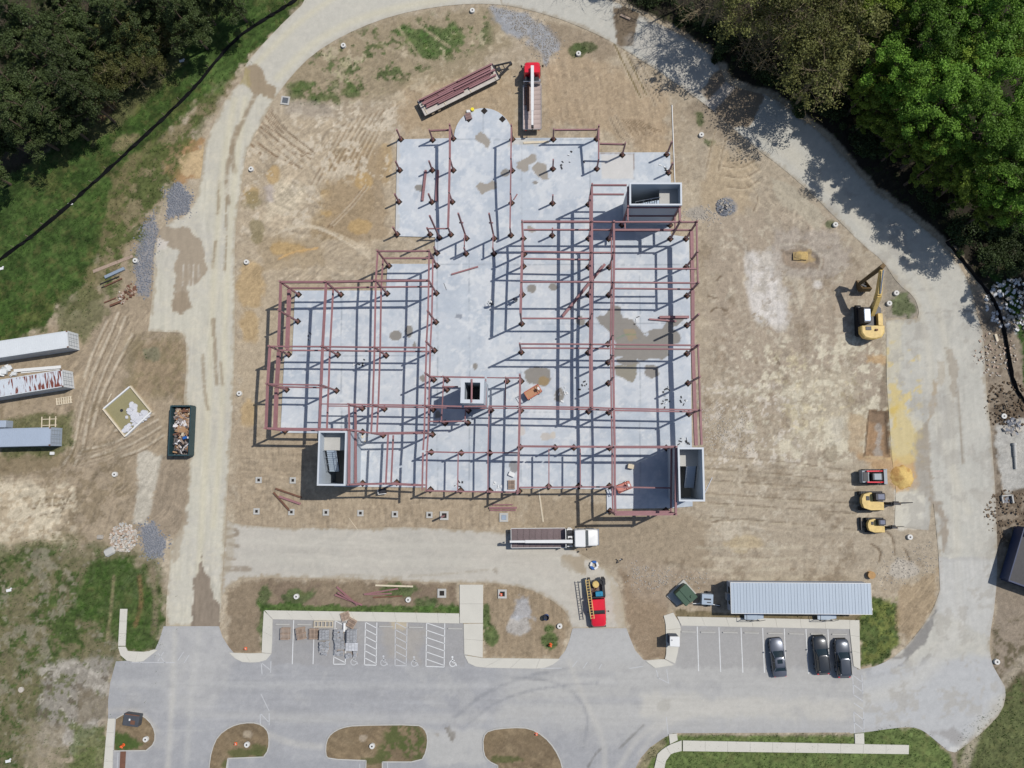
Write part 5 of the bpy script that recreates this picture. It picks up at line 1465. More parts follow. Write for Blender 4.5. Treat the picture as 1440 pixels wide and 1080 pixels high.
def proto(kind, i):
    key = (kind, i)
    if key in TREES:
        return TREES[key]
    if kind == 'leafy':
        h = (16, 14.5, 17.5, 13)[i]; R = (4.2, 3.6, 4.8, 3.2)[i]
        tr = limb_mesh('trunk', M_BARK, 100 + i, h, .30, R * .9, h * .42)
        cr = leaf_crown('crown', (M_LEAF, M_LEAF2, M_LEAF, M_LEAF2)[i], 200 + i, R, h * .42, h, (84, 70, 100, 60)[i], (24000, 19000, 28000, 16000)[i], .105, spread=.17, lean=1.0)
    elif kind == 'budding':
        h = (15, 16.5, 14)[i]; R = (4.6, 5.2, 4.0)[i]
        tr = limb_mesh('trunk', M_TWIG, 120 + i, h, .26, R, h * .35, 14, 2, .1, 6)
        cr = leaf_crown('crown', M_OLIVE, 220 + i, R * .98, h * .38, h * 1.0, 70, 5200, .135, spread=.26, lean=.9)
    elif kind == 'bare':
        h = (14.5, 13)[i]; R = (4.8, 4.2)[i]
        tr = limb_mesh('trunk', M_TWIG, 140 + i, h, .24, R, h * .32, 16, 3, .1, 8)
        cr = leaf_crown('crown', M_OLIVE, 240 + i, R * .95, h * .4, h, 40, 240, .10, spread=.2, lean=.9)
    elif kind == 'pine':
        h = (15, 17, 13.5)[i]; R = (3.0, 3.3, 2.7)[i]
        tr = limb_mesh('trunk', M_BARK, 160 + i, h, .24, R * .8, h * .4)
        cr = leaf_crown('crown', M_PINE, 260 + i, R, h * .34, h, 90, 19000, .10, 'cone', .20, 1.0)
    t = bpy.data.objects.new(kind, None)
    TREES[key] = (tr, cr, h)
    return TREES[key]


NAMES = {'leafy': 'leafy_tree', 'budding': 'budding_tree', 'bare': 'bare_tree', 'pine': 'pine_tree'}
g_tree = random.Random(3)


def tree(kind, i, px, py, s, label, group):
    tr, cr, h = proto(kind, i)
    b = P(px, py, h * s * .75); b.z = -.05
    t = thing(NAMES[kind], label, 'tree', b, g_tree.uniform(0, 6.28), group)
    t.scale = (s, s, s * g_tree.uniform(.94, 1.05))
    inst('trunk', tr, t); inst('crown', cr, t)
    return t


GR = 'trees of the wood beyond the east road'; GL = 'trees of the dark wood in the north-west'
ORD = 'first second third fourth fifth sixth seventh eighth ninth tenth eleventh twelfth thirteenth fourteenth fifteenth sixteenth'.split()


def foot(px, py, h):
    b = P(px, py, h * .75); x, y = TOPX(np.array([b.x]), np.array([b.y]), 0.0); return float(x[0]), float(y[0])


# (kind, form, crown or foot position, size); a leading '@' gives the foot of the trunk
WOOD = [('budding', 0, 1130, 22, 1.0), ('budding', 1, 1158, 92, .9), ('budding', 2, 1200, 52, 1.0), ('budding', 1, 1132, 4, 1.0), ('budding', 0, 1182, 0, .95), ('budding', 1, 1060, -18, .95), ('@budding', 0, 1126, 128, .7),
        ('@bare', 0, 1042, 84, .62), ('@bare', 1, 1000, 36, .85), ('@bare', 0, 956, 12, .8), ('@bare', 1, 908, -18, .8), ('@bare', 0, 860, -44, .8), ('@bare', 1, 1066, 106, .6), ('bare', 0, 1012, -28, 1.0), ('budding', 2, 1090, -46, 1.0), ('@leafy', 3, 866, -22, .5),
        ('leafy', 0, 1300, 50, 1.0), ('leafy', 2, 1388, 24, 1.05), ('leafy', 1, 1252, 20, .95), ('leafy', 1, 1345, 100, 1.0), ('leafy', 0, 1258, 96, .9), ('leafy', 2, 1402, 104, 1.0), ('leafy', 2, 1326, 140, 1.02), ('leafy', 0, 1372, 178, 1.05), ('leafy', 2, 1418, 214, .95),
        ('leafy', 3, 1290, 118, .95), ('leafy', 3, 1266, 176, .72), ('leafy', 1, 1316, 196, .85), ('leafy', 3, 1308, 232, .72), ('leafy', 1, 1368, 244, .85), ('leafy', 2, 1446, 262, .95), ('leafy', 1, 1440, 60, 1.0), ('leafy', 3, 1236, 150, .7),
        ('leafy', 0, 1345, 14, .95), ('leafy', 3, 1222, 126, .75), ('leafy', 1, 1215, -10, .9), ('leafy', 2, 1300, -30, 1.0), ('leafy', 0, 1430, -30, 1.0), ('leafy', 1, 1490, 30, 1.0), ('leafy', 2, 1500, 120, 1.0), ('leafy', 0, 1470, 180, 1.0), ('leafy', 3, 1520, 250, 1.0),
        ('leafy', 2, 1590, 350, 1.0), ('leafy', 1, 1400, 290, .7), ('leafy', 3, 1362, 270, .6), ('leafy', 0, 1360, -60, 1.0), ('@leafy', 3, 1290, 268, .55), ('@leafy', 3, 1240, 226, .55), ('@leafy', 1, 1200, 186, .55)]
WORD = {'leafy': 'bright green leafy tree', 'budding': 'olive twiggy tree', 'bare': 'nearly leafless brown tree'}
rows = []
for (k, i, x, y, s) in WOOD:
    kk = k.lstrip('@')
    if k[0] == '@':
        b = P(x, y, 0)
    else:
        b = P(x, y, proto(kk, i)[2] * s * .75)
    fx, fy = TOPX(np.array([b.x]), np.array([b.y]), 0.0); fx, fy = float(fx[0]), float(fy[0])
    d = float(sdist(EAST_ROAD, np.array([fx]), np.array([fy]))[0])
    rows.append([kk, i, (b.x, b.y), s, fx, min(int(max(d, 0) / 45), 3)])
cnt = {}
for r in sorted(rows, key=lambda r: r[4]):
    n = cnt[(r[0], r[5])] = cnt.get((r[0], r[5]), 0) + 1
    rank = ('front rank along the road', 'second rank from the road', 'third rank from the road', 'depth of the wood')[r[5]]
    lb = WORD[r[0]] + ' in the ' + rank + ', ' + ORD[n - 1] + ' from the west'
    tr, cr, h = proto(r[0], r[1])
    t = thing(NAMES[r[0]], lb, 'tree', (r[2][0], r[2][1], -.05), g_tree.uniform(0, 6.28), GR)
    t.scale = (r[3], r[3], r[3] * g_tree.uniform(.94, 1.05))
    inst('trunk', tr, t); inst('crown', cr, t)
pines = [(0, 10, 12, 1.0), (1, 52, 30, 1.0), (2, 92, 14, 1.0), (0, 30, 66, 1.0), (1, 74, 74, .95), (2, 8, 104, 1.0), (0, 52, 112, 1.0), (1, 92, 116, .9), (2, 30, 148, .95), (0, 64, 154, .85), (2, 104, 62, .9), (1, 4, 160, .9), (2, 120, 100, .7),
         (0, 132, 46, .85), (1, 150, 10, 1.0), (2, 196, 6, .9), (1, 238, 2, .9), (2, 62, -14, 1.0), (0, -26, 40, 1.0), (1, -30, 110, 1.0), (2, -24, 176, .9), (0, 120, -14, 1.0), (1, 190, -26, 1.0), (2, 262, -20, .9), (0, -60, 220, .9), (1, 300, -40, .9)]
cnt = {}
for (i, x, y, s) in sorted(pines, key=lambda r: r[1]):
    row = 'upper' if y < 30 else ('middle' if y < 90 else 'lower'); cnt[row] = cnt.get(row, 0) + 1
    tree('pine', i, x, y, s, 'dark green pine in the ' + row + ' part of the north-west wood, ' + ORD[cnt[row] - 1] + ' from the west', GL)
for (i, x, y, s, lb) in ((2, 168, 42, .7, 'olive budding tree among the pines, midway up the wood edge'), (0, 196, 62, .55, 'olive budding tree at the wood edge nearest the ring road'), (2, 148, 92, .6, 'olive budding tree beside the bare soil patch at the wood edge'), (1, 172, 90, .5, 'small olive budding tree standing just outside the pine wood'), (1, 184, 26, .6, 'olive budding tree between the pines near the top of the photo'), (2, 150, 58, .6, 'olive budding tree in the middle of the north-west wood'), (0, 224, 40, .5, 'olive budding tree at the wood edge above the white scrap'), (2, 258, 26, .45, 'small olive budding tree nearest the top of the silt fence'), (1, 206, 84, .4, 'low olive budding tree on the strip between wood and grass'), (0, 128, 128, .5, 'small olive budding tree at the low end of the wood edge')):
    tree('budding', i, x, y, s, lb, GL)

# bushes under and along the woods
BUSH = [leaf_crown('foliage', M_BUSH, 300 + i, (1.5, 1.1, 1.8)[i], .1, (1.6, 1.2, 2.1)[i], 18, 2600, .085, spread=.32, lean=1.0) for i in range(3)]
bs = MB()
for k in range(6):
    bs.cyl((0, 0, -.05), (.5 * math.cos(k), .5 * math.sin(k), .8), .04, .015, 4, False)
BSTEM = bs.mesh('stem', M_TWIG)


def bush(i, x, y, s, label, group, m=None):
    t = thing('bush', label, 'bush', P(x, y, -.05), g_tree.uniform(0, 6.28), group)
    t.scale = (s, s, s * .9)
    inst('foliage', BUSH[i], t); inst('stem', BSTEM, t)


for j, (x, y, s) in enumerate(((210, 84, 1.2), (228, 70, 1.3), (190, 100, 1.1), (172, 112, 1.2), (240, 48, 1.4), (262, 30, 1.6), (278, 18, 1.5), (255, 44, 1.2), (216, 98, .9), (158, 124, 1.0), (142, 132, 1.0), (180, 124, .9), (148, 108, 1.2), (208, 62, 1.2), (250, 12, 1.3), (196, 78, 1.3), (126, 146, .9), (164, 98, 1.1))):
    bush(j % 3, x, y, s, 'low olive bush between the dark pines and the grass strip', 'bushes along the edge of the pine wood')
gb = random.Random(9)
n = 0
while n < 46:
    f = gb.random(); x = 1080 + f * 340; y = 150 + f * 265 - gb.uniform(22, 190) + gb.uniform(-6, 6)
    if x > 1460 or y < 60: continue
    bush(n % 3, x, y, gb.uniform(.8, 1.7), 'shaded bush under the trees above the east road', 'undergrowth bushes in the east wood'); n += 1
g9 = random.Random(19)
for k in range(16):
    bush(k % 3, g9.uniform(1385, 1500), g9.uniform(300, 400), g9.uniform(.8, 1.5), 'dark bush beyond the silt fence on the right-hand bank', 'bushes on the right-hand bank')
for x, y in ((1000, 44), (1022, 70), (1052, 92), (964, 28), (1040, 60), (1066, 104), (990, 40), (930, 4), (905, -4), (1010, 82)):
    bush(n % 3, x, y, gb.uniform(.8, 1.4), 'dark bush on the shaded verge of the upper ring road', 'bushes beside the upper ring road'); n += 1
# grass and weeds: tufts of blades over the green parts of the site
def build_grass():
    VX, VY, G, C = GPAINT['g']
    g = np.random.default_rng(5)
    px, py = TOPX(VX, VY, 0.0)
    inv = (px > -60) & (px < 1500) & (py > -60) & (py < 1140)
    pr = np.clip(G, 0, 1) ** 1.5 * inv * (.35 + .65 * (vnoise(px / 5, py / 5, 77) > .45))
    keep = g.random(len(VX)) < pr * .30
    x = VX[keep]; y = VY[keep]; n = len(x)
    nb = 3
    x = np.repeat(x, nb) + g.normal(0, .16, n * nb); y = np.repeat(y, nb) + g.normal(0, .16, n * nb)
    m = len(x)
    a = g.uniform(0, 6.28, m); h = g.uniform(.06, .26, m); w = g.uniform(.03, .08, m); ln = g.uniform(.05, .22, m)
    B = np.stack([x, y, np.full(m, -.08)], -1)
    s = np.stack([-np.sin(a), np.cos(a), 0 * a], -1) * w[:, None]
    T = B + np.stack([np.cos(a) * ln, np.sin(a) * ln, h + .05], -1)
    V = np.stack([B - s, B + s, T], 1).reshape(-1, 3)
    me = np_mesh('grass', V, np.arange(len(V)).reshape(-1, 3), M_GRASS, nv=3)
    o = bpy.data.objects.new('grass', me); COL.objects.link(o); stuff(o)


build_grass()

# ------------------------------------------------------------------ vehicles
def wheel(root, x, y, r, w, name='wheel'):
    mb = MB(); mb.m(0).cyl((x, y - w / 2, r), (x, y + w / 2, r), r, n=16)
    o = mb.build(name, [M_BLACK], root)
    k = MB(); k.cyl((x, y - w / 2 - .012, r), (x, y + w / 2 + .012, r), r * .56, n=12)
    k.build('rim', M_CHROME, o)
    return o


def car(label, paint, loc, rz, suv=False, hood=None):
    t = thing('parked_car', label, 'car', loc, rz, 'cars parked below the office trailer')
    if suv:
        S = [(-2.30, .74, .34, .92), (-2.22, .88, .30, 1.02), (-1.6, .92, .28, 1.06), (-.4, .93, .27, 1.05), (.7, .93, .27, 1.04), (1.05, .92, .28, 1.04), (1.7, .90, .30, .97), (2.12, .84, .32, .88), (2.34, .70, .38, .74)]
        gb, gt, zr = (-2.12, 1.02), (-1.85, .18), 1.64
    else:
        S = [(-2.42, .70, .34, .80), (-2.32, .84, .30, .92), (-1.7, .90, .28, .98), (-.6, .91, .26, .96), (.7, .91, .26, .95), (1.05, .90, .27, .96), (1.7, .89, .29, .88), (2.2, .82, .32, .78), (2.42, .66, .38, .66)]
        gb, gt, zr = (-1.80, 1.02), (-1.12, .16), 1.42
    rings = []
    for x, w, zb, zt in S:
        rings.append([(x, -w * .86, zb), (x, -w, zb + .16), (x, -w, zt - .20), (x, -w * .93, zt - .05), (x, -w * .70, zt + .015), (x, 0, zt + .035), (x, w * .70, zt + .015), (x, w * .93, zt - .05), (x, w, zt - .20), (x, w, zb + .16), (x, w * .86, zb)])
    MB().loft(rings).build('body', paint, t, True)
    zb = .90
    def ring(x0, x1, w, z, k=.16):
        return [(x0, -w + k, z), (x0 + k, -w, z), (x1 - k * 1.6, -w, z), (x1, -w + k * 1.8, z), (x1, w - k * 1.8, z), (x1 - k * 1.6, w, z), (x0 + k, w, z), (x0, w - k, z)]
    wr = .62 if not suv else .68
    MB().loft([ring(gb[0], gb[1], .84, zb), ring(gt[0], gt[1], wr, zr - .03)]).build('windows', M_GLASS, t, True)
    MB().loft([ring(gt[0] - .05, gt[1] + .04, wr + .02, zr - .045), ring(gt[0] - .02, gt[1], wr, zr - .005), ring(gt[0] + .12, gt[1] - .12, wr - .12, zr + .02)]).build('roof', paint, t, True)
    pp = MB()
    for s in (-1, 1):
        pp.bar((gb[1] - .06, s * .76, zb + .04), (gt[1] - .03, s * (wr - .04), zr - .02), .07, .06)
        pp.bar((gb[0] + .10, s * .78, zb + .04), (gt[0] + .03, s * (wr - .03), zr - .02), .12, .07)
        pp.bar((-.45, s * .835, zb + .02), (-.45, s * (wr + .01), zr - .03), .09, .05)
    pp.build('pillars', paint, t)
    for x in (-1.45, 1.48):
        for s in (-1, 1):
            wheel(t, x, s * .80, .34 if not suv else .37, .24)
    for s in (-1, 1):
        MB().rbox(2.02, 2.30, s * .62 - .16, s * .62 + .16, .60, .74, .05).build('headlight', M_CHROME, t, True)
        MB().rbox(-2.42, -2.24, s * .66 - .12, s * .66 + .12, .66, .84, .04).build('tail_light', M_RED, t, True)
        m_ = MB(); m_.rbox(.72, .86, s * 1.02 - .11, s * 1.02 + .11, .96, 1.10, .04); m_.build('wing_mirror', paint, t, True)
    MB().rbox(2.28, 2.46, -.62, .62, .32, .52, .05).build('front_bumper', M_BLACK, t, True)
    MB().rbox(-2.54, -2.32, -.72, .72, .36, .60, .05).build('rear_bumper', hood or paint, t, True)
    if suv:
        for s in (-1, 1):
            MB().bar((gt[0] + .15, s * (wr - .06), zr + .05), (gt[1] - .2, s * (wr - .06), zr + .05), .04, .04).build('roof_rail', M_BLACK, t)
    else:
        MB().rbox(-.62, -.12, -.34, .34, zr + .0, zr + .028, .01).build('sunroof', M_GLASS, t)
    return t


P_CARA = mat('silver_grey_car_paint', (.10, .11, .135), .36, .5, var=.03, coat=.8)
P_CARB = mat('black_car_paint', (.022, .026, .030), .3, .2, var=.03, coat=1.0)
P_CARC = mat('dark_grey_car_paint', (.075, .085, .10), .25, .5, var=.03, coat=.9)


def carat(front, rear, z=.0):
    a = P(*front, z); b = P(*rear, z); return ((a + b) / 2).to_tuple()[:2] + (.032,), math.atan2(a.y - b.y, a.x - b.x)


lc, rc = carat((1088, 894), (1095, 951)); car('silver-grey saloon with pale bonnet, parked apart from the other two cars', P_CARA, lc, rc, False, M_CHROME)
lc, rc = carat((1149, 893), (1154.5, 945)); car('black car with wide windscreen in the middle of the parked cars', P_CARB, lc, rc, True)
lc, rc = carat((1180, 896), (1184, 951)); car('dark grey estate car in the end bay beside the grass', P_CARC, lc, rc, True)


def boom_truck(label, cab, loc, rz, L=10.4, bl=1.65, cl=1.5, white=True):
    t = thing('crane_truck', label, 'truck', loc, rz, 'flatbed trucks with a loader boom')
    f = L / 2; g = f - bl - cl - .55
    fr = MB(); fr.box((-.3, .42, .78), (L - 1.6, .10, .26)); fr.box((-.3, -.42, .78), (L - 1.6, .10, .26))
    for x in (-f + .8, -f + 3, 0, f - 2):
        fr.box((x, 0, .78), (.12, .74, .2))
    fr.build('chassis', M_DARK, t)
    # bonnet and cab
    def nose(z, i):
        return [(f - .05 - i, -.86 + i, z), (f - .28, -1.10 + i, z), (f - bl, -1.12 + i, z), (f - bl, 1.12 - i, z), (f - .28, 1.10 - i, z), (f - .05 - i, .86 - i, z)]
    MB().loft([nose(.55, 0), nose(1.35, 0), nose(1.62, .10), nose(1.70, .26)]).build('bonnet', cab, t, True)
    c = MB(); c.rbox(f - bl - cl, f - bl - .02, -1.14, 1.14, .62, 2.55, .16); cabo = c.build('cab', cab, t, True)
    w = MB(); w.loft([[(f - bl + .36, -.98, 1.72), (f - bl + .36, .98, 1.72), (f - bl, 1.0, 1.66), (f - bl, -1.0, 1.66)], [(f - bl - .06, -.92, 2.46), (f - bl - .06, .92, 2.46), (f - bl - .10, .92, 2.46), (f - bl - .10, -.92, 2.46)]]).build('windscreen', M_GLASS, cabo)
    for s in (-1, 1):
        MB().box((f - bl - cl * .45, s * 1.147, 1.95), (.9, .02, .6)).build('side_window', M_GLASS, cabo)
        mm = MB(); mm.bar((f - bl, s * 1.12, 1.95), (f - bl + .1, s * 1.5, 1.95), .04); mm.rbox(f - bl + .04, f - bl + .16, s * 1.5 - .10, s * 1.5 + .10, 1.6, 2.1, .03); mm.build('wing_mirror', M_BLACK, cabo)
        MB().rbox(f - .42, f - .18, s * .82 - .14, s * .82 + .14, .85, 1.1, .04).build('headlight', M_CHROME, t)
    MB().rbox(f - .12, f + .14, -1.1, 1.1, .45, .78, .06).build('front_bumper', M_CHROME if white else M_DARK, t)
    # crane base behind the cab
    k = MB(); k.box((g, 0, 1.1), (.7, 2.35, .35)); k.box((g, .0, 1.75), (.55, .6, 1.2)); k.build('outrigger_beam', M_WHITE if white else M_GREYM, t)
    for s in (-1, 1):
        o = MB(); o.box((g, s * 1.05, .72), (.32, .24, .9)); o.box((g, s * 1.05, .30), (.42, .36, .06)); o.build('outrigger_leg', M_WHITE, t)
    e = MB(); e.rbox(g - .45, g + .35, -.95, -.35, 1.28, 1.85, .06); e.rbox(g - .3, g + .35, .40, 1.0, 1.28, 2.0, .08); e.build('engine_box', M_DARK, t, True)
    h = MB(); h.cyl((g + .25, .7, 2.0), (g - .35, .2, 2.3), .05, n=6); h.cyl((g + .25, .55, 2.0), (g - .45, .05, 2.25), .04, n=6); h.cyl((g - .35, -.7, 1.9), (g - .05, -.1, 2.3), .05, n=6); h.build('hose', M_BLACK, t)
    # deck
    d0, d1 = -f + .35, g - .6
    dk = bpy.data.objects.new('deck', None); COL.objects.link(dk); dk.parent = t
    n = 9
    pm = MB(); pm.box((0, 0, 0), ((d1 - d0) / n - .03, 2.46, .10)); pme = pm.mesh('plank', M_DECK if white else M_DECKT)
    for i in range(n):
        inst('plank', pme, dk, (d0 + (i + .5) * (d1 - d0) / n, 0, 1.19))
    r = MB()
    for s in (-1, 1):
        r.box(((d0 + d1) / 2, s * 1.26, 1.20), (d1 - d0, .06, .18))
    r.box((d0 - .04, 0, 1.2), (.06, 2.5, .2)); r.build('deck_rail', M_WHITE if white else M_CHROME, t)
    hb = MB(); hb.box((d1 + .06, 0, 1.75), (.08, 2.4, 1.1)); hb.build('headboard', M_WHITE if white else M_CHROME, t)
    # boom laid back over the deck
    bm = MB(); y = -.30 if white else -.05
    bm.m(0).taper((g + (1.3 if not white else .3), y, 2.95), (-f + 2.2, y, 2.75), .42, .48, .36, .40)
    bm.m(0).taper((-f + 2.2, y, 2.75), (-f + .2, y, 2.70), .28, .30, .26, .28)
    bm.build('boom', M_WHITE, t)
    tb = MB(); tb.cyl((g, y * .6, 2.3), (g, y, 2.75), .32, .28, 12); tb.box((-f + .1, y, 2.5), (.3, .34, .5)); tb.build('boom_turret', M_DARK, t)
    hk = MB(); hk.cyl((-f + .1, y, 2.3), (-f + .1, y, 1.6), .02, n=5); hk.box((-f + .1, y, 1.5), (.16, .16, .24)); hk.build('hook', M_DARK, t)
    for x in (f - 1.05, -f + 1.5, -f + 2.85):
        for s in (-1, 1):
            wheel(t, x, s * (1.02 if x > 0 else .93), .52, .32 if x > 0 else .55)
    for s in (-1, 1):
        MB().cyl((g - .95, s * .85, .75), (g - 2.3, s * .85, .75), .3, n=12).build('fuel_tank', M_CHROME, t, True)
        MB().box((-f + .3, s * .9, .95), (.06, .3, .16)).build('tail_light', M_RED, t)
    return t


M_DECKT = mat('tan_deck_boards', A(188, 170, 162), .8, var=.25, scale=1.2, rnd=.10)
M_DECK = mat('worn_deck_boards', A(128, 112, 112), .8, var=.3, scale=1.2, rnd=.12)


def at2(front, rear, z=0.0):
    a = P(*front, z); b = P(*rear, z); m = (a + b) / 2
    return (m.x, m.y, z), math.atan2(a.y - b.y, a.x - b.x), (a - b).length


# ground positions (the roofs lean outward in the photo)
lc, rc, LL = at2((748.5, 94.5), (748.5, 190)); rt = boom_truck('red-cab crane truck with a long white boom laid back over its deck', M_RED, lc, rc, LL, .95, 1.25, white=False)
lc, rc, LL = at2((840.5, 754.5), (716, 755.5)); wt = boom_truck('white crane truck parked across the lower road with its boom folded back', M_WHITE, (lc[0], lc[1], .03), rc, LL, 1.7, 1.5, white=True)
# steel carried on the red truck
RM = Matrix.Rotation(rt.rotation_euler.z, 3, 'Z')
mb = MB(); mb.ibeam((-2.1, .55, 1.36), (1.9, .55, 1.36), .36, .22); mb.ibeam((-1.2, .95, 1.36), (1.4, .95, 1.36), .2, .22)
q = mb.build('steel_bundle', M_RUST, None, loc=rt.location, rz=rt.rotation_euler.z); tag(q, 'rusty steel sections on the left side of the red truck deck', 'steel bundle')

# flatbed trailer with steel
def trailer():
    a = P(697.8, 105.2, 0); b = P(594, 157, 0)
    L = (a - b).length; rz = math.atan2(a.y - b.y, a.x - b.x); m = (a + b) / 2
    t = thing('flatbed_trailer', 'flatbed trailer stacked with red steel, its black gooseneck pointing at the red truck', 'trailer', (m.x, m.y, -.02), rz)
    mb = MB(); mb.box((0, 0, .95), (L, 2.45, .14)); mb.build('deck', mat('pale_trailer_deck', A(206, 198, 188), .8, var=.2, scale=1.5), t)
    fr = MB(); fr.box((0, .5, .72), (L, .14, .32)); fr.box((0, -.5, .72), (L, .14, .32))
    for s in (-1, 1):
        fr.box((0, s * 1.245, .90), (L + .02, .05, .24))
    fr.box((-L / 2 - .06, 0, .82), (.1, 2.5, .36)); fr.build('chassis', M_DARK, t)
    g = MB(); f = L / 2
    g.bar((f, .85, 1.0), (f + 2.3, .14, 1.25), .16, .24); g.bar((f, -.85, 1.0), (f + 2.3, -.14, 1.25), .16, .24); g.bar((f + .7, -.7, 1.05), (f + .7, .7, 1.05), .12, .14); g.box((f + 2.35, 0, 1.1), (.3, .4, .5)); g.bar((f + .05, -1.2, 1.0), (f + .05, 1.2, 1.0), .14, .3)
    g.bar((f + 1.3, -.5, 1.0), (f + 1.3, .5, 1.0), .1, .1); g.box((f + .5, .0, 1.1), (.5, .5, .3)); g.build('gooseneck', M_DARK, t)
    lg = MB(); lg.box((f + .3, .7, .5), (.16, .16, 1.0)); lg.box((f + .3, -.7, .5), (.16, .16, 1.0)); lg.build('landing_leg', M_DARK, t)
    for x in (-L / 2 + 1.2, -L / 2 + 2.2):
        for s in (-1, 1):
            wheel(t, x, s * .95, .42, .42)
    for s in (-1, 1):
        MB().box((-L / 2 - .12, s * 1.0, .85), (.04, .2, .12)).build('tail_light', M_RED, t)
    wb = MB()
    for x in (-L / 2 + .4, -L * .22, L * .12, L / 2 - .5):
        wb.box((x, 0, 1.06), (.10, 2.3, .08))
    wb.build('bearer', M_WOODL, t)
    return t, L


tr_, TLn = trailer()
RT = Matrix.Rotation(tr_.rotation_euler.z, 3, 'Z')
TB = [(-.02, 1.02, .99, 'outermost left'), (.02, .72, .95, ''), (-.03, .44, .93, ''), (.03, .16, .96, ''), (.0, -.12, .92, ''), (-.02, -.38, .90, '')]
tl = ['long red I-beam along the left edge of the trailer load', 'red I-beam second from the left edge of the trailer load', 'red I-beam third from the left edge of the trailer load', 'red I-beam in the middle of the trailer load', 'red I-beam just right of the middle of the trailer load', 'long red I-beam nearest the bare strip of the trailer deck']
for (dx, y, fr_, _), lb in zip(TB, tl):
    mb = MB(); l = TLn * fr_ * .47; mb.ibeam((-l, 0, 0), (l, 0, 0), .20, .34)
    o = mb.build('steel_beam', M_STEEL); o.location = tr_.location + RT @ Vector((dx * TLn, y, 1.28)); o.rotation_euler.z = tr_.rotation_euler.z
    tag(o, lb, 'steel beam', 'steel beams loaded on the flatbed trailer')
for dx, y, z, l, lb in ((.26, .88, 1.63, .23, 'short upper red beam at the gooseneck end of the load'), (-.30, .82, 1.62, .16, 'short upper red beam at the rear left of the load'), (.10, .30, 1.63, .35, 'upper red beam along the middle of the load'), (.22, -.05, 1.61, .27, 'upper red beam right of middle, near the front'),
                        (-.26, .05, 1.62, .20, 'upper red beam at the rear of the load'), (.30, -.62, 1.27, .18, 'lower red beam at the front right of the deck'), (-.12, -.62, 1.27, .17, 'short red beam on the bare right side of the deck')):
    mb = MB(); l2 = TLn * l; mb.ibeam((-l2, 0, 0), (l2, 0, 0), .22, .30)
    o = mb.build('steel_beam', M_STEEL); o.location = tr_.location + RT @ Vector((dx * TLn, y, z)); o.rotation_euler.z = tr_.rotation_euler.z
    tag(o, lb, 'steel beam', 'steel beams loaded on the flatbed trailer')


def pickup():
    a = P(841.5, 879, 0); b = P(836.5, 809, 0); L = (a - b).length; rz = math.atan2(a.y - b.y, a.x - b.x); m = (a + b) / 2; f = L / 2
    t = thing('service_truck', 'red service truck with an open tool bed, parked on the drive above the car park', 'truck', (m.x, m.y, .03), rz)
    def nose(z, i):
        return [(f - .02 - i, -.70 + i, z), (f - .3, -.95 + i, z), (f - 1.75, -1.02 + i, z), (f - 1.75, 1.02 - i, z), (f - .3, .95 - i, z), (f - .02 - i, .70 - i, z)]
    MB().loft([nose(.45, 0), nose(1.02, 0), nose(1.2, .08), nose(1.26, .2)]).build('bonnet', M_RED, t, True)
    c = MB(); c.loft([[(f - 1.70, -1.0, .45), (f - 1.70, 1.0, .45), (f - 3.7, 1.0, .45), (f - 3.7, -1.0, .45)], [(f - 1.70, -1.0, 1.24), (f - 1.70, 1.0, 1.24), (f - 3.7, 1.0, 1.24), (f - 3.7, -1.0, 1.24)]]).build('cab', M_RED, t)
    MB().loft([[(f - 1.60, -.93, 1.24), (f - 1.60, .93, 1.24), (f - 3.66, .93, 1.24), (f - 3.66, -.93, 1.24)], [(f - 2.25, -.80, 1.86), (f - 2.25, .80, 1.86), (f - 3.55, .80, 1.86), (f - 3.55, -.80, 1.86)]]).build('windows', M_GLASS, t)
    MB().rbox(f - 3.64, f - 2.24, -.84, .84, 1.85, 1.95, .06).build('roof', M_RED, t, True)
    for s in (-1, 1):
        mm = MB(); mm.bar((f - 2.0, s * 1.0, 1.3), (f - 1.95, s * 1.32, 1.3), .04); mm.rbox(f - 2.02, f - 1.90, s * 1.34 - .10, s * 1.34 + .10, 1.15, 1.45, .03); mm.build('wing_mirror', M_BLACK, t)
        MB().rbox(f - .25, f - .05, s * .72 - .14, s * .72 + .14, .75, .95, .04).build('headlight', M_CHROME, t)
        for x in (f - 1.0, -f + 1.5):
            wheel(t, x, s * .88, .42, .3)
        bx = MB(); bx.rbox(-f + .1, f - 3.85, s * .92 - .2, s * .92 + .2, .75, 1.35, .04); bx.build('tool_locker', M_DARK, t)
    MB().rbox(f - .06, f + .14, -.95, .95, .42, .66, .05).build('front_bumper', M_DARK, t)
    MB().box((-.9, 0, .70), (L - 3.9, 1.44, .1)).build('bed_floor', M_DECK, t)
    MB().box((f - 3.9, 0, 1.35), (.08, 2.0, 1.0)).build('headboard', M_DARK, t)
    rk = MB()
    for x in (f - 3.9, -f + .3):
        for s in (-1, 1):
            rk.bar((x, s * .98, 1.3), (x, s * .98, 2.25), .06)
        rk.bar((x, -1.0, 2.25), (x, 1.0, 2.25), .06)
    rk.build('ladder_rack', M_DARK, t)
    return t, L


pk, PLn = pickup()
RP = Matrix.Rotation(pk.rotation_euler.z, 3, 'Z')
def on(root, R, v): return root.location + R @ Vector(v)
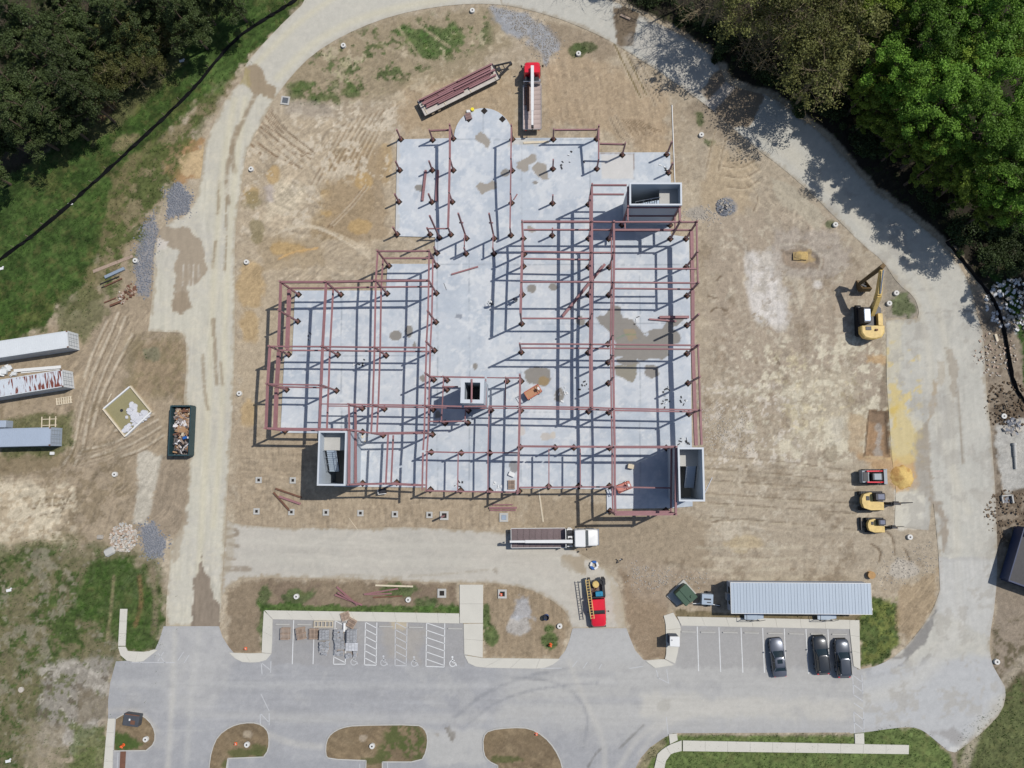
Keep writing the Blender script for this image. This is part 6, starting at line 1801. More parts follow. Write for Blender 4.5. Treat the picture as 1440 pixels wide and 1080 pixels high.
# ladder on the rack (truck faces down the picture, so its right side is on the photo's left)
ld = thing('ladder', 'long yellow ladder lying on the rack of the red service truck', 'ladder', on(pk, RP, (-.4, -.98, 2.32)), pk.rotation_euler.z + math.radians(4))
for s in (-1, 1):
    MB().bar((-2.7, s * .22, 0), (2.3, s * .22, 0), .08, .10).build('rail', M_YEL, ld)
rg = MB(); rg.bar((0, -.2, 0), (0, .2, 0), .05); rme = rg.mesh('rung', M_YEL)
for i in range(15):
    inst('rung', rme, ld, (-2.55 + i * .34, 0, 0))
o = MB(); o.cyl((0, 0, 0), (0, 0, .75), .42, n=14); o.cyl((0, 0, .75), (0, 0, .80), .30, n=12); q = o.build('drum', M_YEL, None, True); q.location = on(pk, RP, (-2.25, -.05, .75)); tag(q, 'round yellow-orange drum in the bed of the red service truck', 'drum')
o = MB(); o.rbox(-.32, .32, -.5, .5, 0, .7, .08); o.cyl((0, .2, .7), (0, .2, .78), .08, n=8); q = o.build('fuel_tank', M_TEAL, None, True); q.location = on(pk, RP, (-1.0, .30, .76)); q.rotation_euler.z = pk.rotation_euler.z; tag(q, 'blue tank strapped behind the cab of the red service truck', 'tank')
o = MB(); o.rbox(-.4, .4, -.3, .3, 0, .5, .05); o.box((0, 0, .58), (.5, .1, .1)); o.cyl((-.2, -.1, .5), (-.2, -.1, .75), .06, n=8); q = o.build('welder', M_DARK, None, True); q.location = on(pk, RP, (-2.6, .9, 1.36)); q.rotation_euler.z = pk.rotation_euler.z; tag(q, 'dark welding set on the side locker of the red service truck', 'welder')
o = MB()
for i in range(7):
    gx = random.Random(i); o.bar((gx.uniform(-.5, .5), gx.uniform(-.4, .4), .05 + .04 * i), (gx.uniform(-.5, .5), gx.uniform(-.4, .4), .1 + .05 * i), .06, .05)
q = o.build('tools', M_RUST); q.location = on(pk, RP, (-1.55, -.15, .78)); stuff(q); tag(q, 'loose tools and scrap in the bed of the red service truck', 'tools')

# ------------------------------------------------------------------ earth movers
def crawler(root, L, W, gauge, h, z=0.0):
    for s in (-1, 1):
        mb = MB(); y = s * gauge / 2
        prof = [(-L / 2 + .22, 0), (L / 2 - .22, 0), (L / 2, h * .45), (L / 2 - .12, h * .92), (L / 2 - .35, h), (-L / 2 + .35, h), (-L / 2 + .12, h * .92), (-L / 2, h * .45)]
        mb.loft([[(x, y - W / 2, zz) for x, zz in prof], [(x, y + W / 2, zz) for x, zz in prof]])
        tk = mb.build('track', M_BLACK, root)
        pd = MB(); pd.box((0, 0, 0), (.10, W + .03, .05)); pme = pd.mesh('track_shoe', M_DARK)
        n = int(L / .24)
        for i in range(n):
            inst('track_shoe', pme, tk, (-L / 2 + .4 + (L - .8) * i / max(n - 1, 1), y, h + .012))


def excavator():
    base = P(1217, 452, 0)
    t = thing('excavator', 'large yellow excavator with its long arm folded back beside the road bend', 'excavator', (base.x, base.y, -.03), math.pi / 2)
    crawler(t, 4.3, .62, 2.35, .92)
    MB().rbox(-.9, .9, -.9, .9, .7, 1.0, .2).build('undercarriage', M_DARK, t)
    MB().cyl((0, 0, .95), (0, 0, 1.12), .75, n=18).build('slew_ring', M_DARK, t)
    deck = [(-2.2, -.9), (-2.0, -1.25), (1.35, -1.3), (1.5, -1.15), (1.5, .95), (1.4, 1.15), (-1.3, 1.3), (-2.0, 1.15), (-2.3, .6)]
    deck = [(x * 1.13, y * 1.2) for x, y in deck]; MB().prism(deck, 1.12, 1.40).build('platform', M_DARK, t)
    cw = [(-.9, -1.28), (-1.7, -1.25), (-2.25, -.9), (-2.45, -.3), (-2.45, .35), (-2.25, .95), (-1.7, 1.3), (-.9, 1.3)]
    cw = [(x * 1.13, y * 1.2) for x, y in cw]
    b = MB(); b.prism(cw, 1.42, 2.18); b.loft([[(x, y, 2.18) for x, y in reversed(cw)], [(x * .93 - .05, y * .9, 2.34) for x, y in reversed(cw)]]); eng = b.build('engine_cover', M_YEL, t)
    MB().rbox(-1.6, -1.1, .25, 1.0, 2.35, 2.40, .03).build('vent', M_DARK, eng)
    MB().rbox(-1.7, -1.45, -.55, -.2, 2.35, 2.55, .04).build('exhaust', M_RUST, eng)
    MB().rbox(-.95, .75, -1.50, -.80, 1.42, 2.0, .10).build('tank', M_YEL, t, True)
    c = MB(); c.rbox(-.75, 1.35, .42, 1.45, 1.42, 2.95, .14); cab = c.build('cab', M_DARK, t, True)
    MB().rbox(-.45, 1.1, .55, 1.30, 2.955, 2.99, .05).build('roof_window', mat('pale_roof_glass', A(150, 170, 196), .15, .2, var=.05, spec=.8), cab)
    MB().box((1.365, .85, 2.3), (.02, .7, 1.0)).build('front_window', M_GLASS, cab)
    R = Matrix.Rotation(-math.pi / 2, 3, 'Z')
    loc = lambda px, py, z: R @ (P(px, py, z) - Vector((base.x, base.y, -.03)))
    A0 = Vector((.6, -.15, 1.7)); A1 = loc(1235.5, 414, 4.6); A2 = loc(1239.5, 379, 5.9)
    bm = MB(); bm.taper(A0, A1, .55, .62, .55, .86); bm.taper(A1, A2, .55, .86, .42, .46); bm.build('boom', M_YEL, t)
    cy = MB()
    for s in (-.32, .32):
        cy.cyl(Vector((1.1, s - .15, 1.5)), A0.lerp(A1, .78) + Vector((0, s, -.1)), .09, n=8)
    cy.cyl(A1 + Vector((0, 0, .55)), A2 + Vector((-.2, 0, .5)), .10, n=8); cy.build('ram', M_CHROME, t)
    S0 = loc(1242, 374, 6.1); S1 = loc(1208.5, 399, 1.7)
    st = MB(); st.taper(S0, S1, .50, .85, .40, .50); st.build('stick', M_EXDARK, t)
    bk = MB()
    Bc = loc(1214, 401, .7); d = Vector((.35, 0, 0))
    prof = [(x * 1.35, z * 1.25 + .1) for x, z in [(0.55, .9), (.75, .3), (.6, -.3), (.15, -.62), (-.55, -.66), (-.62, -.6), (.08, -.52), (.48, -.22), (.6, .3), (.42, .82)]]
    bk.loft([[Bc + Vector((-x, -.62, z)) for x, z in prof], [Bc + Vector((-x, .62, z)) for x, z in prof]])
    for s in (-1, 1):
        bk.loft([[Bc + Vector((-x, s * .62 - .02, z)) for x, z in prof[:6]], [Bc + Vector((-x, s * .62 + .02, z)) for x, z in prof[:6]]])
    bko = bk.build('bucket', M_EXDARK, t)
    tt = MB(); tt.taper((0, 0, 0), (-.34, 0, 0), .13, .12, .07, .05); tme = tt.mesh('tooth', M_WOODL)
    for i in range(5):
        tq = Bc + Vector((-.55, -.5 + i * .25, -.6)); inst('tooth', tme, bko, tq)
    lk = MB(); lk.bar(S1, Bc + Vector((-.4, 0, .8)), .2, .2); lk.bar(S1 + Vector((.1, .2, .5)), Bc + Vector((0, .1, .8)), .1, .1); lk.build('linkage', M_DARK, t)


M_EXDARK = mat('worn_dark_yellow', (.11, .068, .026), .6, var=.5, scale=2)
excavator()


def skid_steer():
    t = thing('track_loader', 'small red and grey track loader, uppermost of the three machines by the sand heap', 'loader', P(1224, 670, -.03), 0.0, 'compact machines parked in a row')
    crawler(t, 2.6, .42, 1.5, .72)
    MB().rbox(-1.55, 1.0, -.55, .55, .45, 1.05, .08).build('body', M_DARK, t, True)
    MB().rbox(-1.75, -.72, -.84, .84, .7, 1.55, .12).build('engine_cover', M_GREYM, t, True)
    MB().rbox(-1.62, -.95, -.6, .6, 1.555, 1.62, .04).build('grille', M_DARK, t)
    c = MB(); c.rbox(-.6, .72, -.48, .48, 1.0, 2.05, .08); cab = c.build('cab', M_DARK, t, True)
    MB().rbox(-.38, .55, -.40, .40, 2.055, 2.09, .05).build('roof_window', M_GREYM, cab)
    for s in (-1, 1):
        a = MB(); a.taper((-1.2, s * .70, 1.75), (.5, s * .72, 1.45), .16, .24, .16, .3); a.taper((.5, s * .72, 1.45), (1.35, s * .72, .55), .16, .3, .14, .2); a.build('lift_arm', M_RED, t)
    b = MB(); b.box((1.48, 0, .42), (.10, 1.95, .75)); b.box((1.8, 0, .08), (.7, 1.95, .06)); b.box((1.75, .97, .3), (.6, .05, .5)); b.box((1.75, -.97, .3), (.6, .05, .5)); b.build('bucket', M_GREYM, t)
    return t


def small_excavator(label, loc, s, hammer, blade):
    t = thing('compact_excavator', label, 'excavator', loc, 0.0, 'compact machines parked in a row')
    crawler(t, 2.9 * s, .45 * s, 1.75 * s, .65 * s)
    MB().cyl((0, 0, .6 * s), (0, 0, .78 * s), .5 * s, n=16).build('slew_ring', M_DARK, t)
    cw = [(1.2, -.95), (.9, -1.02), (-.5, -1.02), (-1.25, -.75), (-1.45, -.2), (-1.45, .3), (-1.2, .8), (-.5, 1.02), (.9, 1.02), (1.2, .9)]
    cw = [(x * s, y * s) for x, y in cw]
    MB().prism(cw, .78 * s, .95 * s).build('platform', M_DARK, t)
    ew = [(x, y) for x, y in cw if x < 0]; ew = [(1.0 * s, -1.0 * s), (1.0 * s, -.1 * s), (-.2 * s, .0), (-.3 * s, .98 * s)] + ew[::-1]
    b = MB(); b.prism(ew, .95 * s, 1.62 * s); e = b.build('engine_cover', M_YEL, t)
    MB().rbox(-1.0 * s, -.6 * s, .1 * s, .6 * s, 1.62 * s, 1.67 * s, .03).build('vent', M_DARK, e)
    c = MB(); c.rbox(-.22 * s, .95 * s, .12 * s, .98 * s, .95 * s, 2.35 * s, .1 * s); cab = c.build('cab', M_DARK, t, True)
    MB().rbox(.05 * s, .8 * s, .24 * s, .86 * s, 2.352 * s, 2.39 * s, .05 * s).build('roof_window', mat('cab_roof', (.10, .11, .16), .4, var=.1), cab)
    bm = MB(); A0 = Vector((1.1, -.25, 1.0)) * s; A1 = Vector((1.75, -.25, 2.2)) * s; A2 = Vector((2.6, -.25, 2.1)) * s
    bm.taper(A0, A1, .3 * s, .4 * s, .28 * s, .42 * s); bm.taper(A1, A2, .28 * s, .42 * s, .22 * s, .26 * s); bm.build('boom', M_DARK, t)
    st = MB(); st.taper(A2, Vector((2.75, -.25, .75)) * s, .24 * s, .32 * s, .2 * s, .22 * s); st.build('stick', M_EXDARK, t)
    if hammer:
        hm = MB(); hm.box(Vector((2.8, -.25, .62)) * s, Vector((.55, .42, .42)) * s); hm.cyl(Vector((3.0, -.25, .5)) * s, Vector((5.0, -.20, .12)) * s, .075 * s, .04 * s, 8); hm.build('hammer', M_DARK, t)
    else:
        hm = MB(); hm.box(Vector((2.75, -.25, .55)) * s, Vector((.5, .5, .5)) * s); hm.cyl(Vector((2.9, -.25, .45)) * s, Vector((4.6, -.22, .1)) * s, .06 * s, .035 * s, 8); hm.build('hammer', M_DARK, t)
    if blade:
        bl = MB(); bl.box(Vector((-2.05, .2, .38)) * s, Vector((.12, 1.9, .55)) * s); bl.bar(Vector((-2.0, .5, .35)) * s, Vector((-1.0, .5, .4)) * s, .14 * s); bl.bar(Vector((-2.0, -.3, .35)) * s, Vector((-1.0, -.3, .4)) * s, .14 * s); bl.build('dozer_blade', M_DARK, t)
    return t


skid_steer()
small_excavator('yellow compact excavator with a breaker point, middle of the three machines', P(1222, 704, -.03), 1.12, True, False)
small_excavator('small yellow excavator with a rear blade, lowest of the three machines', P(1228, 738, -.03), .86, False, True)

# ------------------------------------------------------------------ cabins, containers, bins
def local_box(root, name, m, x0, x1, y0, y1, z0, z1, **k):
    return MB().box(((x0 + x1) / 2, (y0 + y1) / 2, (z0 + z1) / 2), (x1 - x0, y1 - y0, z1 - z0)).build(name, m, root)


def office():
    h = 3.15
    a, b, c, d = [P(x, y, h) for x, y in ((1027.8, 819.6), (1224.5, 820.8), (1226, 864.2), (1028.6, 861.8))]
    m = (a + b + c + d) / 4; L = ((b - a).length + (c - d).length) / 2; W = ((a - d).length + (b - c).length) / 2
    rz = math.atan2((b - a).y, (b - a).x)
    t = thing('office_trailer', 'long pale blue-grey site office trailer with a ribbed metal roof, above the parked cars', 'office trailer', (m.x, m.y, -.01), rz)
    local_box(t, 'body', mat('trailer_siding', A(168, 178, 194), .5, var=.06), -L / 2 + .08, L / 2 - .08, -W / 2 + .08, W / 2 - .08, .62, 3.02)
    sk = MB(); sk.box((0, 0, .3), (L - .5, W - .5, .6)); sk.build('skirting', M_DARK, t)
    n = 22; pw = L / n
    pm = MB(); pm.loft([[(-pw / 2 + .012, -W / 2, 3.04), (pw / 2 - .012, -W / 2, 3.04), (pw / 2 - .012, W / 2, 3.04), (-pw / 2 + .012, W / 2, 3.04)], [(-pw / 2 + .012, -W / 2, 3.13), (pw / 2 - .012, -W / 2, 3.13), (pw / 2 - .012, W / 2, 3.13), (-pw / 2 + .012, W / 2, 3.13)]])
    pm.box((0, 0, 3.15), (.03, W - .02, .035)); pme = pm.mesh('roof_panel', M_ROOF)
    for i in range(n):
        inst('roof_panel', pme, t, (-L / 2 + (i + .5) * pw, 0, 0))
    tr = MB(); tr.box((0, W / 2 + .035, 3.05), (L + .1, .06, .2)); tr.box((0, -W / 2 - .035, 3.05), (L + .1, .06, .2)); tr.box((-L / 2 - .03, 0, 3.05), (.05, W, .2)); tr.box((L / 2 + .03, 0, 3.05), (.05, W, .2)); tr.build('fascia', M_WHITE, t)
    for y in (-.55, .75):
        MB().box((-L / 2 + .06, y, 1.9), (.05, .9, .9)).build('window', M_GLASS, t)
    for x in (-6.5, -2.5, 6.5):
        MB().box((x, -W / 2 + .07, 1.95), (1.1, .05, .9)).build('window', M_GLASS, t)
    MB().box((4.0, -W / 2 + .06, 1.65), (.95, .06, 2.0)).build('door', M_GREYM, t)
    hb = MB(); hb.bar((L / 2 - .1, .8, .55), (L / 2 + .95, 0, .5), .12, .16); hb.bar((L / 2 - .1, -.8, .55), (L / 2 + .95, 0, .5), .12, .16); hb.box((L / 2 + .95, 0, .5), (.25, .25, .2)); hb.cyl((L / 2 + .7, 0, 0), (L / 2 + .7, 0, .9), .05, n=8); hb.bar((L / 2, -1.4, 2.6), (L / 2 + .25, -1.4, 2.2), .25, .5); hb.build('drawbar', M_WHITE, t)
    ac = MB(); ac.rbox(-L / 2 - .38, -L / 2 + .05, -.45, .45, 1.5, 2.5, .05); ac.build('air_conditioner', M_GREYM, t)
    # two flights of entrance steps on the car park side
    out = []
    for k, (px, lb) in enumerate(((1156, 'right-hand metal entrance steps of the site office, above the black car'), (1054, 'left-hand metal entrance steps of the site office'))):
        q = P(px, 866.5, 0)
        st = thing('entrance_steps', lb, 'steps', (q.x, q.y, .0), rz, 'entrance steps of the site office')
        MB().box((0, .25, .74), (1.7, 1.1, .06)).build('landing', M_GALV, st)
        for i in range(3):
            MB().box((1.05 + i * .28, .25, .56 - i * .18), (.27, 1.0, .04)).build('tread', M_GALV, st)
        rl = MB()
        for x in (-.8, .8):
            rl.bar((x, -.28, 0), (x, -.28, 1.75), .05)
        for y in (-.28,):
            rl.bar((-.8, y, 1.72), (.8, y, 1.72), .05); rl.bar((-.8, y, 1.25), (.8, y, 1.25), .04); rl.bar((.8, y, 1.72), (1.75, y, 1.0), .05)
        rl.bar((-.8, .78, 0), (-.8, .78, 1.75), .05); rl.bar((-.8, -.28, 1.72), (-.8, .78, 1.72), .05); rl.build('handrail', M_BLACK, st)
    return t


office()


def container(label, m, tl, bl, far, L=12.19, H_=2.6, rust=None):
    """tl, bl: the roof's two corners at the end in view; far: a roof point towards the other end"""
    a = P(*tl, H_); b = P(*bl, H_); e = (a + b) / 2
    ax = (P(*far, H_) - e).normalized(); rz = math.atan2(-ax.y, -ax.x); W = (a - b).length
    c = e + ax * L / 2
    t = thing('shipping_container', label, 'container', (c.x, c.y, -.02), rz, 'containers along the west edge of the yard')
    body = MB(); body.box((0, 0, 1.36), (L - .12, W - .14, 2.34)); body.build('body', m, t)
    n = 40; pw = (L - .3) / n
    for (y, nm) in ((W / 2 - .035, 'side_panel'), (-W / 2 + .035, 'side_panel')):
        cr = MB()
        for i in range(n):
            x = -L / 2 + .15 + (i + .5) * pw
            cr.box((x, y, 1.36), (pw * .55, .05, 2.2))
        cr.build(nm, m, t)
    rf = MB(); rf.box((0, 0, 2.545), (L - .1, W - .1, .03))
    for i in range(n):
        rf.box((-L / 2 + .15 + (i + .5) * pw, 0, 2.572), (pw * .5, W - .3, .024))
    rf.build('roof', rust or m, t)
    fr = MB()
    for x in (-L / 2 + .06, L / 2 - .06):
        for y in (-W / 2 + .06, W / 2 - .06):
            fr.box((x, y, 1.3), (.14, .14, 2.58))
        fr.box((x, 0, 2.53), (.12, W - .26, .12)); fr.box((x, 0, .12), (.12, W - .26, .16))
    for y in (-W / 2 + .05, W / 2 - .05):
        fr.box((0, y, 2.53), (L - .28, .1, .12)); fr.box((0, y, .12), (L - .28, .1, .16))
    fr.build('frame', m, t)
    cn = MB()
    for x in (-L / 2 + .08, L / 2 - .08):
        for y in (-W / 2 + .08, W / 2 - .08):
            cn.box((x, y, 2.57), (.19, .17, .12))
    cn.build('corner_casting', M_RUST, t)
    for s in (-1, 1):
        dr = MB().box((L / 2 - .03, s * W * .235, 1.33), (.06, W * .45, 2.26)).build('door', m, t)
        lk = MB()
        for k in (.12, .34):
            lk.cyl((L / 2 + .02, s * W * k, .25), (L / 2 + .02, s * W * k, 2.42), .02, n=6)
        for z in (.6, 1.2, 1.8, 2.3):
            lk.box((L / 2 + .012, s * W * .23, z), (.025, W * .38, .05))
        lk.build('lock_rod', M_GREYM, dr)
    return t


def rust_mat():
    m = mat('rust_streaked_roof', A(214, 220, 226), .5, var=.08, scale=.6)
    nt = m.node_tree; N = nt.nodes; L = nt.links; b = N['Principled BSDF']; src = b.inputs['Base Color'].links[0].from_socket
    tc = N.new('ShaderNodeTexCoord'); mp = N.new('ShaderNodeMapping'); mp.inputs['Scale'].default_value = (3.4, .5, 1)
    n = N.new('ShaderNodeTexNoise'); n.inputs['Scale'].default_value = 1.2; n.inputs['Detail'].default_value = 5
    L.new(tc.outputs['Object'], mp.inputs[0]); L.new(mp.outputs[0], n.inputs['Vector'])
    sx = N.new('ShaderNodeSeparateXYZ'); L.new(tc.outputs['Object'], sx.inputs[0])
    g = N.new('ShaderNodeMapRange'); g.inputs['From Min'].default_value = -7; g.inputs['From Max'].default_value = 6; g.inputs['To Min'].default_value = -.08; g.inputs['To Max'].default_value = .10
    L.new(sx.outputs[0], g.inputs['Value'])
    ad = N.new('ShaderNodeMath'); L.new(n.outputs['Fac'], ad.inputs[0]); L.new(g.outputs[0], ad.inputs[1])
    r = N.new('ShaderNodeValToRGB'); r.color_ramp.elements[0].position = .56; r.color_ramp.elements[1].position = .63
    L.new(ad.outputs[0], r.inputs[0])
    mx = N.new('ShaderNodeMix'); mx.data_type = 'RGBA'; L.new(r.outputs[0], mx.inputs['Factor']); L.new(src, mx.inputs[6]); mx.inputs[7].default_value = (.16, .045, .03, 1)
    L.new(mx.outputs[2], b.inputs['Base Color'])
    return m


M_CONT = mat('pale_container', A(224, 228, 230), .5, var=.06, scale=.6)
M_CONT2 = mat('blue_grey_container', A(176, 188, 204), .5, var=.06, scale=.6)
container('clean pale container, topmost of the three on the west edge', M_CONT, (94.4, 465), (95.6, 488.5), (0, 491))
c2 = container('pale container with rust-streaked roof, middle of the three', M_CONT, (87, 519.6), (88, 543.8), (0, 546), rust=rust_mat())
c3 = container('blue-grey container, lowest of the three, with timber frames beside it', M_CONT2, (69.8, 601), (71.3, 626.5), (0, 615.5))
# odds and ends by the containers
def plank_at(p0, p1, w, h, z, name, label, cat, m, group=None, ibeam=False):
    a = P(*p0, z); b = P(*p1, z)
    c = (a + b) / 2; v = b - a; L = v.length
    mb = MB()
    if ibeam:
        mb.ibeam((-L / 2, 0, 0), (L / 2, 0, 0), w, h)
    else:
        mb.box((0, 0, 0), (L, w, h))
    o = mb.build(name, m, None, loc=(c.x, c.y, z + h / 2), rz=math.atan2(v.y, v.x))
    return tag(o, label, cat, group)


plank_at((20, 521.5), (86, 516), .42, .12, 0.2, 'white_board', 'long white board lying behind the rust-streaked container', 'board', M_WHITE)
plank_at((30, 523.5), (84, 518.3), .34, .10, 0.0, 'white_board', 'lower white board under the long one behind the rusty container', 'board', M_WHITE)
def heap(name, label, cat, cx, cy, r, n, sz, mats, h=.5, seed=1, z=0, kind=None, flat=.5):
    g = random.Random(seed); c = P(cx, cy, 0)
    mb = MB()
    for i in range(n):
        a = g.uniform(0, 6.28); d = r * math.sqrt(g.random()); s = sz * g.uniform(.5, 1.4)
        zz = h * max(0, 1 - d / r) * g.uniform(.3, 1) + s * .2
        mb.m(g.randrange(len(mats)))
        M = Matrix.Rotation(g.uniform(0, 6.28), 3, 'Z') @ Matrix.Rotation(g.uniform(-.6, .6), 3, 'X') @ Matrix.Rotation(g.uniform(-.5, .5), 3, 'Y')
        mb.box((d * math.cos(a), d * math.sin(a), zz), (s * g.uniform(.7, 1.5), s, s * flat * g.uniform(.6, 1.3)), M=M)
    o = mb.build(name, mats, None, loc=(c.x, c.y, z)); tag(o, label, cat)
    if kind: stuff(o)
    return o


heap('scrap_bags', 'white scrap bags beside the white boards behind the rusty container', 'scrap', 12, 524, 1.2, 12, .55, [M_WHITE, M_CONT], .3, 4)
def pallet(label, cx, cy, ang, w=1.2, d=1.0, layers=1, z=0.0, m=None, group='pallets and block stacks in the parking bays', skew=0):
    q = P(cx, cy, 0)
    t = thing('wood_pallet', label, 'pallet', (q.x, q.y, z), math.radians(ang), group)
    m = m or M_WOOD
    n = 7
    g = random.Random(int(cx * 7 + cy))
    sl = MB(); sl.box((0, 0, 0), (w / n * .56, d, .022)); sme = sl.mesh('slat', m)
    for k in range(layers):
        zz = k * .145; ox, oy, oa = g.uniform(-skew, skew), g.uniform(-skew, skew), g.uniform(-skew, skew)
        be = MB()
        for s in (-.45, 0, .45):
            be.box((ox, oy + s * d, zz + .065), (w, .09, .09))
        be.build('bearer', m, t)
        for i in range(n):
            if k < layers - 1 and k > 0: break
            inst('slat', sme, t, (ox - w / 2 + (i + .5) * w / n, oy, zz + .124), oa)
    return t


pallet('two bundles of pale slats laid out below the rust-streaked container', 90.5, 563.5, 8, 2.3, 1.0, 1, 0, M_WOODL, None)
t = thing('timber_rack', 'pale timber frame lying above the blue-grey container', 'timber frame', P(70, 593, 0), math.radians(2))
for y in (-.5, .35):
    MB().box((0, y, .08), (2.1, .12, .1)).build('rail', M_WOODL, t)
for x in (-1.0, .1, .95):
    MB().box((x, -.05, .19), (.12, 1.5, .1)).build('cross_piece', M_WOODL, t)
o = MB(); o.rbox(-.95, .95, -.5, .5, 0, 1.5, .08); q = o.build('equipment_box', M_CONT2, None, loc=P(9, 597, 0)); tag(q, 'grey box against the top of the blue-grey container', 'box')
o = MB(); o.rbox(-.3, .3, -.22, .22, 0, .25, .06); q = o.build('bucket', M_WHITE, None, loc=P(74, 637.5, 0)); tag(q, 'small pale tub below the blue-grey container', 'tub')
plank_at((151, 565), (157, 553.5), .14, .06, 0, 'pale_board', 'short pale board left of the washout pit', 'board', M_WOODL)

# skip full of rubbish
def skip(label, corners, h, m, fill, group=None, name='rubbish_skip'):
    w = [P(x, y, h) for x, y in corners]
    c = sum(w, Vector()) / 4; ax = ((w[1] - w[0]) + (w[2] - w[3])).normalized(); rz = math.atan2(ax.y, ax.x)
    R = Matrix.Rotation(-rz, 3, 'Z'); l = [R @ (p - c) for p in w]
    x1 = (abs(l[0].x) + abs(l[1].x)) / 2; y1 = (abs(l[0].y) + abs(l[2].y)) / 2
    t = thing(name, label, 'skip', (c.x, c.y, .02), rz, group)
    for s in (-1, 1):
        local_box(t, 'side_wall', m, -x1 + .08, x1 - .08, s * y1 - .05 if s > 0 else -y1 - .05 + .05, s * y1 + .0 if s > 0 else -y1 + .05, .25, h - .1)
        local_box(t, 'end_wall', m, s * x1 - (.08 if s > 0 else 0), s * x1 + (0 if s > 0 else .08), -y1, y1, .25, h - .1)
        local_box(t, 'rim', m, -x1 - .04, x1 + .04, s * y1 - .09, s * y1 + .09, h - .098, h)
        local_box(t, 'rim', m, s * x1 - .07, s * x1 + .07, -y1 + .092, y1 - .092, h - .098, h + .004)
        rb = MB()
        n = 9
        for i in range(n):
            rb.box((-x1 + (i + .5) * 2 * x1 / n, s * (y1 + .075), (h + .2) / 2 - .05), (.12, .14, h - .4))
        rb.build('rib', m, t)
    local_box(t, 'floor', M_DARK, -x1 + .08, x1 - .08, -y1 + .05, y1 - .05, .2, .3)
    wl = MB()
    for x in (-x1 + .5, x1 - .5):
        for y in (-y1 + .2, y1 - .2):
            wl.cyl((x, y - .1, .12), (x, y + .1, .12), .12, n=8)
    wl.build('roller', M_DARK, t)
    return t, x1, y1, rz, c


sk, sx, sy, srz, sc_ = skip('long dark green skip heaped with building rubbish beside the west road', ((239, 571), (267.5, 571), (266.8, 640), (237, 640)), 1.9, M_GRN, True)
DEB = [mat('rubbish_cardboard', A(176, 140, 106), .9, var=.2), mat('rubbish_paper', A(226, 222, 222), .8, var=.1), M_WOOD, mat('rubbish_grey', A(140, 130, 126), .9, var=.3), M_DARK, M_RUST, M_WOODL, mat('rubbish_black', (.015, .015, .017), .8)]
g = random.Random(12); mb = MB(); Rk = Matrix.Rotation(0, 3, 'Z')
for i in range(420):
    x, y = g.uniform(-sx + .3, sx - .3), g.uniform(-sy + .35, sy - .35)
    up = y > .8 * sy * -1 + 1.8
    mb.m(g.choice((0, 3, 3, 2, 0, 5, 6, 1)) if y > -.4 else g.choice((1, 4, 5, 0, 3, 7, 2, 4)))
    M = Matrix.Rotation(g.uniform(0, 6.28), 3, 'Z') @ Matrix.Rotation(g.uniform(-.5, .5), 3, 'X') @ Matrix.Rotation(g.uniform(-.5, .5), 3, 'Y')
    l = g.uniform(.15, .8)
    mb.box((x, y, .5 + g.uniform(0, .75)), (l, g.uniform(.06, .35), g.uniform(.02, .14)), M=M)
mb.m(3).box((0, 0, .42), (2 * sx - .2, 2 * sy - .14, .2))
mb.m(1).box((.1, .9, 1.22), (.9, .8, .05), rz=.4); mb.m(0).rbox(-.75, .45, -.35, .75, 1.0, 1.28, .2)
q = mb.build('rubbish', DEB, None, loc=(sc_.x, sc_.y, .02), rz=srz); stuff(q); tag(q, 'mixed rubbish filling the dark green skip', 'rubbish')
o = MB(); o.box((.55, -.95, 1.42), (.55, .35, .14), rz=.3); q = o.build('blue_panel', M_BLUE, None, loc=(sc_.x, sc_.y, .02), rz=srz); tag(q, 'bright blue panel on the rubbish in the dark green skip', 'panel')
skip('blue-edged open skip at the right edge of the photo', ((1440.5, 742), (1500, 762), (1478, 838), (1419, 816)), 2.3, mat('skip_blue', (.016, .028, .075), .45, var=.2), False)

# concrete washout pit
def washout():
    w = [P(x, y, 0) for x, y in ((185, 543.5), (214.5, 579.5), (177.5, 614), (147, 575.5))]
    t = thing('washout_pit', 'diamond-shaped lined washout pit of murky water and pale sludge', 'washout pit', (sum(w, Vector()) / 4).to_tuple()[:2] + (0,))
    c = t.location
    l = [p - c for p in w]
    for i in range(4):
        a, b = l[i], l[(i + 1) % 4]; d = (b - a).normalized()
        MB().bar(a + d * (.10 if i % 2 else -.05) + Vector((0, 0, .2)), b - d * (.10 if i % 2 else -.05) + Vector((0, 0, .2)), .2, .42).build('side_board', M_WOODL if i in (0, 2) else M_WHITE, t)
    sc = lambda p, k: (p.x * k, p.y * k)
    wm = mat('murky_water', A(158, 150, 112), .25, var=.12, scale=.5, spec=.5)
    MB().prism([sc(p, .97) for p in l], .0, .10).build('water', wm, t)
    g = random.Random(5); mb = MB()
    for i in range(150):
        u = g.random()
        px, py = g.choice(((187, 572, 5), (192, 583, 9), (186, 592, 11), (196, 589, 9), (205, 583, 6), (180, 602, 6), (188, 580, 8)))[:3], 0
        ctr = P(px[0] + g.gauss(0, px[2] * .42), px[1] + g.gauss(0, px[2] * .42), 0) - c
        s = g.uniform(.25, .8)
        M = Matrix.Rotation(g.uniform(0, 6.28), 3, 'Z') @ Matrix.Rotation(g.uniform(-.3, .3), 3, 'X')
        mb.rbox(-s / 2, s / 2, -s * .4, s * .4, .03, .12 + s * .30, s * .22, rz=g.uniform(0, 6.28), c=(ctr.x, ctr.y, 0))
    o = mb.build('sludge', mat('pale_sludge', A(216, 216, 220), .85, var=.12, scale=2), t, True); stuff(o)
    q = P(171.6, 577.3, 0) - c
    MB().cyl((q.x, q.y, .101), (q.x, q.y, .135), .22, n=12).build('float', M_DARK, t)


washout()

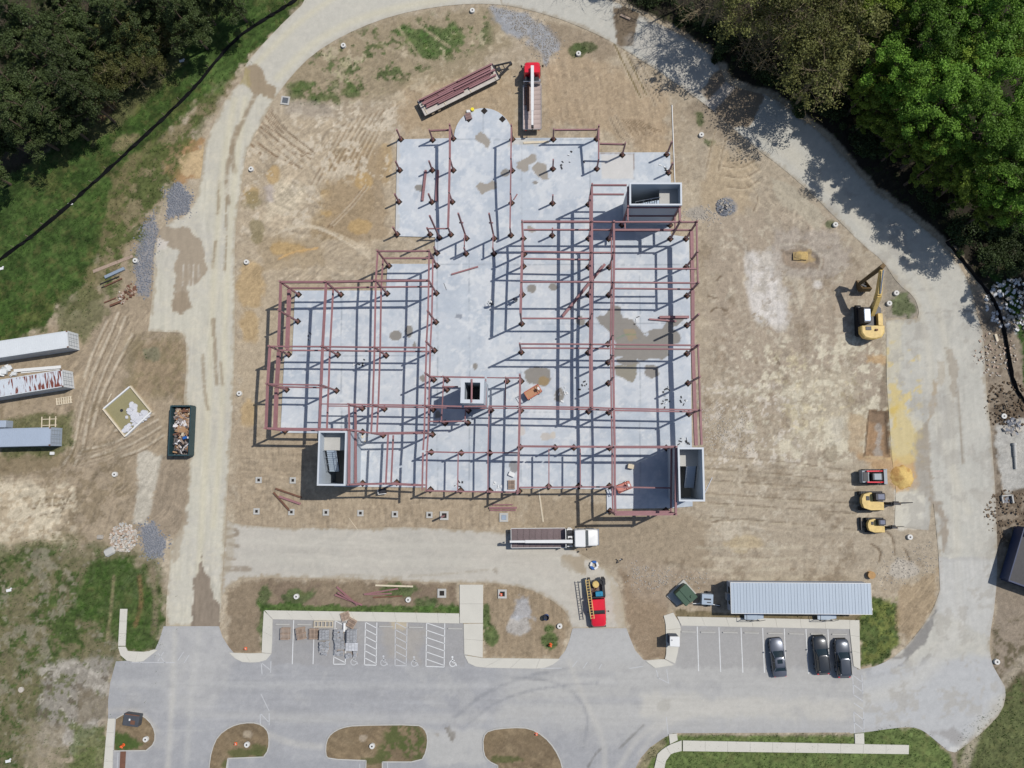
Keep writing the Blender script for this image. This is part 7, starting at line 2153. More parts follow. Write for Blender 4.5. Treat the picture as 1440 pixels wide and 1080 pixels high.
# transformer, tow-behind generator, toilet
q = P(961, 836, 0)
pa = [P(x, y, .0) for x, y in ((961, 814.5), (978.5, 834), (952, 851.5), (937, 838))]
t = thing('transformer_pad', 'pale concrete pad under the green transformer box', 'concrete pad', q)
MB().prism([(p.x - q.x, p.y - q.y) for p in pa], -.02, .22).build('slab', M_CONC, t)
a = math.atan2(pa[1].y - pa[0].y, pa[1].x - pa[0].x)
t = thing('transformer', 'dark green transformer box on the tilted concrete pad', 'transformer', (P(961.5, 834.5, .22).x, P(961.5, 834.5, .22).y, .22), a)
M_TRF = mat('transformer_green', (.035, .075, .045), .5, var=.08)
b = MB(); b.rbox(-1.05, 1.05, -.95, .95, 0, 1.55, .08); b.build('body', M_TRF, t)
b = MB(); b.rbox(-1.12, 1.12, -.2, 1.02, 1.55, 1.64, .05); b.build('lid', M_TRF, t)
b = MB(); b.cyl((.55, .45, 1.64), (.55, .45, 1.78), .18, n=12); b.build('lifting_cap', M_TRF, t)
b = MB(); b.box((-.55, -.96, .8), (.9, .03, 1.3)); b.box((.5, -.96, .8), (.9, .03, 1.3)); b.build('door', M_TRF, t)
o = MB(); o.box((0, 0, .03), (.55, .22, .06)); o.box((.1, .15, .07), (.3, .12, .05)); qq = o.build('orange_tape', M_ORANGE, None, loc=(P(962.5, 823.5).x, P(962.5, 823.5).y, .222), rz=-.5); tag(qq, 'crumpled orange warning tape on the transformer pad', 'tape')
t = thing('tow_generator', 'small grey towed generator between the transformer and the office trailer', 'generator', P(991.5, 841, 0), math.radians(-3))
b = MB(); b.rbox(-.75, .75, -.62, .75, .55, 1.5, .06); b.build('housing', M_GALV, t)
b = MB(); b.box((0, .1, 1.515), (.9, .2, .03)); b.box((.2, -.3, 1.515), (.5, .12, .03)); b.build('vent', M_DARK, t)
b = MB(); b.bar((-1.7, -.72, .5), (-.5, -.60, .5), .08, .1); b.bar((.6, -.62, .5), (1.8, -.8, .48), .08, .1); b.box((0, -.60, .5), (1.6, .1, .12)); b.build('drawbar', M_WHITE, t)
for x, y in ((.35, -.85), (.35, .85)):
    wheel(t, x, y, .32, .2)
b = MB(); b.cyl((1.75, -.95, .2), (1.75, -.7, .2), .22, n=10); b.build('jockey_wheel', M_BLACK, t)
t = thing('portable_toilet', 'portable toilet with a white roof and dark blue walls on the pavement corner', 'portable toilet', P(944.5, 896.5, 0).to_tuple()[:2] + (.12,), math.radians(-1))
b = MB(); b.rbox(-.58, .58, -.58, .58, 0, 2.12, .04, False); b.build('cabin', mat('toilet_blue', (.03, .045, .085), .5), t)
b = MB(); b.rbox(-.64, .64, -.64, .64, 2.12, 2.24, .06); b.build('roof', M_WHITE, t, True)
b = MB(); b.cyl((-.35, .2, 2.24), (-.35, .2, 2.42), .05, n=8); b.build('vent_pipe', M_DARK, t)
b = MB(); b.box((0, -.59, 1.0), (.8, .03, 1.8)); b.build('door', M_GREYM, t)

# pole bases, footings, inlets
pb = MB(); pb.m(0).cyl((0, 0, -.05), (0, 0, .34), .36, .34, 20)
PB1 = pb.mesh('pole_base', mat('pale_cast_concrete', A(228, 226, 220), .8, var=.12, scale=2), True)
pc = MB(); pc.cyl((0, 0, .34), (0, 0, .365), .11, n=10)
PB2 = pc.mesh('conduit', M_DARK)
for (x, y, z, lb) in ((483.5, 65, 0, 'in the weeds inside the north-west bend'), (664.5, 16, 0, 'beside the road at the very top, near the gravel apron'), (354, 238.5, 0, 'on the left margin of the yard, level with the slab top'), (191.5, 367, 0, 'next to the blue-grey gravel in the west verge'),
                      (347.5, 369, 0, 'on the left margin of the yard, above the west wing'), (337.5, 553.5, 0, 'on the left margin of the yard, beside the lower west wing'), (162.5, 667, 0, 'in open soil left of the west road, below the washout pit'), (813.5, 76.5, 0, 'in the weeds right of the red truck'),
                      (986, 190.5, 0, 'beside the north-east bend, above the stair shaft'), (1174, 316.5, 0, 'at the inner edge of the east road in the tree shade'), (1259.5, 412.5, 0, 'in the weedy triangle by the excavator, upper one'), (1249.5, 427, 0, 'in the weedy triangle by the excavator, lower one'),
                      (417.5, 838.5, 0, 'in the planted strip above the pallets, left end'), (574.5, 843, 0, 'in the planted strip right of the scattered red beams'), (787, 880, 0, 'in the rounded plot left of the red service truck'), (206.5, 1038.5, .1, 'in the small corner island with the dark cabinet'),
                      (348.5, 1046, .1, 'in the curved island at the bottom left'), (524, 1048, .1, 'in the long island at the bottom middle'), (1400.5, 930, 0, 'on the far right verge above the lawn'), (1278.5, 755, 0, 'below the compact machines by the east road'), (1410.3, 585.3, 0, 'by the stone heap on the right-hand verge')):
    t = thing('pole_base', 'round white pole base ' + lb, 'pole base', (P(x, y).x, P(x, y).y, z), 0, 'round pole bases round the site')
    inst('drum', PB1, t); inst('conduit', PB2, t)
def frustum_ring(n_, outer, inner, h):
    mb = MB()
    for (x0, x1, y0, y1) in ((-outer, outer, inner, outer), (-outer, outer, -outer, -inner), (-outer, -inner, -inner, inner), (inner, outer, -inner, inner)):
        mb.box(((x0 + x1) / 2, (y0 + y1) / 2, h / 2 - .05), (x1 - x0, y1 - y0, h + .1))
    return mb.mesh(n_, M_CONC)


FT = frustum_ring('collar', .42, .19, .12); FTB = frustum_ring('collar', .58, .32, .16)
fm = MB(); fm.box((0, 0, .01), (.38, .38, .02)); FTI = fm.mesh('pocket', M_SHADED_SOIL)
fm = MB(); fm.box((0, 0, .01), (.64, .64, .02)); FTI2 = fm.mesh('pocket', M_SHADED_SOIL)
fm = MB(); fm.box((0, 0, .10), (.6, .6, .10)); FTI3 = fm.mesh('lid', M_GALV)
for x, y, big, lb in ((364, 675, 0, 'square footing at the far left, upper row below the west wing'), (412, 675.5, 0, 'square footing in the upper row beside the stair shaft shadow'), (361, 719, 0, 'square footing at the far left of the lower row'), (410, 720, 0, 'square footing with the end of a leaning beam on it'),
                      (458.5, 720.5, 0, 'square footing below the south-west stair shaft'), (507, 721.5, 0, 'square footing with a thin rod beside it'), (555.5, 723, 0, 'square footing midway along the lower row'), (604, 724, 0, 'square footing just left of the larger one with a post'),
                      (624.8, 725, 1, 'larger square footing holding a short red post'), (708.5, 727.5, 2, 'square footing covered by a pale lid under the red beams'), (621.5, 834, 1, 'square footing in the planted strip left of the wide path'), (706.5, 835, 1, 'square footing in the rounded plot right of the wide path')):
    t = thing('footing', lb, 'footing', P(x, y, 0), 0, 'square concrete footings south of the building')
    inst('collar', FTB if big else FT, t); inst('pocket' if big < 2 else 'lid', FTI3 if big == 2 else (FTI2 if big else FTI), t)
    if (x, y) == (624.8, 725):
        MB().box((0, 0, 1.4), (.2, .2, 2.8)).build('post', M_STEEL, t)
t = thing('storm_inlet', 'square storm inlet with a dark grate beside the north-west bend', 'inlet', P(401.3, 141.5, 0), math.radians(-8))
inst('collar', frustum_ring('collar', .62, .42, .1), t)
gr = MB(); gr.box((0, 0, .0), (.84, .84, .02)); gr.build('sump', M_SHADED_SOIL, t)
gr = MB(); gr.box((0, 0, 0), (.84, .05, .04)); gme = gr.mesh('grate_bar', M_GREYM)
for i in range(8):
    inst('grate_bar', gme, t, (0, -.38 + i * .108, .07))

# loose steel lying about
LG = 'steel lying loose round the building'
for p0, p1, w, z, m, lb in (((599, 240), (594.3, 283), .30, .15, M_STEEL, 'left of two long red beams lying on the north wing slab'), ((616, 240), (614, 283.5), .34, .15, M_STEEL, 'right of two long red beams lying on the north wing slab'),
                            ((850.5, 372), (791, 445.5), .34, .35, M_STEEL, 'very long red beam lying slantwise across the east frame bays'), ((635, 386.2), (672.5, 375.2), .2, .15, M_STEEL, 'short red beam lying askew in the open middle of the slab'),
                            ((912.5, 449), (951, 452), .22, .15, M_STEEL, 'lower of two red beams lying on the puddle in the east frame'), ((927, 446.5), (968.5, 446.2), .34, .15, M_STEEL, 'upper of two red beams lying by the east edge of the slab'),
                            ((388, 687), (424.5, 699.5), .2, 0, M_RUST, 'upper brown beam of the three by the south-west shaft'), ((393, 698), (423, 708.5), .26, 0, M_STEEL, 'middle red beam of the three by the south-west shaft'), ((385, 692.5), (408, 718), .2, .05, M_RUST, 'brown beam leaning onto a square footing'),
                            ((689, 717.5), (725.5, 717.5), .16, 0, M_STEEL, 'front red beam of the small stack below the slab'), ((688, 714), (727, 714), .26, 0, M_STEEL, 'middle red beam of the small stack below the slab'), ((692.5, 709.8), (721, 709.6), .16, 0, M_STEEL, 'back red beam of the small stack below the slab'),
                            ((474, 825), (503, 851), .2, 0, M_STEEL, 'steeper of three crossed red beams in the planted strip'), ((471, 836), (509.5, 850.5), .2, .06, M_STEEL, 'lower of three crossed red beams in the planted strip'), ((475, 833), (503, 849), .18, .3, M_STEEL, 'uppermost of three crossed red beams in the planted strip'),
                            ((512, 835.5), (560, 827.5), .18, .05, M_STEEL, 'slanted red beam of the right-hand group in the planted strip'), ((513, 836), (551, 834.5), .16, 0, M_STEEL, 'middle red beam of the right-hand group in the planted strip'), ((525, 840), (566, 838), .16, 0, M_RUST, 'lowest brown beam of the right-hand group in the planted strip'),
                            ((148, 403), (172, 392), .18, 0, M_RUST, 'rusty angle in the scrap left of the west road'), ((156, 430.5), (172, 424), .28, 0, M_RUST, 'broad rusty plate in the scrap left of the west road'), ((147, 426), (164, 419), .16, 0, M_RUST, 'thin rusty bar in the scrap left of the west road')):
    plank_at(p0, p1, w, w * 1.1, z, 'loose_beam', lb, 'steel beam', m, LG, True)
plank_at((528, 823), (581, 824.6), .22, .08, 0, 'timber', 'long pale timber lying above the scattered red beams', 'timber', M_WOODL)
plank_at((757.5, 688), (764, 734), .22, .06, 0, 'pale_strip', 'long pale strip of timber running down from the slab edge', 'timber', M_WOODL)
plank_at((945, 148), (949, 258), .10, .10, 0, 'white_pipe', 'long thin white pipe running beside the right edge of the slab', 'pipe', M_WHITE)
plank_at((991, 693.5), (1001.5, 671.5), .10, .06, 0, 'silver_bar', 'pair of pale bars leaning outside the south-east shaft', 'bar', M_CHROME)
plank_at((149, 390.5), (176, 378), .42, .35, 0, 'pipe_bundle', 'bundle of pale pipes lying in the west verge', 'pipes', M_GALV)
plank_at((131, 382), (187, 360), .45, .05, 0, 'old_timber', 'long weathered board half buried in the west verge', 'board', M_WOOD)
plank_at((141, 400), (168, 389), .16, .12, 0, 'black_pipe', 'upper black pipe beside the pale pipe bundle', 'pipe', M_BLACK)
plank_at((143, 405), (169, 393), .14, .12, 0, 'black_pipe', 'lower black pipe beside the pale pipe bundle', 'pipe', M_BLACK)
plank_at((490.5, 728), (503, 745), .05, .04, 0, 'thin_rod', 'thin rod lying between a footing and the lower road', 'rod', M_WOODL)
plank_at((722.5, 281), (727.5, 273), .14, .12, .15, 'short_bar', 'short red bar lying beside the frame row right of the rounded nose', 'bar', M_STEEL)
plank_at((624, 398), (628, 408), .05, .04, .15, 'short_rod', 'short dark rod lying on the open slab', 'rod', M_DARK)
plank_at((736, 201.2), (772, 199.5), .3, .12, .15, 'pale_timbers', 'pale timbers lying along the slab edge behind the red truck', 'timber', M_WOODL)
plank_at((1399, 470), (1402, 480), .3, .2, 0, 'log', 'short pale log on the right-hand verge', 'log', M_WOODL)
heap('scrap_heap', 'rusty scrap scattered left of the west road', 'scrap', 183, 408, .9, 22, .32, [M_RUST, M_WOOD], .15, 8)
heap('scrap_heap', 'small pile of rusty offcuts by the rusty plates', 'scrap', 172, 418, .9, 20, .3, [M_RUST, M_WOOD, M_ROCK], .15, 9)

# scissor lifts on the slab
def lift(label, p0, p1, w, col):
    a = P(*p0, 1.0); b = P(*p1, 1.0); c = (a + b) / 2; L = (a - b).length
    t = thing('scissor_lift', label, 'lift', (c.x, c.y, Z0), math.atan2(a.y - b.y, a.x - b.x), 'orange lifts standing on the slab')
    MB().rbox(-L / 2 + .05, L / 2 - .05, -w / 2 + .06, w / 2 - .06, .18, .55, .05).build('chassis', M_DARK, t)
    for x in (-L / 2 + .35, L / 2 - .35):
        for s in (-1, 1):
            wheel(t, x, s * (w / 2 - .06), .2, .14)
    sc = MB()
    for s in (-.3, .3):
        for k in range(2):
            sc.bar((-L / 2 + .3, s, .6 + k * .2), (L / 2 - .3, s, .78 + k * .2), .06, .1); sc.bar((-L / 2 + .3, s + .08, .78 + k * .2), (L / 2 - .3, s + .08, .6 + k * .2), .06, .1)
    sc.build('scissor_arm', M_ORANGEF, t)
    MB().rbox(-L / 2, L / 2, -w / 2, w / 2, 1.02, 1.12, .04).build('platform', col, t)
    r = MB()
    for x in (-L / 2 + .04, 0, L / 2 - .04):
        for s in (-1, 1):
            r.bar((x, s * (w / 2 - .04), 1.12), (x, s * (w / 2 - .04), 2.1), .05)
    for z in (1.6, 2.1):
        for s in (-1, 1):
            r.bar((-L / 2, s * (w / 2 - .04), z), (L / 2, s * (w / 2 - .04), z), .06); r.bar((s * (L / 2 - .04), -w / 2, z), (s * (L / 2 - .04), w / 2, z), .06)
    r.build('guard_rail', M_ORANGEF, t)
    MB().rbox(-L / 2 + .1, -L / 2 + .4, -.2, .2, 1.7, 2.05, .03).build('control_box', M_WHITE, t)


M_ORANGEF = mat('faded_orange', A(206, 112, 92), .5, var=.1)
lift('orange scissor lift standing beside the big square puddle', (739.5, 558), (759.5, 546), 1.15, mat('lift_deck', A(190, 140, 104), .6, var=.15))
lift('pinkish scissor lift beside the beam at the south-east frame corner', (867, 688.5), (885.5, 681), 1.05, mat('lift_deck_pink', A(206, 136, 124), .6, var=.15))

# pallets and blocks in the parking bays
BG = 'pallets and block stacks in the parking bays'
pallet('neat brown pallet pile standing alone in the left parking bay', 402.8, 890, 0, 1.2, 1.5, 5)
pallet('tilted pile of slatted pallets, second from the left', 425, 890, 10, 1.15, 1.5, 6, skew=.06)
pallet('dull brown pallet pile touching the pale block stack', 442, 890.5, 0, 1.2, 1.35, 4)
pallet('broken pallet on the pavement above the white roll', 487, 866, 20, 1.2, 1.0, 2, .12, skew=.08)
pallet('tilted pallet at the pavement edge above the big block stack', 495, 875.5, -28, 1.1, 1.1, 3, .06, skew=.08)
t = thing('timber_rack', 'white timber frame with five bays against the pavement', 'timber frame', P(455.7, 877, .03), 0)
for y in (-.36, .36):
    MB().box((0, y, .3), (2.6, .10, .12)).build('rail', M_WOODL, t)
for i in range(6):
    MB().box((-1.25 + i * .5, 0, .3), (.10, .60, .10)).build('cross_piece', M_WOODL, t)
    MB().box((-1.25 + i * .5, .36, .12), (.08, .08, .24)).build('leg', M_WOODL, t)
bm_ = MB()
for (x, y, sx_, sy_) in ((-.16, 0, .035, .19), (0, 0, .035, .12), (.16, 0, .035, .19), (0, .08, .355, .032), (0, -.08, .355, .032)):
    bm_.box((x, y, .095), (sx_, sy_, .19))
BLK = bm_.mesh('block', M_BLOCK)
sb_ = MB(); sb_.box((0, 0, .05), (.39, .19, .1)); BLKS = sb_.mesh('block', M_BLOCK)


def stack(label, cx, cy, nx, ny, nz, rz=0.0, messy=0.0, solid=False, drop=0.0, cat='block stack'):
    q = P(cx, cy, 0); g = random.Random(int(cx * 3 + cy * 5))
    t = thing('block_stack', label, cat, (q.x, q.y, .032), math.radians(rz), BG)
    b = MB()
    for s in (-.4, 0, .4):
        b.box((0, s * ny * .2, .05), (nx * .40, .09, .09))
    b.box((0, 0, .105), (nx * .40, ny * .20, .02)); b.build('pallet', M_WOOD, t)
    hz = .1 if solid else .19
    for k in range(nz):
        for i in range(nx):
            for j in range(ny):
                if k < nz - 1 and 0 < i < nx - 1 and 0 < j < ny - 1: continue
                if k == nz - 1 and g.random() < drop: continue
                inst('block', BLKS if solid else BLK, t, ((i - (nx - 1) / 2) * .41 + g.gauss(0, messy), (j - (ny - 1) / 2) * .205 + g.gauss(0, messy), .118 + k * (hz + .004)), g.gauss(0, messy * 2))


stack('pale tidy block stack under the white timber frame', 457.8, 891, 3, 6, 4)
stack('untidy blocks in a heap below the pale stack', 457.5, 907, 3, 5, 3, 5, .035, drop=.2)
stack('low spill of loose blocks at the bottom of the left heap', 455.5, 914.5, 3, 4, 2, -6, .06, drop=.3)
stack('grey block stack below the white roll', 477.8, 892, 3, 7, 3, 0, .03, drop=.12)
stack('grey blocks stacked in the middle of the second column', 479, 906, 3, 5, 3, 3, .02, drop=.1)
stack('small loose blocks at the bottom of the second column', 477.5, 917, 3, 3, 2, -5, .05, drop=.2)
stack('large square stack of hollow blocks at the right', 496.8, 892.5, 3, 8, 5)
stack('flat stack of long grey slabs below the large square stack', 495.5, 908.5, 4, 5, 3, 0, 0, True, cat='slab stack')
stack('few loose blocks left of the last ones near the wheelchair sign', 491.5, 921, 2, 3, 2, 8, .04)
stack('last loose blocks at the lower right, near the wheelchair sign', 500.5, 918.5, 1, 4, 2, -4, .03)
o = MB(); o.cyl((0, -.55, .2), (0, .55, .2), .2, n=14); q = o.build('white_roll', M_WHITE, None, True, loc=P(484.8, 881.5, .03)); tag(q, 'white roll of sheeting standing by the broken pallets', 'roll')

# slab clutter
pallet('pallet of bricks near the bottom of the slab, by the frame row', 719.5, 681.5, 0, .95, 1.2, 2, .15, M_WOOD, None)
o = MB(); o.rbox(-.42, .42, -.28, .28, 0, .35, .05); q = o.build('white_box', M_WHITE, None, loc=P(719.5, 667, .15), rz=-.4); tag(q, 'white box with a grey lid below the oval stain', 'box')
o = MB(); o.rbox(-.4, .4, -.3, .3, 0, .6, .05); q = o.build('brown_crate', M_WOODL, None, loc=P(886.5, 656, .15), rz=-.2); tag(q, 'small brown and white crate at the edge of the shaft shadow', 'crate')
pallet('small pallet on the rounded slab nose', 659, 165, 16, .9, .9, 2, .15, mat('red_brown_pallet', A(170, 140, 134), .85, var=.2), None)
o = MB(); o.cyl((0, 0, 0), (0, 0, .5), .24, n=12); q = o.build('yellow_bucket', mat('bright_yellow', (.75, .62, .03), .4), None, loc=P(664.7, 155.5, .0)); tag(q, 'yellow bucket at the rim of the rounded slab nose', 'bucket')
o = MB(); o.rbox(-.3, .3, -.2, .2, 0, .3, .05); q = o.build('white_bucket', M_WHITE, None, loc=P(659, 157.5, .0)); tag(q, 'white tub beside the yellow bucket on the slab nose', 'tub')
t = thing('site_cart', 'dark cart with a pale rim standing on the soil below the slab edge', 'cart', P(539, 690.5, 0), .1)
b = MB(); b.rbox(-.5, .5, -.32, .32, .25, .85, .06); b.build('tray', M_DARK, t); b = MB(); b.box((0, -.36, .8), (1.1, .08, .1)); b.box((-.55, 0, .8), (.08, .62, .1)); b.build('rim', M_WHITE, t); wheel(t, .3, .3, .2, .1); wheel(t, -.3, .3, .2, .1); wheel(t, .3, -.3, .2, .1); wheel(t, -.3, -.3, .2, .1)
g = random.Random(77)
CL = [M_DARK, M_WHITE, M_BLACK, M_WOODL, M_GREYM]
for k, (x, y, n, r, lb) in enumerate(((894, 454, 4, .4, 'dark and white tools left on the wet patch of slab'), (937, 547, 5, .45, 'dark gear by the east frame bays'), (933, 564, 7, .6, 'scattered black fittings by the east frame bays'), (964, 563, 6, .6, 'black fittings at the right slab edge'), (787, 556, 8, .8, 'pale blocks round the oval stain in mid slab'),
                                    (649, 680, 6, .5, 'black and white fittings by the bottom slab edge'), (702, 687.5, 8, .7, 'white bags by the bottom slab edge'), (826, 541, 8, .9, 'row of short black rods beside the frame line'), (965, 625, 7, .7, 'dark scraps above the south-east shaft'), (434, 476, 6, .7, 'dark scraps in the west wing'),
                                    (507, 512, 6, .9, 'small dark scraps in the lower west wing'), (804, 230, 7, 1.4, 'thin black rods strewn right of the puddles'), (936, 238, 6, .8, 'thin black rods near the top right slab corner'), (513, 617, 5, .5, 'pale timber scraps beside the south-west shaft'), (870, 788, 6, .45, 'red and orange rags beside the drive'), (835.5, 794.5, 0, 0, ''))):
    if not n: continue
    mb = MB(); c = P(x, y, 0)
    for i in range(n):
        mb.m(g.choice((0, 0, 1, 2)) if k not in (6, 4, 13) else (1 if k != 13 else 3))
        l = g.uniform(.15, .5)
        mb.box((g.gauss(0, r * .6), g.gauss(0, r * .6), .05), (l, g.uniform(.04, .2), g.uniform(.05, .2)), rz=g.uniform(0, 3.1))
    o = mb.build('clutter', CL, None, loc=(c.x, c.y, .15 if y < 690 else .0)); tag(o, lb, 'clutter'); stuff(o)
t = thing('equipment_rings', 'blue and white barrel-shaped gear standing behind the red service truck', 'equipment', P(835.3, 794.5, 0).to_tuple()[:2] + (.03,))
for i in range(5):
    a = i * 1.2566 + .3
    MB().rbox(-.16, .16, -.3, .3, 0, .35, .08, rz=a, c=(.42 * math.cos(a), .42 * math.sin(a), 0)).build('segment', (M_WHITE, M_BLUE)[i % 2], t)
t = thing('barrel', 'open blue barrel on the rounded plot left of the drive', 'barrel', P(768.2, 867, 0))
b = MB(); b.cyl((0, 0, 0), (0, 0, .88), .36, n=18, cap=False); b.cyl((0, 0, .88), (0, 0, .5), .32, n=18, cap=False); b.cyl((0, 0, .02), (0, 0, .5), .30, n=16); b.build('drum', M_BLUE, t, True)
b = MB(); b.cyl((0, 0, .5), (0, 0, .52), .33, n=16); b.build('contents', M_DARK, t)
def hydrant(label, x, y, z=0):
    t = thing('fire_hydrant', label, 'hydrant', (P(x, y).x, P(x, y).y, z), .4, 'red hydrants')
    b = MB(); b.cyl((0, 0, 0), (0, 0, .08), .2, n=12); b.cyl((0, 0, .08), (0, 0, .72), .13, n=12); b.cyl((0, 0, .72), (0, 0, .86), .15, .05, 12); b.build('body', M_ORANGE, t, True)
    b = MB(); b.cyl((-.26, 0, .5), (.26, 0, .5), .07, n=8); b.cyl((0, 0, .5), (0, -.28, .5), .09, n=8); b.build('outlet', M_ORANGE, t)
hydrant('red hydrant in the green patch of the rounded plot', 774, 906)
hydrant('small red hydrant on the grass of the corner island', 174.5, 1047, .1)
for x, y, z, lb in ((332, 1045.5, .1, 'orange and white marker in the curved island'), (345.5, 912, 0, 'orange marker at the end of the planted strip near the pavement'), (754, 1032, .1, 'orange marker on the island at the bottom right'), (704.5, 836, .17, 'rust-red can standing in the footing of the rounded plot')):
    o = MB(); o.m(0).cyl((0, 0, .04), (0, 0, .5), .16, .04, 12); o.m(1).cyl((0, 0, .2), (0, 0, .3), .125, .10, 12); o.m(0).box((0, 0, .02), (.36, .36, .04)); q = o.build('marker_cone', [M_ORANGE, M_WHITE], None, loc=(P(x, y).x, P(x, y).y, z)); tag(q, lb, 'marker cone')
t = thing('cabinet', 'dark metal cabinet lying open in the corner island', 'cabinet', P(190, 1009.5, 0).to_tuple()[:2] + (.1,), -.12)
b = MB(); b.rbox(-1.05, 1.05, -.75, .75, 0, 1.0, .06); b.build('body', mat('cabinet_grey', (.06, .065, .075), .5, var=.2), t)
b = MB(); b.box((.3, -.2, 1.02), (.6, .5, .04)); b.build('panel', M_RUST, t); b = MB(); b.box((-.15, .1, 1.03), (.2, .25, .05)); b.build('label_plate', M_WHITE, t)
b = MB(); b.box((.1, .74, 1.02), (1.9, .10, .12)); b.build('edge_strip', M_RUST, t)
o = MB(); o.box((0, 0, .02), (.75, 4.2, .03)); q = o.build('rust_mat', M_RUST, None, loc=P(172.5, 1073, .04)); tag(q, 'rust-brown sheet lying by the kerb at the bottom left', 'sheet')
t = thing('cable_spool', 'wooden cable spool above the right end of the office trailer', 'spool', P(1223.5, 808, 0))
b = MB(); b.cyl((0, 0, 0), (0, 0, .08), .48, n=18); b.cyl((0, 0, .5), (0, 0, .58), .48, n=18); b.build('flange', mat('spool_wood', A(190, 150, 100), .8, var=.2), t); b = MB(); b.cyl((0, 0, .08), (0, 0, .5), .25, n=12); b.build('core', M_RUST, t)
o = MB(); o.rbox(-.45, .45, -.3, .3, 0, .3, .12); q = o.build('pale_rock', M_ROCK, None, loc=P(141.5, 755, 0)); tag(q, 'single pale boulder left of the rubble heap', 'rock')
for x, y, lb in ((99.5, 287, 'white scrap of paper beside the silt fence'), (13, 830, 'pale scrap in the south-west grass'), (256, 86, 'white scrap at the foot of the wooded slope'), (2, 378, 'white scrap on the grass at the left edge'), (12, 1070, 'white fragments at the bottom left corner')):
    o = MB(); o.box((0, 0, .1), (.7, .35, .04), rz=.2); o.box((.25, .2, .08), (.3, .2, .1), rz=.8); q = o.build('litter', M_WHITE, None, loc=P(x, y, 0)); tag(q, lb, 'litter', 'white litter on the grass')
t = thing('well_cover', 'pale round cover in the south-west grass', 'cover', P(30.5, 969.5, 0)); MB().cyl((0, 0, 0), (0, 0, .2), .36, n=16).build('lid', M_ROCK, t)

# heaps
heap('rubble_heap', 'heap of pale broken concrete at the south-west corner', 'rubble', 174, 756, 1.9, 420, .22, [M_ROCK, M_CONC, M_ROCK, M_WOOD], .7, 21, 0, True)
o = MB(); o.rbox(-.75, .75, -.55, .55, 0, .45, .25); q = o.build('concrete_lump', M_CONC, None, loc=P(155, 775.5, 0), rz=.5); tag(q, 'big rounded lump of concrete at the foot of the rubble', 'concrete lump')
heap('riprap', 'white riprap stones on the right-hand bank', 'riprap', 1424, 428, 3.6, 260, .3, [mat('white_stone', A(232, 232, 232), .8, var=.1), M_ROCK], .3, 25, 0, True)
heap('stone_heap', 'dark riprap stones beside the pale wet soil on the right', 'stones', 1423, 599, 1.1, 60, .36, [M_GRAVEL, M_ROCK], .3, 26, 0, True)
heap('clods', 'dark clods and roots on the right-hand verge', 'clods', 1417, 570, 3.2, 200, .2, [mat('clod_soil', A(104, 88, 70), .95, var=.4)], .3, 27, 0, True)
heap('clods', 'loose clods below the wet soil on the right-hand verge', 'clods', 1420, 725, 3.4, 200, .18, [mat('clod_soil_pale', A(130, 112, 92), .95, var=.4)], .3, 28, 0, True)
heap('clods', 'clods along the edge of the road above the lawn', 'clods', 1398, 498, 3.0, 130, .18, [M_ROCK, M_WOOD], .2, 29, 0, True)
def gravel_patch(poly, n, seed, label, sz=.16, m=None):
    g = np.random.default_rng(seed); xs = [p[0] for p in poly]; ys = [p[1] for p in poly]
    x = g.uniform(min(xs) - 9, max(xs) + 9, n * 3); y = g.uniform(min(ys) - 9, max(ys) + 9, n * 3)
    k = sdist(poly, x, y) < g.normal(-1, 4.5, n * 3); x, y = x[k][:n], y[k][:n]
    wx, wy = PN(x, y); n = len(wx)
    base = np.array([[1, 0, 0], [0, 1, 0], [-1, 0, 0], [0, -1, 0], [0, 0, 1]], float)
    s = sz * g.uniform(.4, 1.2, n)
    a = g.uniform(0, 6.28, n); ca, sa = np.cos(a), np.sin(a)
    V = np.zeros((n, 5, 3))
    V[:, :, 0] = wx[:, None] + s[:, None] * (base[None, :, 0] * ca[:, None] - base[None, :, 1] * sa[:, None])
    V[:, :, 1] = wy[:, None] + s[:, None] * (base[None, :, 0] * sa[:, None] + base[None, :, 1] * ca[:, None]) * .8
    V[:, :, 2] = -.02 + s[:, None] * base[None, :, 2] * .8
    f = np.array([[0, 1, 4], [1, 2, 4], [2, 3, 4], [3, 0, 4]])
    Fq = (np.arange(n)[:, None, None] * 5 + f[None]).reshape(-1, 3)
    o = bpy.data.objects.new('gravel', np_mesh('gravel', V.reshape(-1, 3), Fq, m or M_GRAVEL, nv=3)); COL.objects.link(o); stuff(o); tag(o, label, 'gravel')


gravel_patch([(234, 270), (250, 258), (268, 275), (266, 300), (236, 306)], 900, 1, 'blue-grey gravel spread beside the orange soil')
gravel_patch([(202, 320), (215, 300), (222, 340), (208, 415), (195, 412), (190, 372)], 900, 2, 'blue-grey gravel strip along the west road apron')
gravel_patch([(196, 742), (216, 735), (226, 752), (236, 760), (228, 784), (206, 782)], 800, 3, 'blue-grey gravel by the rubble heap')
gravel_patch([(690, 10), (745, 20), (770, 40), (790, 62), (768, 90), (735, 52)], 1200, 4, 'grey gravel apron at the top of the yard', .13, M_ROCK)
heap('gravel_heap', 'rounded grey gravel heap right of the north-east shaft', 'gravel heap', 1020, 291, 1.25, 420, .2, [M_GRAVEL, M_ROCK, M_GRAVEL], .75, 33, -.05, True)
gravel_patch([(960, 300), (1000, 290), (1010, 312), (968, 318)], 160, 6, 'grey stones beside the north-east shaft', .16, M_ROCK)
gravel_patch([(880, 790), (1010, 812), (930, 830), (890, 830)], 260, 7, 'stones strewn above the transformer', .14, M_ROCK)
gravel_patch([(985, 570), (1060, 570), (1060, 640), (990, 640)], 420, 8, 'stones strewn right of the building', .12, M_ROCK)
gravel_patch([(1230, 790), (1310, 760), (1315, 800), (1240, 830)], 240, 9, 'stones strewn above the end of the trailer', .12, M_ROCK)
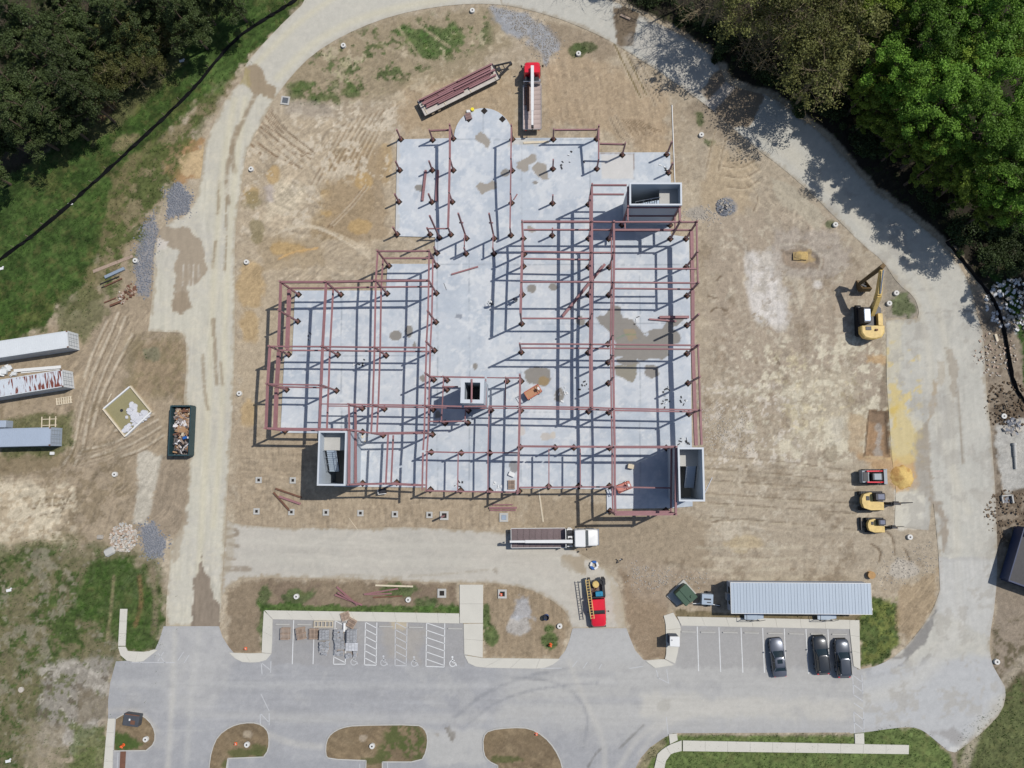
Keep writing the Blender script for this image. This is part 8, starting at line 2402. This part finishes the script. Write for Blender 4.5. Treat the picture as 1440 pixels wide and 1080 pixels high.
def mound(label, cx, cy, rx, ry, h, cols, name='sand_heap'):
    c = P(cx, cy, 0); n = 34
    X, Y = np.meshgrid(np.linspace(-1, 1, n), np.linspace(-1, 1, n))
    r = np.hypot(X, Y) * (1 + .22 * fbm(X * 3 + cx, Y * 3, 1.6, 13, 3)) * 1.12
    wx, wy = X * rx, Y * ry
    z = h * np.clip(1 - r ** 1.25, 0, 1) * (1 + .25 * fbm(wx, wy, 1.3, 3, 3)) - .06 * (r > .97)
    z = np.where(r < 1, z, -.08)
    col = cols[0] + (cols[1] - cols[0]) * sstep(-.3, .3, fbm(wx, wy, .9, 9, 3))[..., None]
    idx = np.arange(n * n).reshape(n, n)
    q = np.stack([idx[:-1, :-1], idx[:-1, 1:], idx[1:, 1:], idx[1:, :-1]], -1).reshape(-1, 4)
    me = np_mesh(name, np.stack([wx, wy, z + .02], -1).reshape(-1, 3), q, M_GROUND, col.reshape(-1, 3), smooth=True)
    o = bpy.data.objects.new(name, me); COL.objects.link(o); o.location = (c.x, c.y, 0); tag(o, label, 'sand heap'); stuff(o)


mound('heap of yellow sand beside the red loader', 1268.5, 671, 1.8, 1.8, .5, (A(222, 190, 120), A(192, 150, 92)))
mound('low mound of ochre sand on the east side of the yard', 1126, 359, 1.0, .6, .16, (A(200, 172, 116), A(170, 148, 108)))

# silt fences
def silt_fence(label, pts, h=.55, spacing=2.4):
    p = curve(pts, it=2); w = [P(x, y, 0) for x, y in p]
    t = thing('silt_fence', label, 'silt fence', w[0], 0, 'black silt fences')
    o = w[0]
    mb = MB(); tilt = .16
    acc = 0
    pts_out = []
    for a, b in zip(w[:-1], w[1:]):
        d = b - a; n = max(1, int(d.length / .6))
        for i in range(n):
            pts_out.append((a + d * i / n, Vector((-d.y, d.x, 0)).normalized()))
    pts_out.append((w[-1], pts_out[-1][1]))
    g = random.Random(3)
    R0 = []
    for q, nn in pts_out:
        j = g.uniform(-.09, .09); hh = h + g.uniform(-.16, .08)
        R0.append([(q - o) + nn * (.06 + j), (q - o) + nn * (.015 + j * .5) + Vector((0, 0, hh)), (q - o) - nn * (.03 - j * .5) + Vector((0, 0, hh)), (q - o) - nn * (.16 + j) + Vector((0, 0, .02)), (q - o) - nn * (.14 + j) + Vector((0, 0, -.04))])
    mb.loft(R0); mb.build('fabric', M_FABRIC, t)
    pm = MB(); pm.box((0, 0, .5), (.05, .05, 1.05)); pme = pm.mesh('post', M_WOOD)
    for k, (q, nn) in enumerate(pts_out):
        if k % 4 == 0:
            inst('post', pme, t, (q - o) + nn * .14)


silt_fence('long black silt fence across the green slope on the left', [(-60, 408), (0, 366), (60, 322), (130, 260), (190, 205), (240, 158), (280, 118), (305, 85), (335, 52), (372, 28), (415, 2), (450, -24)])
silt_fence('black silt fence curving round the right-hand verge', [(1330, 340), (1350, 362), (1368, 385), (1390, 412), (1406, 442), (1415, 480), (1420, 520), (1428, 548), (1442, 566), (1460, 575)])

# drain pipe and kerb on the right-hand verge
t = thing('drain_pipe', 'pale upright drain pipe in the wet soil on the right', 'pipe', P(1426, 640, 0))
MB().cyl((0, 1.3, .2), (0, -.2, .2), .22, n=14).build('barrel', M_CONC, t, True); MB().cyl((0, -.2, .18), (0, -1.8, .18), .16, n=12).build('spigot', M_CONC, t, True); MB().cyl((0, 1.3, .2), (0, 1.6, .2), .28, n=14).build('collar', M_CONC, t, True)
t = thing('outfall', 'small grey outfall box at the edge of the east road', 'outfall', P(1415, 702, 0), .1)
b = MB(); b.box((0, .5, .15), (1.3, .15, .5)); b.box((-.6, 0, .1), (.15, .9, .4)); b.box((.65, 0, .15), (.18, 1.1, .5)); b.build('wall', M_CONC, t); b = MB(); b.box((0, 0, .01), (1.1, .9, .02)); b.build('floor', M_GRAVEL, t)
plank_at((872.5, 22), (886, 28), .3, .25, 0, 'log', 'dark log beside the culvert crossing at the top', 'log', M_WOOD)

# people
def person(label, px, py, z, yaw, vest, hat, bend=0.1, arms=.35):
    t = thing('person', label, 'person', (P(px, py, z).x, P(px, py, z).y, z), yaw, 'workers on the slab')
    V = []; E = []; Rr = []
    def v(x, y, z_, r):
        V.append((x, y, z_)); Rr.append(r); return len(V) - 1
    def e(a, b):
        E.append((a, b)); return b
    pel = v(0, 0, .95, .155); sp = e(pel, v(bend * .4, 0, 1.15, .145)); ch = e(sp, v(bend, 0, 1.38, .165)); nk = e(ch, v(bend * 1.3, 0, 1.52, .06)); hd_ = e(nk, v(bend * 1.5, 0, 1.64, .095)); e(hd_, v(bend * 1.6, 0, 1.74, .085))
    for s in (-1, 1):
        hp = e(pel, v(0, s * .10, .88, .11)); kn = e(hp, v(.05 * s + .04, s * .12, .48, .07)); an = e(kn, v(.05 * s, s * .13, .09, .048)); e(an, v(.05 * s + .16, s * .14, .04, .04))
        shd = e(ch, v(bend, s * .20, 1.42, .07)); el = e(shd, v(bend + .06, s * .28, 1.15, .048)); wr = e(el, v(bend + arms, s * .22, 1.02, .033)); pm = e(wr, v(bend + arms + .07, s * .21, 1.0, .036))
        for k, (dy, l) in enumerate(((-.03, .075), (-.01, .085), (.012, .08), (.032, .065))):
            f1 = e(pm, v(bend + arms + .11, s * .21 + dy, .99, .010)); e(f1, v(bend + arms + .11 + l, s * .21 + dy, .965, .008))
        th = e(pm, v(bend + arms + .07, s * .21 - s * .05, .985, .011)); e(th, v(bend + arms + .12, s * .21 - s * .065, .975, .009))
    me = bpy.data.meshes.new('body'); me.from_pydata(V, E, [])
    me.materials.append(mat('work_clothes', (.03, .035, .05), .9, var=.2))
    o = bpy.data.objects.new('body', me); COL.objects.link(o); o.parent = t
    o.modifiers.new('skin', 'SKIN')
    for i, r in enumerate(Rr):
        me.skin_vertices[0].data[i].radius = (r, r)
        me.skin_vertices[0].data[i].use_root = i == 0
    o.modifiers.new('sub', 'SUBSURF').levels = 1; o.modifiers['sub'].render_levels = 1
    b = MB(); b.cyl((bend * 1.55, 0, 1.70), (bend * 1.55, 0, 1.78), .135, .125, 16); b.cyl((bend * 1.55, 0, 1.78), (bend * 1.55, 0, 1.85), .125, .06, 16); b.cyl((bend * 1.55 + .05, 0, 1.695), (bend * 1.55 + .05, 0, 1.71), .155, n=16); b.build('hard_hat', hat, t, True)
    def rg(z_, x, a, c): return [(x + a * math.cos(k * math.pi / 5), c * math.sin(k * math.pi / 5), z_) for k in range(10)]
    b = MB(); b.loft([rg(1.0, bend * .15, .17, .20), rg(1.2, bend * .5, .17, .195), rg(1.4, bend, .185, .235), rg(1.47, bend * 1.1, .12, .16)]); b.build('vest', vest, t, True)


person('worker in a white hard hat standing in the open middle of the slab', 692.5, 429.5, Z0, 2.2, mat('dark_vest', (.025, .03, .045), .8), M_WHITE)
person('worker in dark clothes beside the beam line of the east frame', 727, 422.5, Z0, 3.6, mat('black_vest', (.015, .018, .03), .8), mat('dark_hat', (.02, .03, .06), .4), .25)
